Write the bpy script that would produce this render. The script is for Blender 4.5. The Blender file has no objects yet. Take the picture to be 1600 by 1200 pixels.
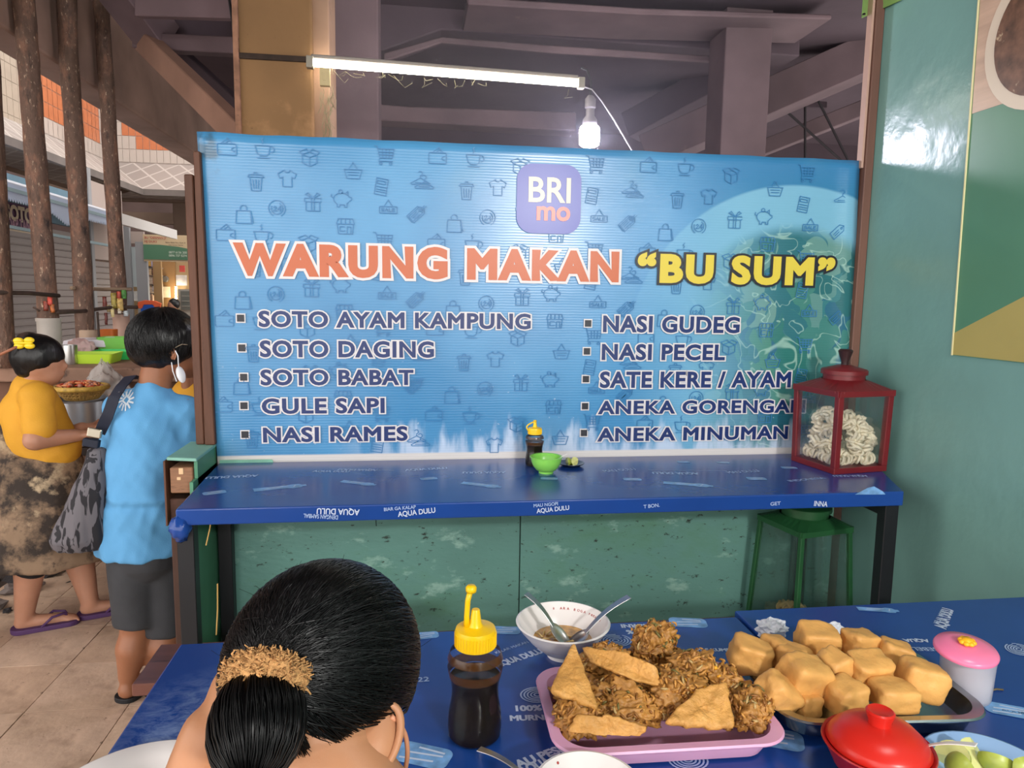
import bpy, bmesh, math, random
from math import sin, cos, pi, radians
from mathutils import Vector, Matrix, Euler, noise
random.seed(7)
SC = bpy.context.scene
COL = SC.collection
# ---------------------------------------------------------------- camera
F = 1109.0; YAW = radians(7.9); PIT = radians(7.0); ROLL = .015; H = 1.5
FW = Vector((sin(YAW)*cos(PIT), cos(YAW)*cos(PIT), -sin(PIT)))
_r = Vector((cos(YAW), -sin(YAW), 0)); _u = _r.cross(FW)
RT = cos(ROLL)*_r + sin(ROLL)*_u
UP = -sin(ROLL)*_r + cos(ROLL)*_u
cam = bpy.data.cameras.new('camera'); camo = bpy.data.objects.new('camera', cam); COL.objects.link(camo)
cam.sensor_width = 36; cam.lens = 36*F/1600; cam.clip_start = .05; cam.clip_end = 200
m = Matrix.Identity(4)
for i in range(3):
    m[i][0] = RT[i]; m[i][1] = UP[i]; m[i][2] = -FW[i]
m[2][3] = H
camo.matrix_world = m
SC.camera = camo
SC.view_settings.view_transform = 'Standard'; SC.view_settings.look = 'None'
SC.view_settings.gamma = 1; SC.view_settings.use_curve_mapping = False
SC.view_settings.exposure = 0.0
# ---------------------------------------------------------------- world and lamps of the place
W = bpy.data.worlds.new('sky'); SC.world = W; W.use_nodes = True
bg = W.node_tree.nodes['Background']; bg.inputs[0].default_value = (1.0, .96, .92, 1); bg.inputs[1].default_value = 3.4
def lamp(name, loc, energy, color, size, sizey=None, target=None, spread=None):
    l = bpy.data.lights.new(name, 'AREA'); l.energy = energy; l.color = color; l.size = size
    if sizey: l.shape = 'RECTANGLE'; l.size_y = sizey
    if spread: l.spread = spread
    o = bpy.data.objects.new(name, l); COL.objects.link(o); o.location = loc
    d = (Vector(target or (0.4, 2, .9)) - Vector(loc)).normalized()
    o.rotation_euler = d.to_track_quat('-Z', 'Y').to_euler()
    return o
lamp('stall_lamp', (1.25, -2.2, 2.42), 76, (1, .97, .93), .30, .12)
lamp('stall_lamp_side', (-1.3, -1.3, 2.5), 7, (1, .96, .92), .5, .2)
lamp('stall_lamp_overhead', (.9, .4, 2.75), 9, (1, .97, .93), .5, .15, target=(.8, 1.2, .8))
# ---------------------------------------------------------------- measuring helpers (photo pixel -> point on a plane of the place)
def ray(x, y):
    return FW + (x-800)/F*RT + (600-y)/F*UP
O = Vector((0, 0, H))
def aty(x, y, Y): d = ray(x, y); return O + d*(Y/d.y)
def atx(x, y, X): d = ray(x, y); return O + d*(X/d.x)
def atz(x, y, Z): d = ray(x, y); return O + d*((Z-H)/d.z)
# ---------------------------------------------------------------- materials
def lin(h):
    if not isinstance(h, str): return tuple(h)
    v = [int(h[i:i+2], 16)/255 for i in (0, 2, 4)]
    return tuple((c/12.92 if c <= .04045 else ((c+.055)/1.055)**2.4) for c in v)
MATS = {}
def M(name, hexc, rough=.6, metal=0, var=.0, scale=6, bump=0, bscale=40, dirt=None, trans=0, alpha=1, emit=None, estr=0,
      sss=0, coat=0, stretch=(1, 1, 1), spec=.5, ior=1.45, aniso=0, detail=4):
    if name in MATS: return MATS[name]
    m = bpy.data.materials.new(name); m.use_nodes = True; nt = m.node_tree; N = nt.nodes; L = nt.links
    b = N['Principled BSDF']; c = lin(hexc)
    b.inputs['Base Color'].default_value = (*c, 1); b.inputs['Roughness'].default_value = rough
    b.inputs['Metallic'].default_value = metal; b.inputs['Specular IOR Level'].default_value = spec
    b.inputs['Transmission Weight'].default_value = trans; b.inputs['Alpha'].default_value = alpha
    b.inputs['Coat Weight'].default_value = coat; b.inputs['IOR'].default_value = ior
    b.inputs['Coat Roughness'].default_value = .1; b.inputs['Anisotropic'].default_value = aniso
    if sss: b.inputs['Subsurface Weight'].default_value = sss; b.inputs['Subsurface Radius'].default_value = (.02, .01, .006); b.inputs['Subsurface Scale'].default_value = .5
    if emit: b.inputs['Emission Color'].default_value = (*lin(emit), 1); b.inputs['Emission Strength'].default_value = estr
    if var or dirt or bump:
        tc = N.new('ShaderNodeTexCoord'); mp = N.new('ShaderNodeMapping'); mp.inputs['Scale'].default_value = stretch
        L.new(tc.outputs['Object'], mp.inputs['Vector'])
        out = None
        if var:
            n = N.new('ShaderNodeTexNoise'); n.inputs['Scale'].default_value = scale; n.inputs['Detail'].default_value = detail; L.new(mp.outputs[0], n.inputs['Vector'])
            r = N.new('ShaderNodeValToRGB'); r.color_ramp.elements[0].position = .3; r.color_ramp.elements[1].position = .7
            r.color_ramp.elements[0].color = (*[x*(1-var) for x in c], 1); r.color_ramp.elements[1].color = (*[min(1, x*(1+var*.8)) for x in c], 1)
            L.new(n.outputs['Fac'], r.inputs[0]); out = r.outputs[0]
        for dd in (dirt or []):
            dc, amt, ds = dd[:3]
            n = N.new('ShaderNodeTexNoise'); n.inputs['Scale'].default_value = ds; n.inputs['Detail'].default_value = 6; n.inputs['Roughness'].default_value = .65; L.new(mp.outputs[0], n.inputs['Vector'])
            r = N.new('ShaderNodeMapRange'); p = .5+.25*(1-2*amt); r.inputs[1].default_value = p; r.inputs[2].default_value = p+(dd[3] if len(dd) > 3 else .08); L.new(n.outputs['Fac'], r.inputs[0])
            mx = N.new('ShaderNodeMix'); mx.data_type = 'RGBA'; L.new(r.outputs[0], mx.inputs[0])
            if out: L.new(out, mx.inputs[6])
            else: mx.inputs[6].default_value = (*c, 1)
            mx.inputs[7].default_value = (*lin(dc), 1); out = mx.outputs[2]
        if out: L.new(out, b.inputs['Base Color'])
        if bump:
            n = N.new('ShaderNodeTexNoise'); n.inputs['Scale'].default_value = bscale; n.inputs['Detail'].default_value = 5; L.new(mp.outputs[0], n.inputs['Vector'])
            bp = N.new('ShaderNodeBump'); bp.inputs['Strength'].default_value = 1; bp.inputs['Distance'].default_value = bump; L.new(n.outputs['Fac'], bp.inputs['Height']); L.new(bp.outputs[0], b.inputs['Normal'])
    MATS[name] = m; return m
# ---------------------------------------------------------------- object helpers
def link(o, parent=None):
    COL.objects.link(o)
    if parent is not None: o.parent = parent
    return o
def tag(o, label=None, cat=None, group=None, kind=None):
    if label: o['label'] = label
    if cat: o['category'] = cat
    if group: o['group'] = group
    if kind: o['kind'] = kind
    return o
def thing(name, label, cat, loc=(0, 0, 0), rotz=0, group=None):
    o = bpy.data.objects.new(name, None); o.empty_display_size = .05
    COL.objects.link(o); o.location = loc; o.rotation_euler = (0, 0, rotz)
    return tag(o, label, cat, group)
def struct(o): o['kind'] = 'structure'; return o
def dup(o, parent=None):
    c = o.copy(); COL.objects.link(c); c.parent = parent
    for ch in list(o.children): dup(ch, c)
    return c
class MB:
    def __init__(s): s.bm = bmesh.new(); s.T = Matrix.Identity(4); s.mi = 0
    def add(s, vs, fs):
        v = [s.bm.verts.new(s.T @ Vector(p)) for p in vs]
        for f in fs:
            try: s.bm.faces.new([v[i] for i in f]).material_index = s.mi
            except ValueError: pass
        return v
    def hexa(s, c8):
        return s.add(c8, [(0, 3, 2, 1), (4, 5, 6, 7), (0, 1, 5, 4), (1, 2, 6, 5), (2, 3, 7, 6), (3, 0, 4, 7)])
    def box(s, a, b):
        x0, y0, z0 = a; x1, y1, z1 = b
        return s.hexa([(x0, y0, z0), (x1, y0, z0), (x1, y1, z0), (x0, y1, z0), (x0, y0, z1), (x1, y0, z1), (x1, y1, z1), (x0, y1, z1)])
    def bar(s, p, q, w, h, up=(0, 0, 1)):
        p = Vector(p); q = Vector(q); d = (q-p).normalized(); x = d.cross(Vector(up))
        if x.length < 1e-4: x = d.cross(Vector((0, 1, 0)))
        x.normalize(); y = x.cross(d)
        c = []
        for e in (p, q):
            for i, j in ((-1, -1), (1, -1), (1, 1), (-1, 1)): c.append(e+x*i*w/2+y*j*h/2)
        return s.hexa(c)
    def tube(s, pts, r, n=8, cap=True, closed=False):
        pts = [Vector(p) for p in pts]; k = len(pts)
        rs = r if isinstance(r, (list, tuple)) else [r]*k
        rings = []; prev = None
        for i, p in enumerate(pts):
            if closed: d = pts[(i+1) % k]-pts[i-1]
            else: d = pts[min(i+1, k-1)]-pts[max(i-1, 0)]
            d.normalize()
            if prev is None:
                x = d.cross(Vector((0, 0, 1)))
                if x.length < .05: x = d.cross(Vector((0, 1, 0)))
            else: x = prev-d*prev.dot(d)
            x.normalize(); prev = x; y = d.cross(x)
            rings.append([s.bm.verts.new(s.T @ (p+(x*cos(2*pi*j/n)+y*sin(2*pi*j/n))*rs[i])) for j in range(n)])
        for i in range(k if closed else k-1):
            a = rings[i]; b = rings[(i+1) % k]
            for j in range(n):
                s.bm.faces.new((a[j], a[(j+1) % n], b[(j+1) % n], b[j])).material_index = s.mi
        if cap and not closed:
            for rg in (rings[0], rings[-1]):
                try: s.bm.faces.new(rg).material_index = s.mi
                except ValueError: pass
    def lathe(s, prof, n=32, c=(0, 0, 0), sx=1, sy=1):
        c = Vector(c); rings = []
        for r, z in prof:
            if r < 1e-6: rings.append([s.bm.verts.new(s.T @ (c+Vector((0, 0, z))))])
            else: rings.append([s.bm.verts.new(s.T @ (c+Vector((r*sx*cos(2*pi*j/n), r*sy*sin(2*pi*j/n), z)))) for j in range(n)])
        for a, b in zip(rings, rings[1:]):
            for j in range(n):
                k = (j+1) % n
                f = (a[j], a[k], b[k], b[j]) if len(a) > 1 and len(b) > 1 else ((a[0], b[k], b[j]) if len(b) > 1 else (a[j], a[k], b[0]))
                if len(a) == 1 and len(b) == 1: continue
                s.bm.faces.new(f).material_index = s.mi
    def prism(s, poly, z0, z1, f=lambda x, y, z: (x, y, z)):
        n = len(poly); v = [f(x, y, z0) for x, y in poly]+[f(x, y, z1) for x, y in poly]
        s.add(v, [tuple(range(n))[::-1], tuple(range(n, 2*n))]+[(i, (i+1) % n, n+(i+1) % n, n+i) for i in range(n)])
    def ell(s, c, r, rot=None, seg=24, rings=14):
        c = Vector(c); R = (rot or Matrix.Identity(3)); pr = []
        for i in range(rings+1):
            a = pi*i/rings; pr.append((sin(a), -cos(a)))
        T0 = s.T; s.T = T0 @ Matrix.Translation(c) @ R.to_4x4() @ Matrix.Diagonal((*r, 1))
        s.lathe([(x if x > 1e-4 else 0, z) for x, z in pr], seg); s.T = T0
    def capsule(s, p, q, r1, r2, n=14):
        p = Vector(p); q = Vector(q); d = q-p; L = d.length
        R = d.to_track_quat('Z', 'Y').to_matrix().to_4x4() if L > 1e-6 else Matrix.Identity(4)
        pr = [(0, -r1)]+[(r1*sin(a), -r1*cos(a)) for a in [pi/2*k/4 for k in range(1, 5)]]+[(r2*cos(a), L+r2*sin(a)) for a in [pi/2*k/4 for k in range(0, 4)]]+[(0, L+r2)]
        T0 = s.T; s.T = T0 @ Matrix.Translation(p) @ R; s.lathe(pr, n); s.T = T0
    def build(s, name, mat, parent=None, smooth=False, bev=0, seg=2, sub=0, mats=None, angle=None):
        bmesh.ops.remove_doubles(s.bm, verts=s.bm.verts, dist=1e-6)
        bmesh.ops.recalc_face_normals(s.bm, faces=s.bm.faces)
        me = bpy.data.meshes.new(name); s.bm.to_mesh(me); s.bm.free()
        for mm in ([mat] if mat else [])+(mats or []): me.materials.append(mm)
        o = bpy.data.objects.new(name, me); link(o, parent)
        if bev:
            b = o.modifiers.new('bevel', 'BEVEL'); b.width = bev; b.segments = seg; b.limit_method = 'ANGLE'; b.angle_limit = radians(40)
        if sub:
            b = o.modifiers.new('sub', 'SUBSURF'); b.levels = b.render_levels = sub
        if smooth:
            me.shade_smooth()
            if angle or bev:
                try: me.set_sharp_from_angle(angle=radians(angle or 50))
                except Exception: pass
        return o
def bake(o):
    dg = bpy.context.evaluated_depsgraph_get(); dg.update()
    me = bpy.data.meshes.new_from_object(o.evaluated_get(dg)); o.modifiers.clear(); o.data = me; return o
def blob(name, fill, voxel, mat, parent=None, it=6, disp=None, fac=.5):
    """one continuous surface from overlapping shapes"""
    mb = MB(); fill(mb)
    for f in mb.bm.faces: f.smooth = True
    o = mb.build(name, mat, parent)
    r = o.modifiers.new('r', 'REMESH'); r.mode = 'VOXEL'; r.voxel_size = voxel; r.use_smooth_shade = True
    if it:
        q = o.modifiers.new('s', 'SMOOTH'); q.iterations = it; q.factor = fac
    bake(o)
    if disp:
        me = o.data; ns = [v.normal.copy() for v in me.vertices]
        for v, n in zip(me.vertices, ns): v.co += n*disp(v.co)
    o.data.shade_smooth()
    return o
def nz(p, s=1, off=0): return noise.noise(Vector((p[0]*s+off, p[1]*s+off*.7, p[2]*s-off*.3)))
# text as thin mesh fitted into a box of the plane (u right, v up)
_TC = {}
def text_mesh(body, w=0, shear=0, spacing=1):
    """letters as a flat mesh; w > 0 adds a border of that width round every letter"""
    key = (body, shear, spacing)
    if key not in _TC:
        cu = bpy.data.curves.new('t', 'FONT'); cu.body = body; cu.shear = shear; cu.space_character = spacing; cu.resolution_u = 4
        o = bpy.data.objects.new('t', cu); COL.objects.link(o)
        dg = bpy.context.evaluated_depsgraph_get(); dg.update()
        me = bpy.data.meshes.new_from_object(o.evaluated_get(dg)); bpy.data.objects.remove(o); bpy.data.curves.remove(cu)
        bm = bmesh.new(); bm.from_mesh(me); bmesh.ops.remove_doubles(bm, verts=bm.verts, dist=1e-4)
        V = [v.co.copy() for v in bm.verts]; bm.verts.index_update()
        Fs = [[v.index for v in f.verts] for f in bm.faces]
        Es = []; nxt = {}
        for e in bm.edges:
            if len(e.link_faces) == 1:
                l = e.link_loops[0]; a, b = l.vert.index, l.link_loop_next.vert.index
                if l.face.normal.z < 0: a, b = b, a
                if (V[b]-V[a]).length > 1e-6: Es.append((a, b))
        bm.free(); _TC[key] = (V, Fs, Es)
    V, Fs, Es = _TC[key]
    vs = [tuple(v) for v in V]; fs = [tuple(f) for f in Fs]
    if w:
        N_of = lambda i, j: Vector((V[j].y-V[i].y, V[i].x-V[j].x, 0)).normalized()
        inn = {}; out = {}
        for i, j in Es: out.setdefault(i, []).append(N_of(i, j)); inn.setdefault(j, []).append(N_of(i, j))
        def off(v, n):
            o_ = [q for q in inn.get(v, [])+out.get(v, [])]
            if len(o_) == 2:
                m_ = o_[0]+o_[1]; k = 1+o_[0].dot(o_[1]); m_ = m_/max(k, .12)
                if m_.length > 1.9: m_ = m_.normalized()*1.9
                return V[v]+m_*w
            return V[v]+n*w
        for i, j in Es:
            n = N_of(i, j); k = len(vs); z = Vector((0, 0, -1-(k//4) % 41))
            vs += [tuple(V[i]+z), tuple(V[j]+z), tuple(off(j, n)+z), tuple(off(i, n)+z)]; fs.append((k+3, k+2, k+1, k))
    me = bpy.data.meshes.new('lettering'); me.from_pydata(vs, [], fs); return me
def text_obj(name, body, mat, org, u, v, parent, w=None, h=None, offset=0, ref_offset=None, shear=0, lift=0, spacing=1):
    """org = lower-left corner, u/v unit vectors; w,h = fitted size of the lettering drawn with border ref_offset"""
    me = text_mesh(body, offset, shear, spacing)
    rf = me if ref_offset is None or ref_offset == offset else text_mesh(body, ref_offset, shear, spacing)
    xs = [q.co.x for q in rf.vertices]; ys = [q.co.y for q in rf.vertices]
    x0, x1, y0, y1 = min(xs), max(xs), min(ys), max(ys)
    sx = (w/(x1-x0)) if w else None; sy = (h/(y1-y0)) if h else sx
    if sx is None: sx = sy
    u = Vector(u).normalized(); v = Vector(v).normalized(); n = u.cross(v); org = Vector(org)
    for q in me.vertices:
        a = (q.co.x-x0)*sx; b = (q.co.y-y0)*sy
        q.co = org+u*a+v*b+n*(lift+q.co.z*.5e-5)
    me.materials.clear(); me.materials.append(mat); me.name = name
    o = bpy.data.objects.new(name, me); link(o, parent); return o
def split_words(o, n):
    """one object per word of a lettering mesh"""
    if n < 2: return [o]
    me = o.data; cs = [[v.co.copy() for v in me.vertices], [tuple(p.vertices) for p in me.polygons]]
    iv = sorted((min(cs[0][i].x for i in f), max(cs[0][i].x for i in f)) for f in cs[1])
    mg = [list(iv[0])]
    for a, b in iv[1:]:
        if a <= mg[-1][1]+1e-5: mg[-1][1] = max(mg[-1][1], b)
        else: mg.append([a, b])
    gaps = sorted(range(len(mg)-1), key=lambda i: mg[i][1]-mg[i+1][0])[:n-1]
    cuts = sorted((mg[i][1]+mg[i+1][0])/2 for i in gaps); out = []
    for k in range(n):
        lo = cuts[k-1] if k else -1e9; hi = cuts[k] if k < n-1 else 1e9
        fs = [f for f in cs[1] if lo < cs[0][f[0]].x < hi]; ids = sorted({i for f in fs for i in f}); mp = {i: j for j, i in enumerate(ids)}
        m2 = bpy.data.meshes.new(me.name); m2.from_pydata([cs[0][i] for i in ids], [], [tuple(mp[i] for i in f) for f in fs])
        for mt in me.materials: m2.materials.append(mt)
        q = bpy.data.objects.new(o.name.split('.')[0], m2); link(q, o.parent); out.append(q)
    bpy.data.objects.remove(o); return out
def strokes(mb, polylines, width, f):
    """flat ribbons for line drawings; f maps (x,y) to a point"""
    for pl in polylines:
        for (ax, ay), (bx, by) in zip(pl, pl[1:]):
            dx, dy = bx-ax, by-ay; L = math.hypot(dx, dy) or 1e-6
            ex, ey = dx/L*width/2, dy/L*width/2; nx, ny = -ey, ex
            q = [Vector(f(ax-ex+nx, ay-ey+ny)), Vector(f(ax-ex-nx, ay-ey-ny)), Vector(f(bx+ex-nx, by+ey-ny)), Vector(f(bx+ex+nx, by+ey+ny))]
            o = (q[1]-q[0]).cross(q[2]-q[1]); o = o.normalized()*(len(mb.bm.verts)//4 % 29)*1.2e-5
            mb.add([v+o for v in q], [(0, 1, 2, 3)])
def arc(cx, cy, rx, ry, a0, a1, n=10):
    return [(cx+rx*cos(radians(a0+(a1-a0)*i/n)), cy+ry*sin(radians(a0+(a1-a0)*i/n))) for i in range(n+1)]
def rrect(x0, y0, x1, y1, r, n=6):
    p = []
    for cx, cy, a in ((x1-r, y1-r, 0), (x0+r, y1-r, 90), (x0+r, y0+r, 180), (x1-r, y0+r, 270)):
        p += [(cx+r*cos(radians(a+90*i/n)), cy+r*sin(radians(a+90*i/n))) for i in range(n+1)]
    return p
# ================================================================ SETTING
D = 2.46        # front face of the banner wall
XR = 1.64       # right wall
def copies(name, me, mats, places, parent):
    for i, T in enumerate(places):
        o = bpy.data.objects.new(name, me); link(o, parent); o.matrix_local = T
# floor: base slab and single tiles
mb = MB(); mb.box((-9, -3.5, -.2), (4, 16, -.012)); floor = struct(mb.build('floor', M('grout', '3c302a', .9)))
tile_mats = [M('tile%d' % i, h, .38, var=.16, scale=9, bump=.002, bscale=30, dirt=[('8f7765', .5, 5, .2), ('5c4836', .24, 24, .08)], spec=.4) for i, h in enumerate(('c0a590', 'c6ab94', 'b89c86'))]
tx, ty = .3475, .342
def tile_mesh(k):
    mb = MB(); mb.box((.002, .002, -.012), (tx-.002, ty-.002, 0)); o = mb.build('floor_tile', tile_mats[k], bev=.002, seg=1)
    me = o.data; bpy.data.objects.remove(o); return me
tm = [tile_mesh(k) for k in range(3)]
for i in range(-10, 8):
    for j in range(-8, 14):
        X = -1.036+i*tx; Y = 2.585+j*ty
        if Y < .3 and X > -1: pass
        if X < -1.75+(0 if Y < 3.3 else -.0) and Y > 2.4 and X+tx < -1.75: continue
        if Y > 6.2: continue
        o = bpy.data.objects.new('floor_tile', tm[random.randrange(3)]); link(o, floor); o.location = (X, Y, random.uniform(-.001, .001))
# rough dark gutter strip beside the tiles
mb = MB()
N = 40
for i in range(N):
    for j in range(16):
        pass
g = [[None]*17 for _ in range(N+1)]
for i in range(N+1):
    for j in range(17):
        x = -3.2+j*.095; y = .8+i*.1
        g[i][j] = mb.bm.verts.new((x, y, -.03+.05*nz((x, y, 0), 6)+.03*nz((x, y, 3), 17)))
for i in range(N):
    for j in range(16): mb.bm.faces.new((g[i][j], g[i][j+1], g[i+1][j+1], g[i+1][j]))
gut = mb.build('ash_ground', M('ash', '4a423e', .95, var=.5, scale=14, bump=.01, bscale=60), smooth=True); struct(gut)
# right wall
rw_m = M('green_paint_smooth', '769f98', .23, var=.06, scale=2.5, bump=.005, bscale=7, dirt=[('4a5a3a', .10, 9)], spec=.4)
mb = MB(); mb.box((XR, -3.5, 0), (XR+.08, 2.47, 3.6)); wr = struct(mb.build('wall_right', rw_m))
# back partition: green boards below, carcase above
pl_m = M('green_ply', '5f8c83', .5, var=.13, scale=5, bump=.0015, bscale=60, stretch=(.5, 1, 1), dirt=[('527f62', .5, 2.5, .2), ('8ab0a4', .34, 9), ('24302a', .25, 34, .06), ('2c3a30', .22, 80, .06)])
mb = MB(); mb.box((-.68, D+.012, 0), (XR, D+.06, 2.0)); wb = struct(mb.build('wall_back', M('dark_wood', '3a2a22', .8, var=.3, scale=8)))
xs = aty(812, 860, D).x
for k, (a, b) in enumerate(((-.655, xs-.002), (xs+.002, xs+1.22))):
    mb = MB(); mb.box((a, D-.006 if not k else D-.003, .02), (min(b, XR), D+.012, .925)); mb.build('panel', pl_m, wb, bev=.001, seg=1)
# crack lines in the board
mb = MB(); c0 = aty(583, 792, D-.007); c1 = aty(588, 822, D-.007); mb.tube([c0, (c0+c1)/2+Vector((.003, 0, 0)), c1], .0012, 4); mb.build('crack', M('black', '0c0c0c', .8), wb)
# stub wall at the left end
st = struct(thing('wall_left', None, None, (0, 0, 0)))
del_keys = [k for k in ('label', 'category') if k in st.keys()]
gp = M('green_stub', '7fb3a4', .5, var=.12, scale=6, dirt=[('3c5a4c', .12, 16)])
mb = MB(); mb.box((-.672, 2.2, 0), (-.662, D, .93)); mb.box((-.672, 2.25, .9), (-.662, D, .985)); mb.build('side_board', M('green_side', '4f8a6c', .5, var=.15, scale=6, dirt=[('27362c', .15, 14)]), st)
mb = MB(); mb.hexa([(-.755, 2.26, .985), (-.660, 2.235, .985), (-.660, 2.50, .985), (-.755, 2.50, .985), (-.755, 2.26, .995), (-.660, 2.235, .995), (-.660, 2.50, .995), (-.755, 2.50, .995)]); mb.build('cap_board', gp, st, bev=.002, seg=1)
wood = M('old_wood', '5a3828', .6, var=.3, scale=7, stretch=(3, 3, .5), bump=.001, bscale=60, dirt=[('2c1a12', .2, 9)])
mb = MB(); mb.box((-.755, 2.27, 0), (-.672, 2.33, .86)); mb.build('stud', M('stud_wood', '4a3026', .7, var=.3, scale=7, stretch=(3, 3, .5), dirt=[('1c120e', .3, 9)]), st, bev=.003, seg=1)
mb = MB(); mb.box((-.742, 2.245, .885), (-.675, 2.46, .965)); mb.build('block', M('block_wood', '8a6248', .6, var=.2, scale=20, stretch=(1, 1, 6), dirt=[('5a3826', .3, 14)]), st, bev=.003, seg=1)
mb = MB(); mb.box((-.762, 2.25, .78), (-.756, 2.5, .985)); mb.build('outer_board', wood, st, bev=.001, seg=1)
mb = MB()
for k, (a, b, q) in enumerate((((-.716, 2.243, .944), .014, .02), ((-.722, 2.243, .926), .012, .01))): mb.box((a[0], a[1], a[2]), (a[0]+b, a[1]+.004, a[2]+q))
mb.build('chip', M('chip_wood', 'd8b48c', .7), st, bev=.002)
# posts at the banner's edges
mb = MB(); a, b, c, d = aty(306, 690, 2.44), aty(319, 690, 2.44), aty(287, 272, 2.44), aty(301, 272, 2.44); a.z = b.z = .996; k_ = Vector((0, .055, 0)); mb.hexa([a, b, b+k_, a+k_, c, d, d+k_, c+k_])
o = mb.build('trim_1', wood, bev=.003, seg=1); struct(o)
mb = MB(); a, b, c, d = aty(319.6, 690, 2.43), aty(336, 690, 2.43), aty(301.6, 236, 2.43), aty(312, 236, 2.43); a.z = b.z = .996; mb.hexa([a, b, b+k_, a+k_, c, d, d+k_, c+k_])
o = mb.build('trim_2', wood, bev=.003, seg=1); struct(o)
mb = MB(); mb.box((1.607, 2.43, .93), (XR-.001, 2.47, 3.3)); struct(mb.build('trim_3', M('brown_strip', '6a4a3e', .55, var=.2, scale=6, stretch=(2, 2, .4)), bev=.003, seg=1))
mb = MB(); mb.box((1.597, 2.44, 1.98), (1.606, 2.47, 3.3)); struct(mb.build('trim_4', M('pale_strip', 'b09080', .6), bev=.001, seg=1))
# ---- market roof structure above and behind
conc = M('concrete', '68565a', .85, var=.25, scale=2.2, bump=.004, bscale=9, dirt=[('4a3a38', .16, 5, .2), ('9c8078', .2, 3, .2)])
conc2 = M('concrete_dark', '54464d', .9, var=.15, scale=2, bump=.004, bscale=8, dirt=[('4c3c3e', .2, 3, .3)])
conc3 = M('concrete_ochre', '80603f', .85, var=.14, scale=2.5, bump=.003, bscale=30, dirt=[('57402e', .16, 45, .05), ('b18660', .3, 2, .2)])
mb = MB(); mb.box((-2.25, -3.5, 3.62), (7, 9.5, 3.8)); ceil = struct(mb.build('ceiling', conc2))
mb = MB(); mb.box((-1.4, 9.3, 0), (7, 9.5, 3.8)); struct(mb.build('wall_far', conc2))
mb = MB(); mb.box((6.9, 2.6, 0), (7, 9.5, 3.8)); struct(mb.build('wall_far_right', conc2))
def beam(a, b, w, h, mat=conc, name='beam'):
    mb = MB(); mb.bar(a, b, w, h); return mb.build(name, mat, ceil, bev=.006, seg=1)
# long edge beam with haunch along the aisle (runs away from the camera)
mb = MB(); mb.box((-2.55, -3.4, 2.965), (-2.29, 9.3, 3.7)); mb.build('edge_beam', M('beam_brown', 'a08274', .85, var=.25, scale=2.2, bump=.004, bscale=9, dirt=[('4a3832', .2, 4, .2), ('a07a62', .2, 3, .2)]), ceil, bev=.02)
# pillar in front plane of the tube lamp
a = aty(372, 150, 3.42); b = aty(487, 150, 3.42)
mb = MB(); mb.box((a.x, 3.42, 0), (b.x+.005, 3.62, 3.62)); pil = struct(mb.build('pillar_1', conc3, bev=.008))
mb = MB(); mb.box((b.x, 3.47, 0), (b.x+.075, 3.75, 3.62)); mb.build('pillar_flange', M('concrete_pale', '9a7b66', .85, var=.15, scale=6, dirt=[('3a2c24', .2, 16)]), pil, bev=.005)
q = aty(380, 88, 3.42); mb = MB(); mb.box((a.x-.01, 3.405, q.z-.012), (b.x+.01, 3.42, q.z+.012)); mb.build('joint', M('soot', '33261f', .9, var=.4, scale=20), pil, bev=.003)
mb = MB(); mb.box((a.x-.012, 3.40, 2.0), (a.x+.012, 3.43, 3.62)); mb.build('corner_bead', M('bead', '8a6450', .9, var=.3, scale=20, dirt=[('3a2c24', .3, 30)]), pil, bev=.004)
# second pillar, and the post on the right
a = aty(518, 150, 4.6); b = aty(592, 150, 4.6)
mb = MB(); mb.box((a.x, 4.6, 0), (b.x, 4.95, 3.62)); struct(mb.build('pillar_2', conc, bev=.01))
a = aty(1128, 180, 5.2); b = aty(1200, 180, 5.2)
mb = MB(); mb.box((a.x, 5.2, 0), (b.x, 5.5, 3.62)); struct(mb.build('pillar_3', conc, bev=.01))
def seg(p, q, Y0, Y1, w, h, mat=conc): beam(aty(*p, Y0), aty(*q, Y1), w, h, mat)
# haunched cross beam
Y = 5.6
def wallpoly(pts, Y, t, mat, name='beam'):
    mb = MB(); v = [aty(x, y, Y) for x, y in pts]; n = len(v)
    mb.add(v+[p+Vector((0, t, 0)) for p in v], [tuple(range(n)), tuple(range(n, 2*n))[::-1]]+[(i, (i+1) % n, n+(i+1) % n, n+i) for i in range(n)])
    return mb.build(name, mat, ceil, bev=.01, seg=1)
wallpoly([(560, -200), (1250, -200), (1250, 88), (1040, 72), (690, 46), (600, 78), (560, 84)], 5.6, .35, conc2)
wallpoly([(600, 82), (690, 57), (860, 70), (1130, 88), (1130, 98), (860, 82), (690, 66), (600, 96)], 5.56, .04, conc)  # lighter strip on the cross beam: its lit edge put into colour
wallpoly([(730, -6), (1000, 12), (1300, 22), (1300, 30), (1000, 22), (730, 6)], 5.0, .5, conc)
wallpoly([(560, 160), (640, 166), (900, 175), (900, 205), (640, 190), (560, 186)], 6.4, .25, conc)
seg((1010, 240), (1420, 60), 6.6, 5.6, .28, .30, conc)
seg((985, 200), (1400, -25), 7.4, 5.9, .30, .26, conc2)
seg((1120, 260), (1500, 110), 6.9, 6.0, .12, .14, conc)
seg((1190, 160), (1290, 165), 6.6, 6.6, .06, .06, conc2)
for p, q in (((1258, 150), (1258, 260)), ((1275, 150), (1325, 250)), ((1230, 175), (1330, 265))): seg(p, q, 6.2, 6.2, .02, .02, M('rod', '2a2428', .7))
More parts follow.
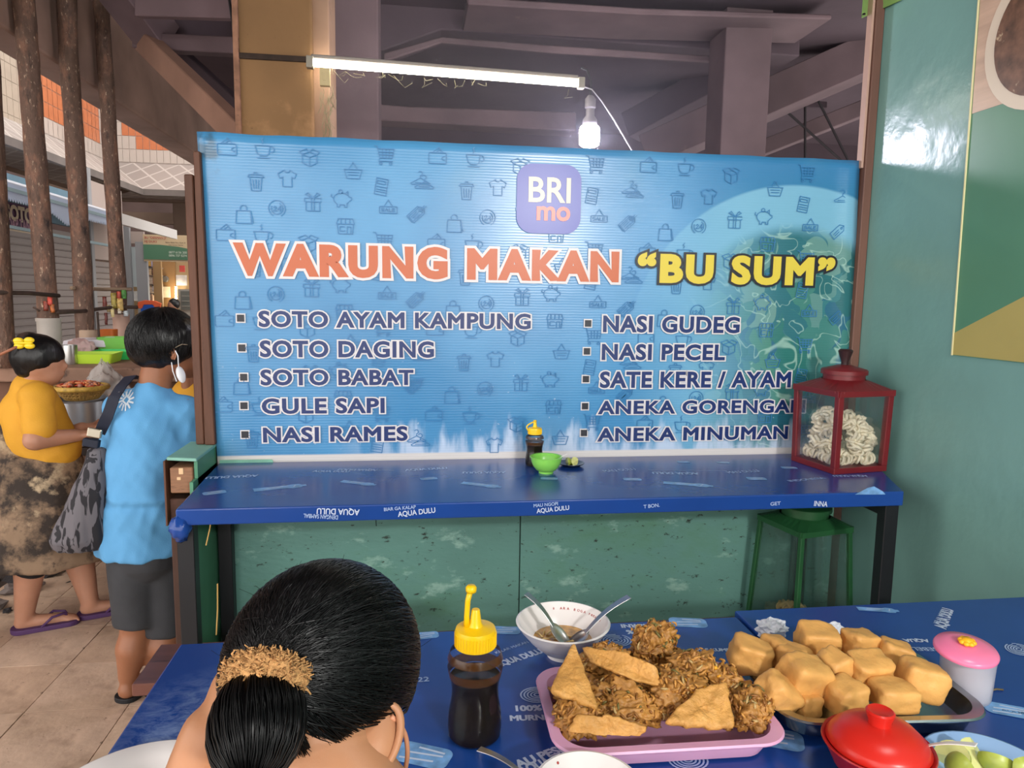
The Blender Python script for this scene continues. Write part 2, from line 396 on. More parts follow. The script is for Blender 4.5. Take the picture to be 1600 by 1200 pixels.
# beams at the upper left between the edge beam and the pillar
seg((215, 66), (372, 74), 5.2, 4.9, .10, .10, conc)
seg((222, 60), (380, 215), 5.2, 4.2, .10, .14, M('beam_rose', '94705f', .85, var=.15, scale=4, dirt=[('4a3832', .1, 9)]))
seg((180, -30), (250, 62), 4.9, 5.2, .22, .22, conc)
seg((275, 78), (385, 180), 5.7, 5.0, .06, .10, conc2)
seg((215, 10), (385, 14), 4.6, 4.4, .06, .12, conc)
seg((245, -20), (245, 62), 5.0, 5.1, .02, .02, M('rod', '2a2428', .7))
wallpoly([(240, 16), (380, 18), (380, 66), (240, 62)], 5.3, .06, conc2)
# ================================================================ BANNER
def wp(px, py): return aty(px, py, D-.004)
ban = thing('banner', 'large blue vinyl food stall banner lettered WARUNG MAKAN above the blue shelf', 'banner', (0.47, D-.004, .93))
BO = Vector(ban.location)
# sheet: a grid slightly waved; edges follow the real sheet
bm_mat = bpy.data.materials.new('banner_print'); bm_mat.use_nodes = True
nt = bm_mat.node_tree; N_ = nt.nodes; L_ = nt.links; B_ = N_['Principled BSDF']
B_.inputs['Roughness'].default_value = .24; B_.inputs['Specular IOR Level'].default_value = .5
tc = N_.new('ShaderNodeTexCoord')
def math_(op, a, b=None, c=None):
    n = N_.new('ShaderNodeMath'); n.operation = op; n.use_clamp = False
    for i, v in enumerate((a, b, c)):
        if v is None: continue
        if isinstance(v, (int, float)): n.inputs[i].default_value = v
        else: L_.new(v, n.inputs[i])
    return n.outputs[0]
def mix_(f, a, b):
    n = N_.new('ShaderNodeMix'); n.data_type = 'RGBA'
    if isinstance(f, (int, float)): n.inputs[0].default_value = f
    else: L_.new(f, n.inputs[0])
    for i, v in ((6, a), (7, b)):
        if isinstance(v, tuple): n.inputs[i].default_value = (*v, 1)
        else: L_.new(v, n.inputs[i])
    return n.outputs[2]
def ramp_(f, lo, hi):
    n = N_.new('ShaderNodeMapRange'); n.inputs[1].default_value = lo; n.inputs[2].default_value = hi; L_.new(f, n.inputs[0]); n.interpolation_type = 'SMOOTHSTEP'; return n.outputs[0]
def noise_(scale, detail=4, vec=None, st=None, dist=0):
    n = N_.new('ShaderNodeTexNoise'); n.inputs['Scale'].default_value = scale; n.inputs['Detail'].default_value = detail; n.inputs['Distortion'].default_value = dist
    v = vec or tc.outputs['Object']
    if st:
        mp = N_.new('ShaderNodeMapping'); mp.inputs['Scale'].default_value = st; L_.new(v, mp.inputs['Vector']); v = mp.outputs[0]
    L_.new(v, n.inputs['Vector']); return n.outputs['Fac']
sp = N_.new('ShaderNodeSeparateXYZ'); L_.new(tc.outputs['Object'], sp.inputs[0]); X_, Z_ = sp.outputs[0], sp.outputs[2]
base = mix_(ramp_(noise_(1.6, 3), .35, .65), lin('3c82b4'), lin('5296c6'))
# paler cloudy area in the middle
dx = math_('SUBTRACT', X_, .12); dz = math_('SUBTRACT', Z_, .75); dd = math_('SQRT', math_('ADD', math_('MULTIPLY', dx, dx), math_('MULTIPLY', math_('MULTIPLY', dz, dz), 2.0)))
base = mix_(math_('MULTIPLY', ramp_(dd, .75, .0), .55), base, lin('7aa6d2'))
# printed bowl of vegetables on the right
bc = aty(1230, 560, D)-BO
bx = math_('SUBTRACT', X_, bc.x); bz = math_('SUBTRACT', Z_, bc.z); br = math_('SQRT', math_('ADD', math_('MULTIPLY', bx, bx), math_('MULTIPLY', bz, bz)))
edge = (aty(1230, 290, D)-aty(1230, 560, D)).length
fade = math_('MULTIPLY', ramp_(X_, .42, .95), 1.0)
dark = mix_(ramp_(Z_, .85, 1.05), lin('2a7898'), lin('3478a8'))
base = mix_(math_('MULTIPLY', ramp_(X_, .45, 1.0), .85), base, dark)
rim = math_('MULTIPLY', ramp_(br, edge+.006, edge-.006), 1)
plate = mix_(.5, lin('8cc4dc'), lin('7fb8d4'))
base = mix_(math_('MULTIPLY', math_('MULTIPLY', rim, .72), ramp_(X_, .15, .75)), base, plate)
vor = N_.new('ShaderNodeTexVoronoi'); vor.inputs['Scale'].default_value = 9; vor.distance = 'MINKOWSKI'
mp2 = N_.new('ShaderNodeMapping'); mp2.inputs['Scale'].default_value = (1, 1, .55); mp2.inputs['Rotation'].default_value = (0, .6, 0)
nn = N_.new('ShaderNodeTexNoise'); nn.inputs['Scale'].default_value = 4; L_.new(tc.outputs['Object'], nn.inputs['Vector'])
va = N_.new('ShaderNodeMix'); va.data_type = 'RGBA'; va.inputs[0].default_value = .25; L_.new(tc.outputs['Object'], va.inputs[6]); L_.new(nn.outputs['Color'], va.inputs[7])
L_.new(va.outputs[2], mp2.inputs['Vector']); L_.new(mp2.outputs[0], vor.inputs['Vector'])
sc_ = N_.new('ShaderNodeSeparateColor'); L_.new(vor.outputs['Color'], sc_.inputs[0])
rp = N_.new('ShaderNodeValToRGB'); L_.new(sc_.outputs[0], rp.inputs[0]); e = rp.color_ramp.elements
e[0].color = (*lin('1f6670'), 1); e[1].color = (*lin('8cb8a4'), 1)
for pos, h in ((.25, '2f8268'), (.45, '24688c'), (.6, '569a72'), (.8, '3a868a')): k = e.new(pos); k.color = (*lin(h), 1)
veg = mix_(math_('MULTIPLY', ramp_(vor.outputs['Distance'], .02, .30), .45), rp.outputs[0], lin('174e58'))
streak = ramp_(math_('ABSOLUTE', math_('SUBTRACT', noise_(7, 2, dist=1.2), .5)), .02, .0)
veg = mix_(math_('MULTIPLY', streak, .5), veg, lin('b8dccc'))
inner = math_('MULTIPLY', ramp_(br, edge*.80, edge*.70), math_('MULTIPLY', ramp_(X_, .45, .9), .95))
base = mix_(inner, base, veg)
# dull worn print on the left edge and white scuffs along the bottom
base = mix_(math_('MULTIPLY', ramp_(noise_(2.2, 4), .55, .75), .35), base, lin('6c9ab0'))
sc1 = math_('ADD', math_('MULTIPLY', noise_(9, 6, st=(2.2, 1, .5)), 1.0), math_('MULTIPLY', Z_, -2.6))
base = mix_(math_('MULTIPLY', math_('MULTIPLY', ramp_(sc1, .22, .50), ramp_(X_, -.78, -.45)), .85), base, lin('c4d4ea'))
grime = math_('MULTIPLY', ramp_(math_('ADD', noise_(14, 5), math_('MULTIPLY', math_('ADD', X_, 1.13), -2.6)), .42, .62), ramp_(Z_, .85, 1.02))
base = mix_(math_('MULTIPLY', grime, .7), base, lin('3c4a50'))
sc2 = ramp_(noise_(60, 2), .70, .76); base = mix_(math_('MULTIPLY', math_('MULTIPLY', sc2, ramp_(Z_, .5, .1)), .5), base, lin('b4c8dc'))
base = mix_(ramp_(Z_, .026, .020), base, lin('d6d2d0'))
L_.new(base, B_.inputs['Base Color'])
wv = N_.new('ShaderNodeTexWave'); wv.bands_direction = 'Z'; wv.inputs['Scale'].default_value = 34; wv.inputs['Distortion'].default_value = 1.5; wv.inputs['Detail'].default_value = 3; wv.inputs['Detail Scale'].default_value = .6; L_.new(tc.outputs['Object'], wv.inputs['Vector'])
bp = N_.new('ShaderNodeBump'); bp.inputs['Distance'].default_value = .00018; bp.inputs['Strength'].default_value = .8
L_.new(math_('ADD', wv.outputs['Fac'], math_('MULTIPLY', noise_(5, 2, st=(1, 1, 3)), 4)), bp.inputs['Height']); L_.new(bp.outputs[0], B_.inputs['Normal'])
TL, TR, BL, BR = wp(308, 206), wp(1343, 251), wp(341, 730), wp(1322, 725)
mb = MB(); nu, nv = 90, 40; G = []
def wave(u, v): return -.004*math.exp(-((u-.0)/.03)**2)-.003*abs(nz((u*3, v*2, 1), 2))-(.010*math.exp(-((u-.985)/.012)**2))*(v < .98)
def bpt(u, v, lift=0):
    a = BL.lerp(BR, u); b = TL.lerp(TR, u); b = b+Vector((0, 0, .004*nz((u*9, 0, 0), 2)))
    p = a.lerp(b, v); return Vector((p.x, D-.004-lift+wave(u, v), p.z))
for j in range(nv+1):
    G.append([mb.bm.verts.new(bpt(i/nu, j/nv)-BO) for i in range(nu+1)])
for j in range(nv):
    for i in range(nu): mb.bm.faces.new((G[j][i], G[j][i+1], G[j+1][i+1], G[j+1][i]))
o = mb.build('sheet', bm_mat, ban, smooth=True)
sd = o.modifiers.new('s', 'SOLIDIFY'); sd.thickness = .0012; sd.offset = 1
# line icons
ICON = {
 'wallet': [rrect(-1, -.7, 1, .5, .15)+[(1, .35)], [(-.6, .5), (.1, 1.1), (.6, .5)], arc(.8, -.1, .3, .22, 90, 270, 6), [(-.2, .5), (.3, .9)]],
 'cup': [[(-.9, .5), (-.7, -.3), (-.4, -.6), (.3, -.6), (.6, -.3), (.7, .5), (-.9, .5)], arc(.8, .1, .35, .35, -80, 100, 6), [(-.7, -.85), (.6, -.85)], [(-.1, .7), (0, .9), (-.15, 1.1), (0, 1.3)]],
 'box': [[(-.8, .3), (0, 0), (.8, .3), (.8, -.6), (0, -1), (-.8, -.6), (-.8, .3)], [(0, 0), (0, -1)], [(-.8, .3), (0, .6), (.8, .3)], [(-.8, .3), (-1.1, .6), (-.3, .9), (0, .6), (.3, .9), (1.1, .6), (.8, .3)]],
 'hanger': [[(0, .2), (-1.1, -.4), (-1, -.55), (1, -.55), (1.1, -.4), (0, .2), (0, .45)]+arc(-.02, .7, .24, .24, -90, 150, 6), [(-.6, -.35), (.6, -.35)]],
 'bin': [[(-.65, .5), (-.5, -1), (.5, -1), (.65, .5)], [(-.85, .5), (.85, .5), (.7, .75), (-.7, .75), (-.85, .5)], [(-.2, .75), (-.15, 1), (.15, 1), (.2, .75)], [(-.3, .2), (-.25, -.75)], [(0, .2), (0, -.75)], [(.3, .2), (.25, -.75)]],
 'shirt': [[(-.3, .9), (-1, .5), (-.8, 0), (-.5, .15), (-.5, -.9), (.5, -.9), (.5, .15), (.8, 0), (1, .5), (.3, .9)]+arc(0, .9, .3, .25, 0, -180, 6)],
 'basket': [[(-1, .2), (1, .2), (.7, -.8), (-.7, -.8), (-1, .2)], [(-.5, .2), (0, 1), (.5, .2)], [(-.6, -.1), (.6, -.1)], [(-.5, -.4), (.5, -.4)]],
 'cart': [[(-1.2, 1), (-.9, .95), (-.6, -.3), (.8, -.3), (1, .7), (-.8, .7)], [(-.75, .35), (.9, .35)], [(-.68, .05), (.85, .05)], [(-.3, .7), (-.25, -.3)], [(.1, .7), (.1, -.3)], [(.5, .7), (.45, -.3)], [(-.6, -.3), (-.7, -.65), (.8, -.65)], arc(-.5, -.9, .14, .14, 0, 360, 8), arc(.6, -.9, .14, .14, 0, 360, 8)],
 'pig': [arc(0, 0, .9, .65, 20, 200, 10)+[(-.8, -.3), (-.5, -.6), (-.5, -.9), (-.2, -.9), (-.2, -.65), (.3, -.65), (.3, -.9), (.6, -.9), (.6, -.5), (.9, -.2), (1.1, -.1), (1.1, .15), (.9, .25)], [(.4, .6), (.7, .85), (.75, .4)], arc(-.1, .8, .22, .22, 0, 360, 8), [(-.9, .1), (-1.15, .25), (-1.1, .5)]],
 'calc': [[(-.5, 1), (.8, .8), (.5, -1), (-.8, -.8), (-.5, 1)], [(-.4, .7), (.5, .57), (.45, .25), (-.45, .38), (-.4, .7)], [(-.5, .05), (.5, -.1)], [(-.55, -.25), (.45, -.4)], [(-.6, -.5), (.4, -.65)]],
 'gift': [rrect(-.9, .1, .9, .5, .08), [(-.75, .1), (-.75, -.9), (.75, -.9), (.75, .1)], [(-.15, .5), (-.15, -.9)], [(.15, .5), (.15, -.9)], [(0, .5), (-.5, 1.1), (-.8, .9), (0, .5), (.5, 1.1), (.8, .9), (0, .5)]],
 'h24': [arc(0, 0, .9, .9, -60, 240, 18), arc(0, 0, .62, .62, -200, 60, 10), [(-.35, .1), (-.2, .25), (-.05, .1), (-.35, -.25), (0, -.25)], [(.35, -.3), (.35, .25), (.1, -.1), (.5, -.1)]],
 'sale': [rrect(-1, -.6, 1, .15, .08)+[(1, 0)], [(-.5, .15), (0, .9), (.5, .15)], [(-.5, -.05), (-.75, -.05), (-.75, -.22), (-.5, -.22), (-.5, -.4), (-.75, -.4)], [(-.35, -.4), (-.2, -.05), (-.05, -.4)], [(.1, -.05), (.1, -.4), (.3, -.4)], [(.7, -.05), (.45, -.05), (.45, -.4), (.7, -.4)], [(.45, -.22), (.65, -.22)]],
 'tag': [[(-.9, -.2), (-.3, -.9), (.9, .2), (.9, .8), (.3, .9), (-.9, -.2)], arc(.6, .5, .12, .12, 0, 360, 6), [(.65, .6), (1.1, 1)], [(-.4, -.3), (.2, .3)], [(-.2, -.45), (.3, .05)]],
 'bag': [[(-.75, .4), (-.85, -1), (.85, -1), (.75, .4), (-.75, .4)], [(-.35, .4), (-.35, .7)]+arc(0, .7, .35, .3, 180, 0, 6)+[(.35, .4)], [(.75, .4), (1, -.9), (.85, -1)]],
 'shop': [[(-.9, .2), (-.8, -.9), (.8, -.9), (.9, .2)], [(-1, .2), (-.8, .8), (.8, .8), (1, .2), (-1, .2)], [(-.5, .8), (-.5, .2)], [(0, .8), (0, .2)], [(.5, .8), (.5, .2)], rrect(-.6, -.6, -.1, -.1, .05), [(.2, -.9), (.2, -.1), (.6, -.1), (.6, -.9)]],
}
icon_m = M('icon_print', '3276ac', .3)
mb = MB()
# one 270-pixel-wide repeat of the pattern, measured off the sheet (x,y in photo pixels)
CELL = [('wallet', 355, 232), ('cup', 412, 235), ('box', 484, 246), ('cart', 602, 243), ('basket', 552, 268), ('hanger', 334, 273), ('bin', 400, 284), ('shirt', 449, 279), ('calc', 596, 292), ('hanger', 657, 281),
        ('gift', 489, 317), ('pig', 534, 311), ('h24', 433, 326), ('bag', 381, 335), ('sale', 607, 325), ('tag', 648, 335), ('shop', 540, 353), ('tag', 322, 322)]
rowh = 134; colw = 339
fc = []
for ci in range(3):
    for rj in range(4):
        for nme, x, y in CELL:
            fc.append((nme, x+ci*colw-((0, 1, 2)[ci])*10-(rj*2), y+rj*rowh+ci*14))
for nme, x, y in fc:
    if x > 1325 or x < 318: continue
    if not (214+(x-308)*.045 < y < 712): continue
    c = wp(x, y)
    if c.x > 1.55 or c.z < .97 or c.x < -.635: continue
    s = .029
    def f(a, b, c=c, s=s): return Vector((c.x+a*s, D-.0105, c.z+b*s))-BO
    strokes(mb, ICON[nme], .085, f)
o = mb.build('icon_pattern', icon_m, ban); o['kind'] = 'stuff'
# lettering
navy = M('navy_print', '182e66', .35); white_p = M('white_print', 'd8d4d6', .35); orange_p = M('orange_print', 'c2643e', .35); yellow_p = M('yellow_print', 'd8c448', .35); black_p = M('black_print', '20222c', .35)
def banner_text(name, s, bl, tr, fill, out, off, outl, spacing=1):
    a = wp(*bl); b = wp(*tr)
    g = D-.011
    uu = Vector((1, 0, 0)); vv = Vector((0, 0, 1))
    n_ = len(s.split())
    o1 = text_obj(name+'_outline', s, out, Vector((a.x, g, a.z))-BO, uu, vv, ban, w=b.x-a.x, h=b.z-a.z, offset=outl, ref_offset=off, spacing=spacing, lift=.0005)
    o2 = text_obj(name, s, fill, Vector((a.x, g, a.z))-BO, uu, vv, ban, w=b.x-a.x, h=b.z-a.z, offset=off, spacing=spacing, lift=.0016)
    split_words(o1, n_); split_words(o2, n_)
banner_text('title', 'WARUNG MAKAN', (366, 431), (967, 393), orange_p, white_p, .060, .125, 1.18)
banner_text('stall_name', '\u201cBU SUM\u201d', (994, 442), (1304, 401), yellow_p, black_p, .055, .115, 1.18)
MENU = [('SOTO AYAM KAMPUNG', (405, 511), (829, 490)), ('SOTO DAGING', (407, 558), (678, 533)), ('SOTO BABAT', (408, 602), (646, 577)), ('GULE SAPI', (410, 646.5), (601, 621)), ('NASI RAMES', (412, 691), (637, 665)),
        ('NASI GUDEG', (941, 519), (1155, 495)), ('NASI PECEL', (939, 562.5), (1132, 538)), ('SATE KERE / AYAM', (936, 606), (1235, 580)), ('ANEKA GORENGAN', (933, 647), (1257, 624)), ('ANEKA MINUMAN', (932, 689.5), (1230, 665))]
for s, bl, tr in MENU: banner_text('menu_line', s, bl, tr, navy, white_p, .036, .098, 1.09)
for x, y in [(376.8, 497), (378.7, 543.3), (381.6, 589), (382, 633.4), (383.6, 678.4), (918, 505.2), (916.2, 548.7), (914.6, 592), (913.3, 634.2), (911.6, 675.8)]:
    c = wp(x, y)-BO; mb = MB()
    for r, l, mi in ((.0155, .0065, 1), (.0115, .0085, 0)):
        mb.mi = mi; mb.add([(c.x-r, -l, c.z-r), (c.x+r, -l, c.z-r), (c.x+r, -l, c.z+r), (c.x-r, -l, c.z+r)], [(0, 1, 2, 3)])
    mb.build('bullet', black_p, ban, mats=[white_p])
# app logo
lg = M('logo_violet', '4a52a8', .3); a = wp(806, 364)-BO; b = wp(908.5, 259)-BO
mb = MB(); mb.prism(rrect(a.x, a.z, b.x, b.z, .055, 8), -.0060, -.0072, lambda x, y, z: (x, z, y)); mb.build('logo_square', lg, ban)
def lt(s, bl, tr, mat, off):
    a = wp(*bl); b = wp(*tr); text_obj('logo_lettering', s, mat, Vector((a.x, D-.0125, a.z))-BO, (1, 0, 0), (0, 0, 1), ban, w=b.x-a.x, h=b.z-a.z, offset=off*.6, lift=.0006)
lt('BRI', (825, 316), (891.5, 279), M('logo_cream', 'd8cdb8', .3), .03); lt('mo', (837.5, 345), (890.5, 324), M('logo_orange', 'e8766a', .3), .045)
# torn green tape under the lower left corner
mb = MB(); P = [(343, 719), (425, 718), (431, 731), (380, 733), (343, 734)]
v = [aty(x, y, D-.012) for x, y in P]; n = len(v); mb.add(v+[p+Vector((0, .003, 0)) for p in v], [tuple(range(n)), tuple(range(n, 2*n))[::-1]]+[(i, (i+1) % n, n+(i+1) % n, n+i) for i in range(n)])
tag(mb.build('tape_strip', M('tape_green', '7fb8a0', .5, var=.2, scale=20, dirt=[('31423a', .15, 30)])), 'torn pale green strip stuck under the lower left corner of the blue banner', 'tape')
# posters on the right wall
def wx(px, py, l=0): return atx(px, py, XR-l)
pos = thing('poster', 'green and beige food poster on the right wall', 'poster', wx(1490, 555))
PO = Vector(pos.location)
def ppoly(name, pts, l, mat, t=.0015):
    mb = MB(); v = [Vector((XR-l, p[0], p[1]))-PO for p in pts]; n = len(v)
    mb.add(v+[p+Vector((t, 0, 0)) for p in v], [tuple(range(n)), tuple(range(n, 2*n))[::-1]]+[(i, (i+1) % n, n+(i+1) % n, n+i) for i in range(n)])
    return mb.build(name, mat, pos)
y1, z0 = PO.y, PO.z
pgreen = M('poster_green', '54866a', .38, var=.08, scale=3); 
ppoly('sheet', [(y1, z0), (y1-1.1, z0), (y1-1.1, 2.85), (y1+.03, 2.85)], .004, pgreen)
k1 = wx(1515, 180); k2 = wx(1600, 152); e1 = wx(1491, 520); e2 = wx(1600, 463)
sl = (k2.z-k1.z)/(k2.y-k1.y); sl2 = (e2.z-e1.z)/(e2.y-e1.y)
ppoly('wood_print', [(y1+.008, k1.z), (y1-1.09, k1.z+sl*(-1.09)), (y1-1.09, 2.845), (y1+.028, 2.845)], .0052, M('wood_print', 'c4a690', .3, var=.18, scale=5, stretch=(1, .6, 6)))
ppoly('olive_print', [(y1-.003, z0+.002), (y1-1.09, z0+.002), (y1-1.09, e1.z+sl2*(-1.09)), (y1-.001, e1.z)], .0052, M('olive_print', 'b0a05c', .3, var=.05, scale=5))
c = wx(1640, 40); rr = abs(c.y-wx(1546, 40).y)
cir = lambda r: [(c.y+r*cos(2*pi*i/48), c.z+r*sin(2*pi*i/48)) for i in range(48)]
ppoly('bowl_rim_print', cir(rr), .0064, M('rim_print', 'd4c4b0', .3)); ppoly('food_print', cir(rr*.83), .0076, M('food_print', '6a4a38', .4, var=.5, scale=30, dirt=[('c8b090', .25, 24), ('3c6a34', .12, 9), ('241812', .2, 14)]))
# thin cream hem of the poster
mb = MB(); mb.bar(Vector((XR-.006, y1, z0))-PO, Vector((XR-.006, y1+.03, 2.85))-PO, .004, .004); mb.build('hem', M('hem', 'd8d0a0', .5), pos)
# second, small green banner corner high in the corner
a = aty(1346, 28, 2.42); b = atx(1408, 0, XR-.01)
mb = MB(); P = [a, atx(1360, 22, XR-.012), b, b+Vector((0, 0, .4)), a+Vector((0, 0, .5))]
n = len(P); mb.add([Vector(p) for p in P]+[Vector(p)+Vector((.003, .002, 0)) for p in P], [tuple(range(n)), tuple(range(n, 2*n))[::-1]]+[(i, (i+1) % n, n+(i+1) % n, n+i) for i in range(n)])
tag(mb.build('green_banner', M('green_banner', '8cb468', .35, var=.3, scale=6, dirt=[('d8e0a0', .25, 5)])), 'lower corner of a lime green banner nailed at the top of the wooden strip', 'banner')
mb = MB(); q = aty(1350, 22, 2.41); mb.lathe([(0, .004), (.005, .002), (.005, -.002), (0, -.003)], 10, q); tag(mb.build('nail', M('nail', '202020', .4, metal=.8)), 'dark nail through the corner of the lime green banner', 'nail')
# ================================================================ SHELF, TABLES, BENCH
blue = M('blue_vinyl', '1a4088', .22, var=.10, scale=4, bump=.0005, bscale=10, spec=.5)
def scuffed_blue():
    m = bpy.data.materials.new('blue_vinyl_scuffed'); m.use_nodes = True; nt = m.node_tree; N = nt.nodes; L = nt.links; b = N['Principled BSDF']
    b.inputs['Roughness'].default_value = .24
    tc = N.new('ShaderNodeTexCoord'); n = N.new('ShaderNodeTexNoise'); n.inputs['Scale'].default_value = 26; n.inputs['Detail'].default_value = 8; n.inputs['Roughness'].default_value = .7; n.inputs['Distortion'].default_value = .6
    mp = N.new('ShaderNodeMapping'); mp.inputs['Scale'].default_value = (1, 1.6, 1); L.new(tc.outputs['Object'], mp.inputs[0]); L.new(mp.outputs[0], n.inputs['Vector'])
    # worn patch round (-.32, 1.12)
    vd = N.new('ShaderNodeVectorMath'); vd.operation = 'DISTANCE'; L.new(tc.outputs['Object'], vd.inputs[0]); vd.inputs[1].default_value = (-.27, 1.10, .8)
    r1 = N.new('ShaderNodeMapRange'); r1.inputs[1].default_value = .26; r1.inputs[2].default_value = .06; L.new(vd.outputs['Value'], r1.inputs[0])
    r2 = N.new('ShaderNodeMapRange'); r2.inputs[1].default_value = .38; r2.inputs[2].default_value = .66; L.new(n.outputs['Fac'], r2.inputs[0])
    mu = N.new('ShaderNodeMath'); mu.operation = 'MULTIPLY'; L.new(r1.outputs[0], mu.inputs[0]); L.new(r2.outputs[0], mu.inputs[1])
    mx = N.new('ShaderNodeMix'); mx.data_type = 'RGBA'; L.new(mu.outputs[0], mx.inputs[0]); mx.inputs[6].default_value = (*lin('1a428c'), 1); mx.inputs[7].default_value = (*lin('8ea4cc'), 1)
    L.new(mx.outputs[2], b.inputs['Base Color']); return m
blue2 = scuffed_blue()
print_m = M('vinyl_print', 'a0b4d8', .35); print_w = M('vinyl_print_white', 'c2cde2', .35); print_c = M('vinyl_print_cyan', '6f9ccc', .3, var=.4, scale=40)
black_metal = M('black_metal', '14151a', .45, dirt=[('4a3028', .12, 20)])
SZ = .93
shf = thing('wall_shelf', 'long narrow shelf counter covered in blue printed vinyl under the banner', 'shelf', (.42, 2.15, 0))
SO = Vector(shf.location)
def loc(p, o): return Vector(p)-o
mb = MB(); poly = [(-.625, 1.92), (1.475, 1.92), (1.60, 2.22), (1.60, D-.008), (-.652, D-.008)]
mb.prism(poly, SZ-.045, SZ, lambda x, y, z: Vector((x, y, z))-SO)
mb.build('shelf_top', blue, shf, bev=.004, seg=2)
def vprint(parent, OO, zt, items):
    """flat print on a table cover: (text or drawing, x, y, angle, size, mat)"""
    for it in items:
        s, x, y, ang, size, mt = it; a = radians(ang); u = Vector((cos(a), sin(a), 0)); v = Vector((-sin(a), cos(a), 0))
        org = Vector((x, y, zt+.0006))-OO
        if s == 'bottle':
            mb = MB(); f = lambda p, q: org+u*p*size+v*q*size
            pl = [(-1, -.22), (.25, -.22), (.45, -.3), (.75, -.26), (.85, -.12), (1, -.12), (1, .12), (.85, .12), (.75, .26), (.45, .3), (.25, .22), (-1, .22)]
            mb.add([f(*q) for q in pl], [tuple(range(len(pl)))]); mb.build('bottle_print', print_c, parent)
            mb = MB(); strokes(mb, [[(-.6, -.1), (.1, .05)], [(-.5, .08), (.3, .12)], [(.5, -.1), (.6, .15)]], .05, lambda p, q: f(p, q)+Vector((0, 0, .0004))); mb.build('bottle_lines', print_w, parent)
        elif s == 'cup':
            mb = MB(); f = lambda p, q: org+u*p*size+v*q*size
            pl = rrect(-.9, -.5, .9, .5, .3); mb.add([f(*q) for q in pl], [tuple(range(len(pl)))]); mb.build('cup_print', print_c, parent)
            mb = MB(); strokes(mb, [[(-.6, -.3), (.4, -.2)], [(-.5, 0), (.6, .1)], [(-.2, .3), (.6, .25)]], .08, lambda p, q: f(p, q)+Vector((0, 0, .0004))); mb.build('cup_lines', print_w, parent)
        elif s == 'spiral':
            mb = MB(); f = lambda p, q: org+u*p*size+v*q*size
            strokes(mb, [arc(0, 0, r, r*.8, 20*k, 330+20*k, 24) for k, r in enumerate((.2, .4, .6, .8, 1.0))], .09, f); o = mb.build('swirl_print', print_m, parent)
        elif s == 'line':
            mb = MB(); f = lambda p, q: org+u*p*size+v*q*size
            strokes(mb, [[(0, 0), (1, 0)]], .012, f); mb.build('print_rule', print_m, parent)
        else:
            text_obj('print_lettering', s, mt, org, u, v, parent, w=size*1.08, h=(size*.24 if 'DULU' in s else None), offset=.05 if 'AQUA' in s or '100' in s or 'MURNI' in s or 'PAS' in s or 'PESEN' in s else .022)
items = []
def at_s(px, py, z=SZ): p = atz(px, py, z); return p.x, p.y
for s, px, py, ang, size, mt in [
    ('AQUA DULU', 405, 741, 186, .13, print_m), ('bottle', 438, 762, 18, .075, 0), ('cup', 335, 770, 25, .035, 0), ('AQUA DULU', 487, 738, -8, .10, print_m), ('AQUA DULU', 592, 733, 172, .11, print_m), ('line', 520, 734, -8, .2, 0),
    ('bottle', 560, 755, -28, .06, 0), ('AQUA DULU', 633, 737, 8, .12, print_m), ('cup', 670, 748, 10, .03, 0), ('AQUA DULU', 790, 736, 178, .12, print_m), ('bottle', 752, 758, -28, .065, 0), ('cup', 858, 748, -12, .03, 0),
    ('MAU DULU', 945, 738, 10, .10, print_m), ('cup', 988, 749, -8, .032, 0), ('AQUA DULU', 1090, 738, 172, .13, print_m), ('line', 1015, 735, -6, .26, 0), ('bottle', 1075, 757, -22, .075, 0), ('MAU DULU', 1140, 740, 8, .10, print_m),
    ('cup', 1182, 748, -8, .035, 0), ('INDONESIA', 1236, 753, 12, .12, print_m), ('cup', 1130, 723, -10, .025, 0), ('cup', 1068, 722, -10, .025, 0), ('cup', 1233, 731, -10, .03, 0), ('AQUA DULU', 1352, 742, 176, .10, print_m)]:
    if isinstance(mt, bpy.types.Material): size *= 1.1
    x, y = at_s(px, py); items.append((s, x, y, ang, size, mt))
vprint(shf, SO, SZ, items)
# print wrapped over the front edge, cut by the lower edge
for s, x0, x1, zo, h, inv, tilt, mt in [('DENGAN SAMBAL', 474, 528, .006, .012, 1, -8, print_m), ('AQUA DULU', 495, 562, .016, .020, 1, -6, print_w), ('BIAR GA KALAP', 600, 650, .026, .010, 0, 6, print_m), ('AQUA DULU', 622, 681, .006, .018, 0, 9, print_w), ('MAU NGOPI', 834, 872, .026, .010, 0, 6, print_m), ('AQUA DULU', 839, 890, .006, .016, 0, 8, print_w), ('T BON.', 1006, 1031, .014, .011, 0, 8, print_m), ('GET', 1204, 1220, .012, .011, 0, 6, print_m), ('INNA', 1272, 1293, .008, .016, 0, -8, print_w)]:
    a = aty(x0, 785, 1.919); b = aty(x1, 785, 1.919); w = b.x-a.x; t_ = radians(tilt); sg = -1 if inv else 1
    u = Vector((sg*cos(t_), 0, sin(t_)*sg*.6)); v = Vector((-sin(t_)*.6*sg, 0, sg*cos(t_)))
    text_obj('edge_lettering', s, mt, Vector(((b.x if inv else a.x), 1.9185, SZ-.045+zo+(h if inv else 0)))-SO, u, v, shf, w=w, h=h, offset=.02)
mb = MB()
c = aty(1365, 768, 1.918)-SO; mb.add([c+Vector((-.06, 0, -.008)), c+Vector((-.02, 0, .012)), c+Vector((.0, 0, .016)), c+Vector((.03, 0, .0)), c+Vector((.04, 0, -.01))], [(0, 1, 2, 3, 4)]); mb.build('splash_print', print_c, shf)
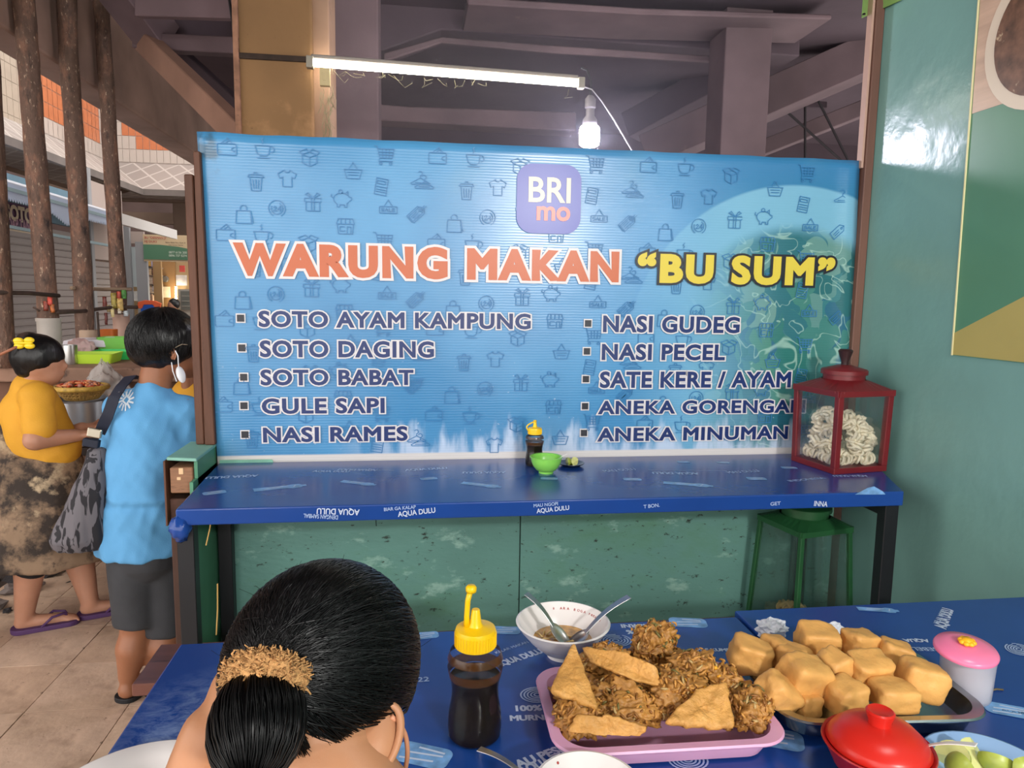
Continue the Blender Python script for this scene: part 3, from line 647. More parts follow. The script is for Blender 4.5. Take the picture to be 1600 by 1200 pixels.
# crumpled wrap at the left corner
def crump(mb, c, r, seed, n=3, amp=.35, fl=(1, 1, 1)):
    bm2 = bmesh.new(); bmesh.ops.create_icosphere(bm2, subdivisions=n, radius=1)
    idx = {}
    vs = []
    for v in bm2.verts:
        d = v.co.normalized(); k = 1+amp*nz(d, 2.2, seed)+amp*.5*nz(d, 5, seed+3)
        vs.append(Vector(c)+Vector((d.x*r*fl[0]*k, d.y*r*fl[1]*k, d.z*r*fl[2]*k)))
    bm2.verts.index_update(); fs = [tuple(v.index for v in f.verts) for f in bm2.faces]; bm2.free(); mb.add(vs, fs)
mb = MB(); crump(mb, Vector((-.617, 1.935, SZ-.055))-SO, .036, 5, 3, .28, (.75, 1, 1.0)); mb.build('folded_wrap', blue, shf, smooth=True)
for x, y in ((-.608, 1.955), (1.445, 1.945), (-.628, D-.045), (1.44, D-.04)):
    mb = MB(); mb.box((x-.022, y-.02, 0), (x+.022, y+.02, SZ-.045)); mb.T = Matrix.Identity(4)
    o = mb.build('leg', black_metal, shf, bev=.002, seg=1); o.data.transform(Matrix.Translation(-SO))
mb = MB(); mb.box((1.43, 1.95, SZ-.085), (1.455, 2.42, SZ-.045)); o = mb.build('side_rail', black_metal, shf, bev=.002, seg=1); o.data.transform(Matrix.Translation(-SO))
# slivers of bamboo by the stub wall
for k, (p, q) in enumerate(((aty(332, 798, 2.2), aty(322, 852, 2.2)), (aty(340, 912, 2.2), aty(338, 992, 2.2)))):
    mb = MB(); mb.tube([p, (p+q)/2+Vector((.002, 0, 0)), q], .0022, 5); tag(mb.build('bamboo_sliver', M('straw', 'c8a05c', .6)), ['short split bamboo sliver hanging just under the shelf by the stub wall', 'long split bamboo sliver standing low beside the dark shelf leg'][k], 'sliver', 'bamboo slivers under the shelf')
# dining tables
TZ = .80
def table(name, label, x0, x1, y0, y1, mat, zt):
    t = thing(name, label, 'table', ((x0+x1)/2, (y0+y1)/2, 0)); TO = Vector(t.location)
    mb = MB(); mb.box((x0, y0, zt-.03), (x1, y1, zt)); o = mb.build('table_top', mat, t, bev=.004, seg=2); o.data.transform(Matrix.Translation(-TO))
    mb = MB(); mb.box((x0+.05, y0+.04, zt-.09), (x1-.05, y1-.04, zt-.031)); o = mb.build('apron_frame', M('bench_wood', '5a3a30', .6, var=.2, scale=6), t); o.data.transform(Matrix.Translation(-TO))
    for x in (x0+.07, x1-.07):
        for y in (y0+.07, y1-.07):
            mb = MB(); mb.box((x-.025, y-.025, 0), (x+.025, y+.025, zt-.09)); o = mb.build('leg', M('bench_wood', '5a3a30'), t, bev=.003, seg=1); o.data.transform(Matrix.Translation(-TO))
    return t, TO
tb, TO = table('dining_table', 'blue vinyl covered dining table carrying the pink tray of fritters', -.465, .712, .72, 1.425, blue2, TZ)
me = [c for c in tb.children if c.name.startswith('table_top')][0].data
me.transform(Matrix.Translation(TO)); tt = [c for c in tb.children if c.name.startswith('table_top')][0]; tt.location = -TO
tb2, TO2 = table('dining_table', 'blue vinyl covered dining table carrying the pink lidded sugar jar', .716, 1.60, .72, 1.447, blue, TZ+.004)
def tprint(L, tbl, OO, z):
    out = []
    for s, px, py, ang, size, mt in L:
        p = atz(px, py, z); out.append((s, p.x, p.y, ang, size, mt))
    vprint(tbl, OO, z, out)
tprint([('AQUA DULU', 355, 1068, 8, .11, print_m), ('KELAR MAKAN', 776, 1022, 28, .075, print_m), ('AQUA DULU', 780, 1045, 26, .10, print_w), ('100%', 806, 1112, -4, .042, print_w), ('MURNI', 797, 1127, -4, .058, print_w), ('spiral', 840, 1086, 0, .030, 0), ('cup', 660, 1180, -25, .05, 0),
        ('MURNI', 1015, 975, 176, .06, print_w), ('100%', 1012, 984, 176, .045, print_w), ('spiral', 962, 1001, 0, .032, 0), ('cup', 1075, 973, -12, .045, 0), ('PAS KUMPUL', 1090, 1018, -6, .08, print_w), ('AU PESEN', 810, 1202, 22, .10, print_w), ('AQUA DULU', 818, 1215, 22, .10, print_w), ('spiral', 1075, 1188, 0, .03, 0),
        ('cup', 1205, 1152, -25, .055, 0), ('cup', 790, 985, -10, .035, 0), ('cup', 665, 993, 5, .03, 0), ('22', 652, 1066, 0, .02, print_m)], tb, TO, TZ)
tprint([('AQUA DULU', 1482, 985, 44, .115, print_w), ('KELAR NGOPI', 1467, 976, 42, .085, print_m), ('AQUA', 1448, 998, 172, .05, print_w), ('SEBELUM', 1462, 1012, 172, .075, print_m), ('bottle', 1372, 953, -14, .045, 0), ('INGAT BON.', 1400, 1158, 28, .09, print_w), ('AQUA DULU', 1415, 1168, 28, .10, print_w), ('spiral', 1592, 1015, 30, .028, 0), ('cup', 1575, 1110, -28, .04, 0), ('AQUA', 1565, 1112, -28, .035, M('aqua_blue', '2c50a0', .4)), ('cup', 1385, 1145, 10, .04, 0)], tb2, TO2, TZ+.0045)
# bench beyond the table
bw = M('bench_top', '6a4238', .4, var=.25, scale=5, stretch=(.6, 4, 1), dirt=[('9a6a50', .12, 12), ('3a2420', .2, 6)])
bn = thing('bench', 'dark brown wooden bench along the far side of the blue table', 'bench', (.3, 2.02, 0)); BN = Vector(bn.location)
for nme, a, b in (('seat', (-.755, 1.915, .415), (1.10, 2.14, .45)), ('rail', (-.70, 1.95, .35), (1.05, 2.10, .414))):
    mb = MB(); mb.box(a, b); o = mb.build(nme, bw if nme == 'seat' else black_metal, bn, bev=.003, seg=1); o.data.transform(Matrix.Translation(-BN))
for x in (-.68, 1.0):
    for y in (1.965, 2.085):
        mb = MB(); mb.box((x-.02, y-.02, 0), (x+.02, y+.02, .35)); o = mb.build('leg', black_metal, bn); o.data.transform(Matrix.Translation(-BN))
# ================================================================ THINGS ON THE SHELF
def lantern(name, label, cx, cy, z, w, ang, hh, paint, glass, taper=0, capr=.07, capz=.05, roof=.05, knob=True, bot=.02, post=.016):
    t = thing(name, label, 'food container', (cx, cy, z), ang); h = w/2; p = post
    mb = MB(); mb.box((-h, -h, 0), (h, h, bot)); mb.build('base', paint, t, bev=.002)
    ht = h+taper
    def P(sx, sy, zz): k = h+(ht-h)*(zz/hh); return Vector((sx*k, sy*k, zz))
    for sx, sy in ((-1, -1), (1, -1), (1, 1), (-1, 1)):
        mb = MB(); a = P(sx, sy, bot); b = P(sx, sy, hh); q = Vector((-sx*p/2, -sy*p/2, 0)); mb.bar(a+q, b+q, p, p, up=(0, 1, 0)); mb.build('corner_post', paint, t, bev=.002)
    mb = MB()
    for zz in (hh-.006,):
        k = (h+(ht-h)*(zz/hh))
        for a, b in (((-k, -k), (k, -k)), ((k, -k), (k, k)), ((k, k), (-k, k)), ((-k, k), (-k, -k))): mb.bar((*a, zz), (*b, zz), .010, .020)
    mb.build('top_rail', paint, t, bev=.001)
    for i, (a, b) in enumerate((((-1, -1), (1, -1)), ((1, -1), (1, 1)), ((1, 1), (-1, 1)), ((-1, 1), (-1, -1)))):
        mb = MB(); A = P(*a, bot); B = P(*b, bot); C = P(*b, hh-.01); E = P(*a, hh-.01); n = (B-A).cross(E-A).normalized()*.0016
        s = [v*1 for v in (A, B, C, E)]; s = [Vector((v.x*.955, v.y*.955, v.z)) for v in s]
        mb.add([v for v in s]+[v+n for v in s], [(0, 1, 2, 3), (7, 6, 5, 4), (0, 4, 5, 1), (1, 5, 6, 2), (2, 6, 7, 3), (3, 7, 4, 0)]); mb.build('glass_pane', glass, t)
    # pyramid roof with round neck and lid
    k = ht+.006; mb = MB(); n = 32; ring = []
    sq = []
    for j in range(n):
        a = 2*pi*j/n+pi/n; c_, s_ = cos(a), sin(a); m_ = max(abs(c_), abs(s_)); sq.append((c_/m_*k, s_/m_*k))
    vs = [(x, y, hh-.004) for x, y in sq]+[(x, y, hh+.003) for x, y in sq]+[(cos(2*pi*j/n+pi/n)*capr, sin(2*pi*j/n+pi/n)*capr, hh+roof) for j in range(n)]
    mb.add(vs, [(j, (j+1) % n, n+(j+1) % n, n+j) for j in range(n)]+[(n+j, n+(j+1) % n, 2*n+(j+1) % n, 2*n+j) for j in range(n)]+[tuple(range(n))]); mb.build('roof', paint, t)
    mb = MB(); mb.lathe([(capr*.94, hh+roof-.008), (capr*.94, hh+roof+capz*.5), (capr*1.05, hh+roof+capz*.5), (capr*1.05, hh+roof+capz-.004), (capr, hh+roof+capz), (capr*.3, hh+roof+capz+.014), (0, hh+roof+capz+.016)], 32)
    lid = mb.build('lid', paint, t, smooth=True, angle=35)
    if knob:
        zz = hh+roof+capz+.012; mb = MB(); mb.lathe([(.012, zz), (.012, zz+.012), (.022, zz+.042), (.024, zz+.05), (.018, zz+.056), (0, zz+.057)], 20); mb.build('knob', M('knob_dark', '30181a', .4), lid, smooth=True, angle=40)
    return t
red_p = M('red_paint', '6c191f', .38, var=.15, scale=8, dirt=[('3a1416', .12, 22)])
gr_p = M('green_enamel', '22542f', .4, var=.15, scale=8, dirt=[('0c2416', .15, 18)])
glass = M('dusty_glass', 'b4c0be', .08, trans=1, alpha=.16, spec=.6); 
glass2 = M('dusty_glass_green', '88a498', .08, trans=1, alpha=.2, spec=.6)
a = Vector((1.378, 2.132)); b = Vector((1.592, 2.165)); ang = math.atan2(b.y-a.y, b.x-a.x); w = (b-a).length
cc = a+(b-a)/2+Vector((-(b-a).y, (b-a).x))/2
RL = lantern('cracker_tin', 'red painted glass-sided cracker tin standing on the blue shelf', cc.x, cc.y, SZ, w, ang, .275, red_p, glass, taper=.004, capr=.072, capz=.034, roof=.032, post=.021)
GL = lantern('cracker_tin', 'green painted glass-sided cracker tin standing on the floor under the shelf', 1.385, 2.30, .30, .262, radians(12), .417, gr_p, glass2, taper=-.02, capr=.085, capz=.035, roof=.028, knob=False)
mb = MB(); mb.box((-.17, -.17, -.30), (.17, .17, -.001)); mb.build('stand', M('stand_dark', '2a2624', .8), GL)
# coiled crackers
ck = M('cracker_cream', 'ece0c6', .6, var=.08, scale=30, bump=.002, bscale=90); ck2 = M('cracker_tan', 'c8a468', .6, var=.15, scale=30, bump=.002, bscale=90)
def cracker(T, r, seed, mat, label, group):
    rnd = random.Random(seed); mb = MB(); mb.T = T
    for layer in range(2):
        pts = []
        turns = 2.6; n = 64
        for i in range(n):
            a = i/n*turns*2*pi; rr = r*(1-.72*i/n); wob = .10*r*sin(a*7+layer*2)+.05*r*rnd.uniform(-1, 1)
            pts.append(((rr+wob*.6)*cos(a), (rr+wob*.6)*sin(a), layer*.016+.012*sin(a*5+layer)+.010*i/n))
        mb.tube(pts, .0062, 6)
    # loopy edge
    pts = []
    for i in range(130):
        a = i/130*2*pi; b = i/130*2*pi*14; pts.append(((r*.93+.010*cos(b))*cos(a), (r*.93+.010*cos(b))*sin(a), .008+.014*sin(b)))
    mb.tube(pts, .0042, 5, closed=True)
    o = mb.build('cracker', mat, smooth=True); return tag(o, label, 'cracker', group)
Rz = Matrix.Translation((cc.x, cc.y, SZ+.022)) @ Matrix.Rotation(ang, 4, 'Z')
def RT4(x, y, z, rx, ry=0, rz=0): return Rz @ Matrix.Translation((x, y, z)) @ Euler((radians(rx), radians(ry), radians(rz))).to_matrix().to_4x4()
for k, (T, l) in enumerate((
    (RT4(.040, -.045, .012, 4), 'cream coiled cracker lying flat against the front pane of the red tin'), (RT4(-.045, -.035, .012, 3), 'cream coiled cracker lying flat in the near corner of the red tin'), (RT4(-.04, .045, .014, -4), 'cream coiled cracker lying flat at the back of the red tin by the banner'), (RT4(.045, .048, .016, 2), 'cream coiled cracker lying flat in the far corner of the red tin'),
    (RT4(.022, -.062, .082, 80, 0, 4), 'cream coiled cracker showing its full spiral behind the front pane of the red tin'), (RT4(.066, -.022, .078, 60, 35, -20), 'cream coiled cracker leaning at the end of the red tin nearest the green wall'), (RT4(-.045, .02, .075, 35, -40, 0), 'cream coiled cracker leaning on the pane of the red tin nearest the banner'),
    (RT4(.015, -.03, .130, 30, 5, 0), 'cream coiled cracker on top of the heap in the red tin'), (RT4(-.058, -.005, .135, 8, -72, 0), 'cream coiled cracker standing high on edge in the red tin next to the banner'))):
    cracker(T, .047, k, ck, l, 'coiled crackers in the red tin')
Gz = Matrix.Translation((1.385, 2.30, .322)) @ Matrix.Rotation(radians(12), 4, 'Z')
for k, (x, y, z, l) in enumerate(((-.07, -.05, .01, 'tan coiled cracker at the edge of the green tin away from the wall'), (.045, -.06, .012, 'tan coiled cracker at the front of the green tin'), (.02, .05, .03, 'tan coiled cracker heaped highest in the green tin'), (-.03, -.01, .03, 'tan coiled cracker on the middle of the heap in the green tin'))):
    cracker(Gz @ Matrix.Translation((x, y, z)) @ Euler((.2*k, .1, k)).to_matrix().to_4x4(), .05, 30+k, ck2, l, 'coiled crackers in the green tin')
# squeeze bottles
def bottle(name, label, loc, s, tipopen, rz=0):
    t = thing(name, label, 'bottle', loc, rz)
    KB = 1.17; H_ = .93
    prof = [(0, 0), (.034, 0), (.039, .004), (.0405, .02), (.0395, .045), (.036, .07), (.035, .09), (.0375, .11), (.0405, .13), (.0405, .145), (.036, .160), (.028, .172)]
    mb = MB(); mb.lathe([(r*s*KB, z*s) for r, z in prof]+[((r-.0015)*s*KB, z*s) for r, z in prof[::-1][:-2]]+[(0, .004*s)], 36); mb.build('body', M('bottle_plastic', '8c7c60', .12, alpha=.02), t, smooth=True)
    inner = [(0, .003), (.033, .003)]+[(r-.0025, z) for r, z in prof[2:8]]+[(.0355, .112), (0, .112)]
    mb = MB(); mb.lathe([(r*s*KB, z*s) for r, z in inner], 36); mb.build('soy_sauce', M('soy', '080404', .12), t, smooth=True, angle=40)
    mb = MB(); film = [(.0365, .113), (.039, .13), (.039, .145), (.0355, .158)]; mb.lathe([(r*s*KB, z*s) for r, z in film], 36); mb.build('sauce_film', M('soy_film', '4a2c10', .2, alpha=.85), t, smooth=True)
    ye = M('yellow_plastic', 'f2c410', .32, spec=.5)
    mb = MB(); n = 60; prof2 = []
    mb.lathe([(.0335*s, .168*s), (.0335*s, .195*s), (.032*s, .2*s), (.012*s, .204*s), (.0095*s, .210*s), (.0068*s, .232*s), (.0058*s, .234*s), (0, .234*s)], 40)
    for j in range(40):
        a = 2*pi*j/40; mb.bar((.0335*s*cos(a), .0335*s*sin(a), .169*s), (.0335*s*cos(a), .0335*s*sin(a), .193*s), .002*s, .002*s)
    cap = mb.build('cap', ye, t, smooth=True, angle=40)
    mb = MB()
    if tipopen:
        mb.tube([(-.014*s, 0, .203*s), (-.0145*s, 0, .222*s), (-.013*s, 0, .250*s), (-.009*s, 0, .268*s)], [.0055*s, .0045*s, .0045*s, .0048*s], 10); mb.lathe([(0, .266*s), (.0085*s, .266*s), (.009*s, .270*s), (.009*s, .274*s), (.006*s, .278*s), (0, .278*s)], 16, (-.0078*s, 0, 0))
    else:
        pts = [(-.034*s, 0, .185*s)]+[(-.030*s+(-.026*s)*sin(pi*k/8)+.036*s*(k/8), 0, .185*s+.052*s*(k/8)) for k in range(1, 9)]
        mb.tube(pts, .0035*s, 8); mb.lathe([(0, .232*s), (.008*s, .232*s), (.008*s, .24*s), (0, .241*s)], 14)
    mb.build('tip_stopper', ye, cap, smooth=True)
    t.scale = (1, 1, H_); return t
p = atz(742, 1150, TZ); bottle('sauce_bottle', 'soy sauce squeeze bottle with its tall yellow stopper open on the near table', (p.x, p.y+.005, TZ), .97, True)
p = atz(837, 727, SZ); bottle('sauce_bottle', 'soy sauce squeeze bottle with closed yellow cap standing on the blue shelf', (p.x-.005, p.y, SZ), .70, False)
# green bowl with a white spoon
def bowl(name, label, loc, R, h, foot, mat, cat='bowl', lip=.004, group=None, prof=None):
    t = thing(name, label, cat, loc, group=group)
    pr = [(foot, 0), (foot, .006)]+[(foot+(R-foot)*(sin(pi/2*k/8)**.8), .006+(h-.006)*(k/8)**1.25) for k in range(1, 9)]
    if prof: pr = prof
    out = [(0, 0)]+pr+[(pr[-1][0]+lip, pr[-1][1]+.001), (pr[-1][0]+lip*.6, pr[-1][1]+.003)]+[(r-.0035, z+.002) for r, z in pr[::-1][:-2]]+[(0, pr[1][1]+.004)]
    mb = MB(); mb.lathe(out, 48); mb.build('bowl', mat, t, smooth=True, angle=50); return t
p = atz(855, 741, SZ)
bowl('sauce_bowl', 'small lime green plastic bowl on the blue shelf before the bottle', (p.x, p.y+.022, SZ), .050, .052, .024, M('lime_plastic', '84cc58', .3, sss=.2))
def spoon(name, label, p, q, r_, mat, group=None, w=.005, ladle=True, up=None):
    """p handle end, q bowl end"""
    t = thing(name, label, 'spoon', tuple(p), group=group); p = Vector(p); q = Vector(q); d = (q-p); L = d.length; d.normalize()
    x = d.cross(Vector((0, 0, 1))).normalized(); n = x.cross(d)
    mb = MB(); N = 12; vs = []
    for i in range(N+1):
        s = i/N; ww = w*(1.0-.45*s) if s < .9 else w*.6; c = d*(L-r_*1.4)*s+n*(.010*math.sin(pi*s)*(L/.2))
        for a, b in ((-1, -.35), (1, -.35), (1, .35), (-1, .35)): vs.append(c+x*a*ww+n*b*.0022)
    fs = [(0, 1, 2, 3), (4*N+3, 4*N+2, 4*N+1, 4*N)]
    for i in range(N):
        for k in range(4): fs.append((4*i+k, 4*i+(k+1) % 4, 4*i+4+(k+1) % 4, 4*i+4+k))
    mb.add(vs, fs); mb.build('handle', mat, t, smooth=True, bev=.0006)
    if ladle:
        mb = MB(); R = Matrix((x, d, n)).transposed()
        T0 = Matrix.Translation(d*(L-r_*.7)) @ R.to_4x4(); mb.T = T0
        pr = [(0, -.32), (.5, -.27), (.8, -.15), (1, 0), (.97, .01), (.78, -.12), (.5, -.23), (0, -.28)]
        mb.lathe([(a*r_*.72, b*r_*.9) for a, b in pr], 28, sx=1, sy=1.45); mb.build('spoon_bowl', mat, t, smooth=True)
    return t
steel = M('steel', 'c8c8c6', .32, metal=1); white_pl = M('white_plastic', 'e4e0dc', .35)
a = atz(855, 726, SZ+.045); spoon('spoon', 'white plastic spoon resting in the lime green bowl', aty(886, 709, p.y), (p.x+.005, p.y+.02, SZ+.012), .012, white_pl, w=.0035)
p = atz(893, 729, SZ)
t = thing('saucer', 'small dark metal saucer of cut limes on the blue shelf', 'saucer', (p.x, p.y+.01, SZ)); mb = MB(); mb.lathe([(0, 0), (.028, 0), (.045, .010), (.046, .012), (.044, .012), (.027, .003), (0, .003)], 36); mb.build('dish', M('dark_steel', '5a5e66', .3, metal=1), t, smooth=True)
def lime(loc, R, half, label, rot, group):
    t = thing('lime_piece', label, 'lime', loc, group=group); t.rotation_euler = rot
    mb = MB(); n = 20; m_ = 8; vs = []; fs = []
    for i in range(m_+1):
        th = half*i/m_-half/2
        for j in range(n//2+1):
            ph = pi*j/(n//2); vs.append((R*sin(ph)*cos(th), R*sin(ph)*sin(th), R*1.1*cos(ph)))
    k = n//2+1
    for i in range(m_):
        for j in range(n//2): fs.append((i*k+j, i*k+j+1, (i+1)*k+j+1, (i+1)*k+j))
    mb.add(vs, fs); mb.build('peel', M('lime_peel', 'a0aa48', .35, var=.25, scale=30), t, smooth=True)
    mb = MB()
    for i in (0, m_):
        pl = vs[i*k:(i+1)*k]; mb.add(pl, [tuple(range(k))])
    mb.build('flesh', M('lime_flesh', 'd8d890', .25, var=.1, scale=60, sss=.2), t)
    return t
for k, (dx, dy, a) in enumerate(((-.016, -.004, 0), (.014, -.004, 2.2), (.002, .014, 4))): lime((p.x+dx, p.y+.01+dy, SZ+.016), .016, 2.6, ['squeezed lime wedge beside the lime green bowl on the shelf', 'squeezed lime wedge at the free end of the dark saucer', 'squeezed lime wedge at the back of the dark saucer near the banner'][k], (1.2, .3*k, a), 'lime pieces on the saucer')
# ================================================================ FOOD AND DISHES ON THE TABLE
def rect_tray(name, label, x0, x1, y0, y1, z0, zr, r, lip, inset, mat, rz=0, thick=.003, cat='tray'):
    cx, cy = (x0+x1)/2, (y0+y1)/2; t = thing(name, label, cat, (cx, cy, z0), rz); hx, hy = (x1-x0)/2, (y1-y0)/2
    def ring(k, z, rr): return [(x, y, z) for x, y in rrect(-hx+k, -hy+k, hx-k, hy-k, max(rr, .008), 8)]
    h = zr-z0
    rs = [ring(inset+.012, 0, r*.7), ring(inset, .004, r*.8), ring(lip, h-.008, r), ring(lip-.001, h-.004, r), ring(.002, h-.004, r+.004), ring(0, h-.001, r+.005), ring(.002, h+.002, r+.004), ring(lip+thick, h+.001, r-.001), ring(lip+thick+.002, h-.006, r-.001), ring(inset+thick, .007, r*.8), ring(inset+.014, thick, r*.7)]
    mb = MB(); n = len(rs[0]); vs = [p for q in rs for p in q]; fs = [tuple(range(n))[::-1]]
    for a in range(len(rs)-1): fs += [(a*n+i, a*n+(i+1) % n, (a+1)*n+(i+1) % n, (a+1)*n+i) for i in range(n)]
    fs.append(tuple(range((len(rs)-1)*n, len(rs)*n))); mb.add(vs, fs); mb.build('tray_body', mat, t, smooth=True, angle=40); return t
ZR = .840
pink = M('pink_plastic', 'd9a3c4', .35, sss=.15)
rect_tray('serving_tray', 'pink plastic tray heaped with vegetable fritters', .205, .572, .928, 1.178, TZ, ZR, .045, .014, .028, pink, radians(-1.5))
rect_tray('serving_tray', 'stainless steel tray heaped with fried tofu', .583, .935, .950, 1.198, TZ+.006, ZR+.004, .05, .012, .022, M('tray_steel', 'a8acae', .25, metal=1, bump=.0003, bscale=30), radians(-4))
# ---- tofu
tofu_m = M('fried_tofu', 'd6a05a', .5, var=.2, scale=14, bump=.003, bscale=50, dirt=[('b47c3a', .22, 22, .3), ('e6c08a', .25, 12, .3)], sss=.1, spec=.4)
def tofu(px, py, z, sx, sy, sz, rot, seed, label):
    p = atz(px, py, z); bm_ = bmesh.new(); bmesh.ops.create_cube(bm_, size=1); bmesh.ops.subdivide_edges(bm_, edges=bm_.edges, cuts=9, use_grid_fill=True)
    for v in bm_.verts:
        c = v.co*2; k = 6.5; L = (abs(c.x)**k+abs(c.y)**k+abs(c.z)**k)**(1/k); c = c/L
        d = c.normalized(); puff = .94+.10*nz(c, 1.3, seed*3.1)+.035*nz(c, 4, seed)-.04*abs(nz(c, 2.4, seed+9))
        v.co = Vector((c.x*sx/2*(1+.12*nz((c.y, c.z, seed), 1)), c.y*sy/2*(1+.12*nz((c.x, c.z, seed+5), 1)), c.z*sz/2*(1+.1*nz((c.x, c.y, seed+8), 1))))*puff
    mb = MB(); mb.bm.free(); mb.bm = bm_; o = mb.build('fried_tofu', tofu_m, smooth=True); o.location = p; o.rotation_euler = [radians(a) for a in rot]
    return tag(o, label, 'tofu', 'fried tofu on the steel tray')
for a in [
    (1172, 1024, .872, .075, .062, .058, (8, 14, -12), 1, 'fried tofu block at the tray end nearest the pink tray'),
    (1213, 1016, .866, .05, .055, .05, (4, 10, 20), 2, 'small fried tofu block tucked behind the one nearest the pink tray'),
    (1278, 1000, .880, .078, .06, .055, (10, 6, -10), 3, 'fried tofu block standing highest at the back of the steel tray'),
    (1343, 1006, .876, .066, .055, .05, (0, 8, 10), 4, 'rounded fried tofu block at the back, second from the highest one'),
    (1398, 1022, .868, .060, .05, .048, (0, 14, -16), 5, 'fried tofu block at the back corner towards the pink lidded jar'),
    (1240, 1030, .866, .055, .055, .05, (0, 6, 30), 6, 'fried tofu block half hidden behind the largest wrinkled one'),
    (1256, 1056, .880, .078, .062, .066, (14, 14, 8), 7, 'large wrinkled fried tofu block in the middle of the pile'),
    (1303, 1044, .876, .052, .055, .06, (6, -14, 16), 8, 'narrow fried tofu block leaning on the large wrinkled one'),
    (1357, 1044, .878, .080, .055, .048, (16, 3, 4), 9, 'broad fried tofu block with a torn lower edge in the pile'),
    (1440, 1062, .866, .074, .062, .062, (0, 12, -14), 10, 'big fried tofu block at the end of the tray towards the pink lidded jar'),
    (1218, 1082, .866, .078, .050, .050, (22, 36, 14), 11, 'tilted fried tofu block at the front corner of the steel tray'),
    (1320, 1088, .858, .062, .055, .055, (6, -6, 12), 12, 'fried tofu block at the front of the tray above the rim seam'),
    (1396, 1086, .858, .075, .055, .046, (4, 4, -4), 13, 'squarish fried tofu block at the front in the shade of the big one'),
    (1262, 1100, .843, .040, .04, .040, (0, 5, 5), 14, 'small fried tofu block low at the front between two larger ones'),
    (1365, 1068, .846, .05, .05, .04, (0, 0, 30), 15, 'fried tofu block buried low in the middle of the steel tray'),
    (1290, 1050, .835, .10, .09, .04, (0, 0, 10), 16, 'fried tofu block at the bottom under the large wrinkled one')]: tofu(*a)
# ---- fritters
fr_gold = M('fritter_gold', 'd09850', .5, var=.25, scale=26, bump=.004, bscale=110, dirt=[('8e5820', .42, 30, .25), ('e4b470', .4, 16, .25)], spec=.45)
fr_dark = M('fritter_brown', 'b07c3c', .45, var=.35, scale=34, bump=.0025, bscale=120, dirt=[('5c3c18', .3, 30, .2), ('d2a462', .3, 24, .2), ('7e7a44', .10, 40, .1)], spec=.5)
shred_m = [M('shred_brown', '8a5a28', .45), M('shred_pale', 'b89a64', .4), M('shred_green', '6c6434', .45), M('shred_gold', 'c08840', .45)]
corn_m = M('corn', 'eaa024', .35, sss=.2)
G_FR = 'fried fritters on the pink tray'
def slab(pts, thick, seed, label, mat, amp=.006, round_=.35):
    """flat battered piece: pts = [(px,py,z)...] outline of the upper side"""
    P = [atz(x, y, z) for x, y, z in pts]; c = sum(P, Vector())/len(P)
    n = Vector()
    for i in range(len(P)): n += (P[i]-c).cross(P[(i+1) % len(P)]-c)
    n.normalize()
    if n.z < 0: n = -n
    # dense outline
    out = []
    for i in range(len(P)):
        for k in range(14): out.append(P[i].lerp(P[(i+1) % len(P)], k/14))
    for _ in range(3): out = [(out[i-1]+out[i]*2+out[(i+1) % len(out)])/4 for i in range(len(out))]
    m_ = len(out); R = 9; vs = []; fs = []
    for side in (1, -1):
        for r in range(R):
            s = r/R if side > 0 else 1-(r+1)/R
            pass
    rings = []
    prof = [(s/8*.96, 1) for s in range(1, 9)]+[(1.02, .5), (1.03, 0), (1.0, -.6)]+[(s/6*.94, -1) for s in range(6, 0, -1)]
    vs.append(c+n*thick/2)
    for s, hgt in prof:
        for j, p in enumerate(out):
            q = c+(p-c)*s; 
            d = amp*nz(q, 30, seed)+amp*.6*nz(q, 75, seed+4)+amp*.3*nz(q, 150, seed)
            edge = s*s
            e2 = (p-c).normalized()*amp*(1.0*nz(q, 60, seed+7)+.6*nz(q, 140, seed))*edge
            vs.append(q+n*(hgt*thick/2+d+amp*.9*nz(c+(p-c)*s, 14, seed+2))+e2)
    vs.append(c-n*thick/2)
    k = len(prof)
    for j in range(m_): fs.append((0, 1+j, 1+(j+1) % m_))
    for i in range(k-1):
        for j in range(m_): fs.append((1+i*m_+j, 1+(i+1)*m_+j, 1+(i+1)*m_+(j+1) % m_, 1+i*m_+(j+1) % m_))
    L_ = 1+k*m_
    for j in range(m_): fs.append((L_, 1+(k-1)*m_+(j+1) % m_, 1+(k-1)*m_+j))
    mb = MB(); mb.add([v-c for v in vs], fs); o = mb.build('fritter', mat, smooth=True); o.location = c
    return tag(o, label, 'fritter', G_FR)
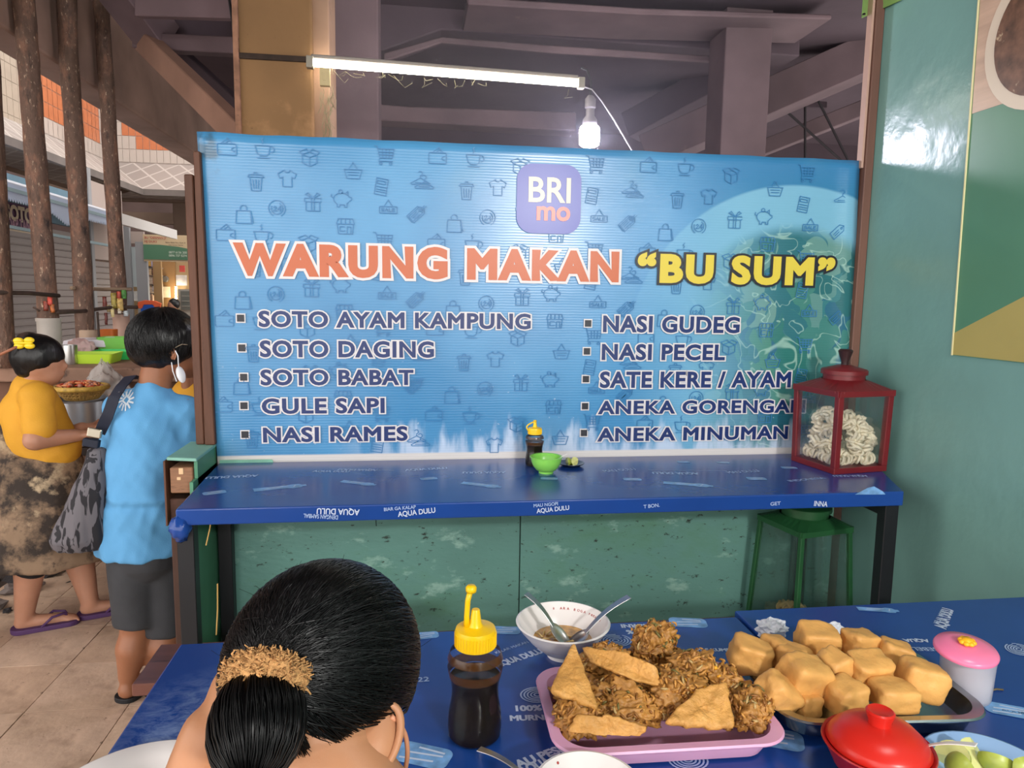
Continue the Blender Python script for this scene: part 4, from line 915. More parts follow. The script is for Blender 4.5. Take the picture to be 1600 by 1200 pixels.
def bakwan(px, py, z, r, fl, seed, label, nshred=60, corn=0, rot=(0, 0, 0)):
    rnd = random.Random(seed); c = atz(px, py, z); t = thing('fritter', label, 'fritter', c, group=G_FR); t.rotation_euler = [radians(a) for a in rot]
    bm_ = bmesh.new(); bmesh.ops.create_icosphere(bm_, subdivisions=5, radius=1)
    for v in bm_.verts:
        d = v.co.normalized(); k = .92+.42*nz(d, 1.8, seed)+.42*abs(nz(d, 4.2, seed+2))+.20*nz(d, 8, seed+3)+.10*nz(d, 18, seed)
        v.co = Vector((d.x*r*fl[0], d.y*r*fl[1], d.z*r*fl[2]))*k
    surf = [(v.co.copy(), v.normal.copy()) for v in bm_.verts]
    mb = MB(); mb.bm.free(); mb.bm = bm_; mb.build('batter', fr_dark, t, smooth=True)
    bs = [MB() for _ in shred_m]
    for i in range(nshred):
        p, n = surf[rnd.randrange(len(surf))]
        if p.z < -.3*r*fl[2]: continue
        n = p.normalized(); a = Vector((rnd.uniform(-1, 1), rnd.uniform(-1, 1), rnd.uniform(-1, 1))).cross(n).normalized()
        L = rnd.uniform(.003, .009); b = bs[rnd.choice((0, 0, 0, 1, 2, 3, 3, 3))]
        pts = [p+a*L*s+n*(.0022*(1-s*s)+rnd.uniform(-.0006, .0012)) for s in (-1, -.5, 0, .5, 1)]
        b.tube(pts, [.0012, .0018, .0021, .0018, .001], 5)
    for b, mt, nm in zip(bs, shred_m, ('brown_shreds', 'pale_shreds', 'green_shreds', 'golden_shreds')):
        if len(b.bm.verts): o = b.build(nm, mt, t, smooth=True); o['kind'] = 'stuff'
        else: b.bm.free()
    for i in range(corn):
        for _ in range(60):
            p, n = surf[rnd.randrange(len(surf))]
            if p.z > .3*r*fl[2] and p.y < .3*r: break
        mb = MB(); mb.ell(p*1.02, (.0042, .0035, .003), None, 10, 6); mb.build('corn_kernel', corn_m, t, smooth=True)
    return t
bakwan(1012, 1045, .840, .062, (1.3, .8, .5), 40, 'vegetable fritter at the bottom of the heap, mostly buried', 30)
bakwan(925, 1095, .838, .060, (1.0, 1.1, .5), 41, 'vegetable fritter at the bottom under the golden triangle', 50)
bakwan(1110, 1085, .838, .065, (1.0, 1.0, .5), 42, 'vegetable fritter low under the corn fritter', 50)
bakwan(1022, 1008, .885, .038, (1.0, .8, 1.05), 43, 'dark crusty vegetable fritter peaking at the back of the heap', 160, rot=(0, 0, 10))
bakwan(1052, 1078, .872, .040, (1.05, .9, .75), 44, 'vegetable fritter with bright corn kernels in the middle of the heap', 150, 3)
bakwan(1083, 1045, .880, .034, (1.1, .9, .8), 45, 'vegetable fritter with a ragged pale edge behind the corn fritter', 140, 1)
bakwan(1168, 1108, .852, .034, (1.0, 1.0, .85), 46, 'lacy brown vegetable fritter at the tray end nearest the tofu', 170)
bakwan(1122, 1062, .868, .032, (1.1, .9, .7), 47, 'vegetable fritter between the corn fritter and the lacy brown one', 120, 1)
bakwan(968, 1085, .862, .036, (1.2, .8, .6), 48, 'dark vegetable fritter in the hollow of the heap', 140)
bakwan(905, 1120, .850, .036, (1.0, .9, .75), 49, 'vegetable fritter in the front corner of the tray nearest the sauce bottle', 150)
bakwan(985, 1112, .852, .040, (1.3, .7, .6), 50, 'shredded vegetable fritter along the front behind the folded one', 150)
bakwan(945, 1030, .868, .032, (1.2, .8, .8), 51, 'grey green vegetable fritter behind the golden triangle', 110)
slab([(896, 1004, .925), (857, 1083, .888), (936, 1112, .872)], .012, 60, 'smooth golden triangular fritter leaning at the bowl end of the pink tray', fr_gold, .0035)
slab([(910, 1012, .905), (975, 1020, .915), (1022, 1040, .91), (1034, 1074, .885), (985, 1062, .89), (925, 1036, .892)], .012, 61, 'long golden slab fritter lying across the top of the heap', fr_gold, .004)
slab([(1035, 1132, .862), (1092, 1078, .888), (1132, 1070, .888), (1148, 1138, .855)], .014, 62, 'pale golden wrinkled fritter at the front nearest the steel tray', fr_gold, .005)
slab([(888, 1143, .850), (905, 1116, .872), (958, 1118, .874), (1012, 1136, .86), (1000, 1150, .848), (930, 1146, .85)], .012, 63, 'folded golden fritter lying along the front rim of the pink tray', fr_gold, .005)
slab([(958, 1056, .892), (992, 1062, .895), (1010, 1092, .876), (985, 1096, .87), (962, 1076, .88)], .012, 64, 'small ragged fritter poking out below the long golden slab', fr_dark, .006)
# ---- sugar jar
p = atz(1515, 1092, TZ+.004); p.y += .012
t = thing('sugar_jar', 'translucent sugar jar with a pink lid on the blue table', 'jar', (p.x, p.y, TZ+.004)); r = .043; h = .082
mb = MB(); mb.lathe([(0, 0), (r*.9, 0), (r*.94, .004), (r, h*.8), (r*1.04, h), (r*1.02, h+.001), (r*.97, h*.8), (r*.91, .005), (0, .004)], 40); mb.build('jar_body', M('frosted', 'd8d6e0', .3, trans=.3, alpha=.55), t, smooth=True, angle=40)
mb = MB(); mb.lathe([(0, .005), (r*.88, .005), (r*.93, .042), (r*.6, .050), (0, .047)], 32); mb.build('sugar', M('sugar', 'f0ece8', .7, bump=.001, bscale=200), t, smooth=True)
mb = MB(); R3 = Euler((radians(7), radians(-3), 0)).to_matrix().to_4x4(); mb.T = Matrix.Translation((-.012, -.006, h+.003)) @ R3
mb.lathe([(0, 0), (.046, 0), (.050, .002), (.0505, .006), (.048, .010), (.03, .015), (0, .018)], 44); lid = mb.build('lid', M('pink_lid', 'e87aa0', .25, sss=.15), t, smooth=True, angle=45)
mb = MB(); mb.T = Matrix.Translation((-.012, -.006, h+.003)) @ R3
for k in range(8): a = 2*pi*k/8; mb.ell((.0095*cos(a), .0095*sin(a), .022), (.0055, .0055, .004), None, 10, 6)
mb.lathe([(0, .016), (.008, .017), (.010, .022), (.008, .027), (0, .028)], 20); mb.build('flower_knob', M('knob_yellow', 'f0b020', .35), lid, smooth=True)
# ---- red lidded bowl
p = atz(1371, 1168, .86)
t = thing('lidded_bowl', 'red plastic bowl with a domed lid in front of the tofu', 'bowl', (p.x, p.y, TZ+.004)); redp = M('red_plastic', 'c8261c', .3, sss=.12, spec=.5)
R = .076; mb = MB(); mb.lathe([(0, 0), (.036, 0), (.038, .006), (.058, .028), (R-.004, .058), (R, .062), (R-.001, .064), (R-.006, .062), (.055, .030), (.034, .008), (0, .007)], 48); mb.build('bowl', M('red_plastic_deep', 'a81c20', .32, sss=.12), t, smooth=True, angle=50)
mb = MB(); mb.lathe([(R-.009, .060), (R-.006, .064), (R-.012, .074), (.05, .087), (.03, .093), (0, .095)], 48); lid = mb.build('lid', redp, t, smooth=True)
mb = MB(); mb.lathe([(.016, .090), (.0155, .098), (.019, .108), (.0195, .112), (.017, .114), (.012, .112), (0, .111)], 32); mb.build('knob', redp, lid, smooth=True, angle=45)
q = Vector((p.x, p.y, TZ+.064)); spoon('spoon', 'white plastic spoon handle sticking out of the red lidded bowl', atz(1526, 1164, .905), q+Vector((.045, -.005, -.006)), .01, white_pl, w=.006, ladle=False)
# ---- lime plate
p = atz(1545, 1210, .81); t = thing('plate', 'pale blue plate of lime wedges beside the red bowl', 'plate', (p.x, p.y, TZ+.004)); mb = MB(); mb.lathe([(0, 0), (.05, 0), (.075, .010), (.088, .016), (.089, .018), (.086, .018), (.07, .011), (.045, .004), (0, .004)], 48); mb.build('dish', M('pale_blue', '9cc0ec', .25), t, smooth=True)
for k, (x, y, rt, l) in enumerate(((1487, 1182, (1.3, .2, .5), 'lime wedge with green peel on the plate edge nearest the red bowl'), (1525, 1178, (.6, .9, 2.0), 'pale halved lime lying flesh up on the pale blue plate'), (1505, 1203, (1.1, -.3, 3.4), 'lime wedge lowest on the pale blue plate'), (1556, 1186, (1.2, .4, 4.2), 'lime wedge at the back rim of the blue plate'), (1590, 1196, (.8, .2, 5.0), 'pale lime piece at the far end of the blue plate'))):
    q = atz(x, y, TZ+.03); lime(q, .023, 2.4, l, rt, 'lime wedges on the pale blue plate')
# ---- soup bowl
white_c = M('melamine', 'e8e2e0', .22, var=.03, scale=6, spec=.5)
a = atz(806, 972, .868); b = atz(953, 972, .868); c = (a+b)/2; R = (b-a).length/2
t = thing('soup_bowl', 'white bowl with leftover soup and two spoons behind the fritters', 'bowl', (c.x, c.y, TZ))
prof = [(.030, 0), (.030, .008), (.040, .012), (R*.72, .036), (R*.90, .056), (R*.985, .068)]
mb = MB(); mb.lathe([(0, 0)]+prof+[(R, .0695), (R-.002, .071)]+[(r-.003, z+.003) for r, z in prof[::-1][:-1]]+[(0, .012)], 56); mb.build('bowl', white_c, t, smooth=True, angle=50)
mb = MB(); mb.lathe([(0, .034), (R*.70, .034)], 40); mb.build('soup', M('soup', 'c89858', .12, var=.4, scale=60, dirt=[('d8a860', .3, 40)]), t, smooth=True)
rnd = random.Random(3); mb = MB()
for k in range(26):
    a = rnd.uniform(0, 6.28); rr = rnd.uniform(0, R*.55); q = Vector((rr*cos(a), rr*sin(a), .036)); d = Vector((cos(a*3), sin(a*3), 0))*.011
    mb.tube([q-d, q+Vector((0, 0, .003)), q+d*.8+Vector((0, .003, 0))], .0015, 5)
mb.build('noodle_scraps', M('noodle', 'd8b878', .4), t, smooth=True)['kind'] = 'stuff'
# red print inside the rim, letter by letter round the wall of the bowl
redpr = M('red_print', 'a83c38', .4)
def around(s, a0, step, rr, zz, size, mat):
    for i, chh in enumerate(s):
        if chh == ' ': continue
        a = radians(a0-step*i); n = Vector((-cos(a), -sin(a), 0)); u = Vector((sin(a), -cos(a), 0)); v = (Vector((cos(a), sin(a), 0))*.62+Vector((0, 0, .78)))
        o = text_obj('bowl_lettering', chh, mat, Vector((rr*cos(a), rr*sin(a), zz))-v*0-u*size*.3, u, v, t, h=size, offset=.03, lift=.0006)
rr0 = R*.895-.0035
around('8 ARA BOGA', 92, 5.2, rr0, .0575, .0052, redpr); around('pengyat', 36, 4.2, rr0, .0575, .0045, redpr)
mb = MB(); aa = radians(103); ctr = Vector((rr0*cos(aa), rr0*sin(aa), .053)); u = Vector((sin(aa), -cos(aa), 0)); v = Vector((cos(aa)*.62, sin(aa)*.62, .78)); nn_ = u.cross(v).normalized()
strokes(mb, [arc(0, .5, .42, .42, 0, 360, 16), arc(0, .5, .15, .15, 0, 360, 8), [(-.8, -.3), (.8, -.3)], [(-.5, -.5), (.6, -.5)], [(-.6, 0), (-.3, .15)], [(.3, .15), (.7, 0)]], .2, lambda x, y: ctr+u*x*.0085+v*y*.0085+nn_*.0012)
mb.build('red_emblem', redpr, t)
spoon('spoon', 'steel spoon leaning in the soup bowl with its handle up and away from the tofu', aty(822, 927, c.y+.03), atz(885, 1003, .838), .026, steel, 'spoons in the soup bowl', w=.0085)
spoon('spoon', 'steel spoon leaning in the soup bowl with its handle pointing towards the tofu', aty(983, 932, c.y+.0), atz(893, 1006, .838), .024, steel, 'spoons in the soup bowl', w=.0085)
# ---- near bowl cut by the frame, its spoon, plate at the left, tissue
a = atz(905, 1215, .855); t = thing('near_bowl', 'white bowl with a small red emblem nearest in front of the pink tray', 'bowl', (a.x+.008, a.y-.02, TZ)); mb = MB(); R2 = .072
prof = [(.030, 0), (.030, .008), (.040, .012), (R2*.75, .034), (R2, .056)]
mb.lathe([(0, 0)]+prof+[(R2+.0015, .0575), (R2-.001, .058)]+[(r-.003, z+.003) for r, z in prof[::-1][:-1]]+[(0, .012)], 56); mb.build('bowl', white_c, t, smooth=True, angle=50)
mb = MB(); aa = radians(118); ctr = Vector(((R2-.007)*cos(aa), (R2-.007)*sin(aa), .052)); u = Vector((sin(aa), -cos(aa), 0)); v = Vector((cos(aa)*.62, sin(aa)*.62, .78)); nn_ = u.cross(v).normalized()
strokes(mb, [arc(0, 0, .6, .6, 0, 360, 20), arc(0, 0, .12, .12, 0, 360, 8)], .2, lambda x, y: ctr+u*x*.0085+v*y*.0085+nn_*.0012); mb.build('red_emblem', redpr, t)
spoon('spoon', 'steel spoon handle in the foreground below the sauce bottle', atz(748, 1170, .86), atz(845, 1225, .845), .02, steel, w=.006)
p = atz(215, 1262, .81); t = thing('plate', 'large white plate beside the arm of the woman with the tan scrunchie', 'plate', (p.x, p.y, TZ)); mb = MB(); mb.lathe([(0, 0), (.08, 0), (.11, .010), (.135, .016), (.137, .018), (.134, .019), (.105, .012), (.075, .004), (0, .004)], 56); mb.build('dish', white_c, t, smooth=True)
p = atz(1216, 990, TZ+.03); mb = MB(); crump(mb, (0, 0, 0), .030, 8, 4, .42, (1, .7, .7)); o = mb.build('tissue', M('tissue', 'dfe2ea', .8, alpha=.9), smooth=True, angle=20); o.location = (p.x, p.y+.025, TZ+.028); tag(o, 'crumpled white tissue behind the steel tray of tofu', 'tissue')
p = atz(1312, 985, TZ+.03); mb = MB(); crump(mb, (0, 0, 0), .022, 19, 4, .42, (1, .7, .7)); o = mb.build('tissue', M('tissue', 'dfe2ea', .8), smooth=True, angle=20); o.location = (p.x, p.y+.02, TZ+.02); tag(o, 'small scrap of white tissue just behind the highest tofu', 'tissue')
p = atz(1558, 1080, TZ+.004); mb = MB(); mb.tube([Vector((-.012, 0, .002)), Vector((.0, .002, .003)), Vector((.012, 0, .002))], .0016, 6); o = mb.build('lime_pip', M('pip', '6a5a3c', .5), smooth=True); o.location = p; tag(o, 'tiny brown scrap on the table by the sugar jar', 'scrap')
# ================================================================ PEOPLE
def skin_mat(name, h): return M(name, h, .45, var=.10, scale=9, sss=.15, bump=.0004, bscale=120, spec=.4)
skin1 = skin_mat('skin_seated', 'b27e5c'); skin2 = skin_mat('skin_standing', '966449'); skin3 = skin_mat('skin_walking', 'b08068')
hair_m = M('hair', '040405', .36, spec=.22, aniso=.4); hair_s = M('hair_short', '0a090b', .38, spec=.5, bump=.002, bscale=120, stretch=(1, 1, .12))
# ---- seated woman seen from behind
ws = thing('person', 'seated woman seen from behind, black hair in a bun with a fluffy tan scrunchie', 'person', (-.07, .50, 0)); WO = Vector(ws.location)
HC = aty(508, 1040, .64)
yaw = radians(35); pit = radians(36)
fwd = Vector((sin(yaw)*cos(pit), cos(yaw)*cos(pit), -sin(pit))); rgt = Vector((cos(yaw), -sin(yaw), 0)); upv = rgt.cross(fwd)
HM = Matrix((rgt, fwd, upv)).transposed()
def hl(x, y, z): return HC+HM @ Vector((x, y, z))
ER = (.081, .098, .094)
def fill(mb):
    mb.ell(HC-WO, (.076, .092, .088), HM, 28, 18)
    mb.ell(hl(0, .030, -.055)-WO, (.058, .062, .062), HM, 24, 14)              # face and jaw
    mb.ell(hl(0, .050, -.098)-WO, (.030, .028, .024), HM, 16, 10)
    mb.ell(hl(0, .100, -.048)-WO, (.011, .014, .018), HM, 12, 8)              # nose
    mb.ell(hl(0, .086, -.078)-WO, (.022, .010, .009), HM, 12, 8)              # lips
    mb.capsule(hl(.02, -.01, -.06)-WO, Vector((.03, .50, 1.0))-WO, .044, .052, 20)
    mb.capsule(Vector((.03, .50, 1.0))-WO, Vector((.0, .46, .93))-WO, .055, .09, 20)
    mb.capsule(Vector((-.18, .46, .93))-WO, Vector((.17, .46, .93))-WO, .062, .062, 16)
    mb.capsule(Vector((.0, .46, .90))-WO, Vector((-.02, .44, .50))-WO, .13, .15, 20)
    # raised left arm: elbow on the table, forearm going up to the face
    mb.capsule(Vector((-.19, .47, .92))-WO, Vector((-.255, .63, .90))-WO, .046, .038, 16)
    mb.capsule(Vector((-.255, .63, .90))-WO, Vector((-.195, .66, 1.085))-WO, .036, .025, 16)
    # right arm reaching forward under the head
    mb.capsule(Vector((.17, .46, .92))-WO, Vector((.17, .62, .85))-WO, .046, .036, 16); mb.capsule(Vector((.17, .62, .85))-WO, Vector((.02, .74, .86))-WO, .034, .024, 16)
    for hp, d in ((Vector((-.195, .66, 1.085)), Vector((.5, .3, .8))), (Vector((.02, .74, .86)), Vector((-.7, .6, .05)))):
        d = d.normalized(); s = d.cross(Vector((0, 0, 1))).normalized(); e = hp+d*.045
        mb.ell(e-WO, (.038, .045, .016), Matrix((s, d, s.cross(d))).transposed(), 16, 10)
        for k, (o_, L) in enumerate(((-.027, .052), (-.009, .062), (.009, .058), (.026, .044))):
            a = e+d*.035+s*o_; b = a+d*L*.55+s.cross(d)*.004; c = b+(d*.8-s.cross(d)*.6).normalized()*L*.5
            mb.capsule(a-WO, b-WO, .0085, .008, 8); mb.capsule(b-WO, c-WO, .008, .0065, 8)
        a = e-d*.01+s*.034; mb.capsule(a-WO, a+(d*.6+s*.6)*.045-WO, .010, .0085, 8)
    mb.capsule(Vector((-.13, .46, .50))-WO, Vector((-.14, .86, .50))-WO, .085, .06, 16); mb.capsule(Vector((.03, .46, .50))-WO, Vector((.05, .86, .50))-WO, .085, .06, 16)
    for x in (-.14, .05): mb.capsule(Vector((x, .86, .50))-WO, Vector((x, .84, .08))-WO, .058, .036, 14); mb.capsule(Vector((x, .82, .045))-WO, Vector((x, .99, .03))-WO, .036, .026, 12)
body = blob('body', fill, .006, skin1, ws, 4)
# ear, earring
def earm(mb):
    c = hl(.080, .004, -.044); E = HM @ Euler((0, radians(-14), radians(-48))).to_matrix()
    mb.T = Matrix.Translation(c-WO) @ E.to_4x4()
    pts = [(.006+.003*sin(a), .016*cos(a)-.002, .029*sin(a)+.003*cos(a)) for a in [radians(x) for x in range(-120, 160, 10)]]
    mb.tube(pts, [.0018+.0018*sin(pi*i/(len(pts)-1)) for i in range(len(pts))], 10)
    mb.ell((.001, -.002, 0), (.0085, .0155, .0275), None, 22, 14); mb.ell((.002, .003, -.027), (.0045, .008, .010), None, 14, 10)
mb = MB(); earm(mb); mb.build('ear', skin1, body, smooth=True)
mb = MB(); c = hl(.080, .004, -.044)-WO+(HM @ Euler((0, radians(-14), radians(-48))).to_matrix()) @ Vector((.003, -.010, -.030)); mb.ell(c, (.0032, .0032, .0042), None, 14, 8); mb.lathe([(0, .003), (.0015, .004), (0, .007)], 8, c); mb.build('earring', M('gold', 'd8a440', .2, metal=1), body, smooth=True)
# mask strap and mask in front of the face
mb = MB(); P = [hl(.083, .004, -.022), hl(.088, .028, -.030), hl(.088, .048, -.052), hl(.078, .066, -.078), hl(.066, .070, -.094)]; P2 = []
for i in range(len(P)-1):
    for k in range(5): P2.append(P[i].lerp(P[i+1], k/5)-WO)

for _ in range(6): P2 = [P2[0]]+[(P2[i-1]+P2[i]*2+P2[i+1])/4 for i in range(1, len(P2)-1)]+[P2[-1]]
mb.tube(P2, .0022, 7); mb.build('mask_strap', M('strap_tan', 'c08464', .5), ws, smooth=True)
mb = MB(); mb.ell(hl(0, .068, -.088)-WO, (.058, .040, .036), HM, 28, 16); mb.build('face_mask', M('mask', 'd4dbe8', .7), ws, smooth=True)
# hair: cap plus combed strands running to the tie
_w = HM.transposed() @ (RT*-.018+UP*.028-FW*.070); tie = Vector((_w.x/ER[0], _w.y/ER[1], _w.z/ER[2])).normalized()
n0 = (HM.transposed() @ (RT*-.012+UP*-.075-FW*.045)).normalized()
def surf(d, k=1.0):
    k = k*(1+.20*math.exp(-(d.angle(n0)/.5)**2))
    return HC+HM @ Vector((d.x*ER[0]*k, d.y*ER[1]*k, d.z*ER[2]*k))
def hairline(ph):
    """start direction of a strand, ph 0..1 from the right ear over the brow to the left ear and back round the nape"""
    a = 2*pi*ph
    return a
rnd = random.Random(5)
def inhair(d):
    if d.y > .62: return False
    if d.z < -.15 and d.y > .05+ (d.z+.15)*.9: return False
    if d.z < -.55: return d.y < .0 and d.x < .62
    return True
bm_ = bmesh.new(); bmesh.ops.create_icosphere(bm_, subdivisions=5, radius=1)
for v in list(bm_.verts):
    if not inhair(v.co.normalized()): bm_.verts.remove(v)
for v in bm_.verts:
    d = v.co.normalized(); v.co = surf(d, .985+.012*nz(d, 3, 2))-WO
mb = MB(); mb.bm.free(); mb.bm = bm_; cap = mb.build('hair', hair_m, ws, smooth=True)
sd = cap.modifiers.new('s', 'SOLIDIFY'); sd.thickness = .004; sd.offset = -1
def slerp(a, b, t):
    w = a.angle(b)
    if w < 1e-4: return a
    return (a*sin((1-t)*w)+b*sin(t*w))/sin(w)
hs = [MB(), MB()]
for i in range(2600):
    while True:
        d = Vector((rnd.gauss(0, 1), rnd.gauss(0, 1), rnd.gauss(0, 1))).normalized()
        if inhair(d) and d.angle(tie) > .35: break
    # push start out to the hairline for most strands
    t0 = 0
    s = d
    if rnd.random() < .75:
        for k in range(30):
            n_ = slerp(tie, s, 1+.04*(k > -1)) if s.angle(tie) < 3.0 else s
            n_.normalize()
            if not inhair(n_) or n_.angle(tie) > 2.6: break
            s = n_
    n = 9; kk = 1.004+rnd.uniform(0, .022); pts = []; ax = Vector((rnd.gauss(0, 1), rnd.gauss(0, 1), rnd.gauss(0, 1)))*.012
    te = (tie+Vector((rnd.gauss(0, .11), rnd.gauss(0, .05), rnd.gauss(0, .11)))).normalized()
    for j in range(n+1):
        q = slerp(s, te, j/n); q = (q+ax*sin(pi*j/n)).normalized(); pts.append(surf(q, kk+(.03*(j/n)**3))-WO)
    hs[i % 5 == 0].tube(pts, [.0002]+[rnd.uniform(.0005, .0009)]*(n-1)+[.0005], 4, cap=False)
hA = hs[0].build('hair_strands', hair_m, ws, smooth=True); hA['kind'] = 'stuff'
hB = hs[1].build('hair_highlight_strands', M('hair_grey', '121113', .3, spec=.4), ws, smooth=True); hB['kind'] = 'stuff'
# bun
base = surf(tie, 1.0); bd = (RT*.02-UP*.66-FW*.70).normalized(); BC = base+bd*.036-UP*.010
bx_ = bd.cross(Vector((0, 0, 1))).normalized(); bz_ = bx_.cross(bd); BMx = Matrix((bx_, bd, bz_)).transposed()
mb = MB(); mb.ell(BC-WO, (.034, .042, .038), BMx, 32, 20)
for v in mb.bm.verts: v.co += (v.co-(BC-WO)).normalized()*.004*nz(v.co, 30, 3)
bun = mb.build('hair_bun', hair_m, ws, smooth=True)
mb = MB()
for i in range(420):
    a = rnd.uniform(0, 2*pi); sw = rnd.uniform(.5, 1.3); pts = []; kk = rnd.uniform(1.0, 1.07)
    for j in range(10):
        th = .25+(pi-.5)*j/9; ph = a+sw*(j/9)
        l = Vector((sin(th)*cos(ph)*.034*kk, -cos(th)*.042*kk, sin(th)*sin(ph)*.038*kk)); pts.append(BC+BMx @ l-WO)
    mb.tube(pts, rnd.uniform(.0004, .0008), 4, cap=False)
for i in range(60):   # fly-away hairs
    d = Vector((rnd.uniform(-.6, .9), rnd.uniform(-1, .2), rnd.uniform(-1, .6))).normalized(); p = surf(d, 1.0) if inhair(d) else None
    if p is None: continue
    e = (p-HC).normalized(); q = Vector((rnd.uniform(-1, 1), rnd.uniform(-1, 1), rnd.uniform(-1, 1)))*.006
    mb.tube([p-WO, p+e*.004+q-WO, p+e*.006+q*2.2-WO], .00018, 3, cap=False)
o = mb.build('bun_strands', hair_m, bun, smooth=True); o['kind'] = 'stuff'
# scrunchie: a fuzzy ring round the base of the bun
SCc = base+bd*.010; mb = MB()
bm_ = mb.bm; n, m_ = 120, 26; R_, r_ = .0225, .0105; gr = []
for i in range(n):
    a = 2*pi*i/n; row = []
    for j in range(m_):
        b = 2*pi*j/m_; e = Vector((cos(a), 0, sin(a)))
        nzv = 1+.30*nz((a*4, b*1.5, 0), 1.6)+.28*nz((a*14, b*4, 2), 1.3)+.2*rnd.uniform(-1, 1)*.5
        l = e*R_+(e*cos(b)+Vector((0, sin(b), 0)))*r_*nzv; row.append(bm_.verts.new(SCc+BMx @ l-WO))
    gr.append(row)
for i in range(n):
    for j in range(m_): bm_.faces.new((gr[i][j], gr[(i+1) % n][j], gr[(i+1) % n][(j+1) % m_], gr[i][(j+1) % m_]))
tan = M('scrunchie', 'c0905c', .95, var=.25, scale=60, bump=.004, bscale=220)
scr = mb.build('scrunchie', tan, ws, smooth=True)
mb = MB()
for i in range(1500):
    a = rnd.uniform(0, 2*pi); b = rnd.uniform(0, 2*pi); e = Vector((cos(a), 0, sin(a))); dd_ = (e*cos(b)+Vector((0, sin(b), 0)))
    l = e*R_+dd_*r_*.95; q = l+dd_*.0030+Vector((rnd.uniform(-1, 1), rnd.uniform(-1, 1), rnd.uniform(-1, 1)))*.0032
    mb.tube([SCc+BMx @ l-WO, SCc+BMx @ ((l+q)/2+Vector((rnd.uniform(-1, 1), 0, rnd.uniform(-1, 1)))*.003)-WO, SCc+BMx @ q-WO], [.0011, .0010, .0006], 3, cap=False)
mb.build('pile', tan, scr, smooth=True)['kind'] = 'stuff'
# blouse and trousers
blouse = M('blouse', '4a3a44', .8, var=.4, scale=20)
def fill(mb):
    mb.capsule(Vector((.0, .455, .915))-WO, Vector((-.02, .45, .50))-WO, .135, .165, 24); mb.capsule(Vector((-.17, .455, .925))-WO, Vector((.16, .455, .925))-WO, .066, .066, 18)
    mb.capsule(Vector((-.19, .46, .915))-WO, Vector((-.23, .55, .89))-WO, .056, .056, 16); mb.capsule(Vector((.17, .455, .915))-WO, Vector((.17, .56, .87))-WO, .056, .054, 16)
blob('blouse', fill, .009, blouse, ws, 4, lambda c: .004*nz(c, 12))
def fill(mb):
    for x in (-.13, .04): mb.capsule(Vector((x, .46, .50))-WO, Vector((x, .86, .50))-WO, .098, .070, 16); mb.capsule(Vector((x, .86, .50))-WO, Vector((x, .84, .16))-WO, .068, .055, 14)
blob('trousers', fill, .012, M('dark_trousers', '22222a', .8), ws, 4)
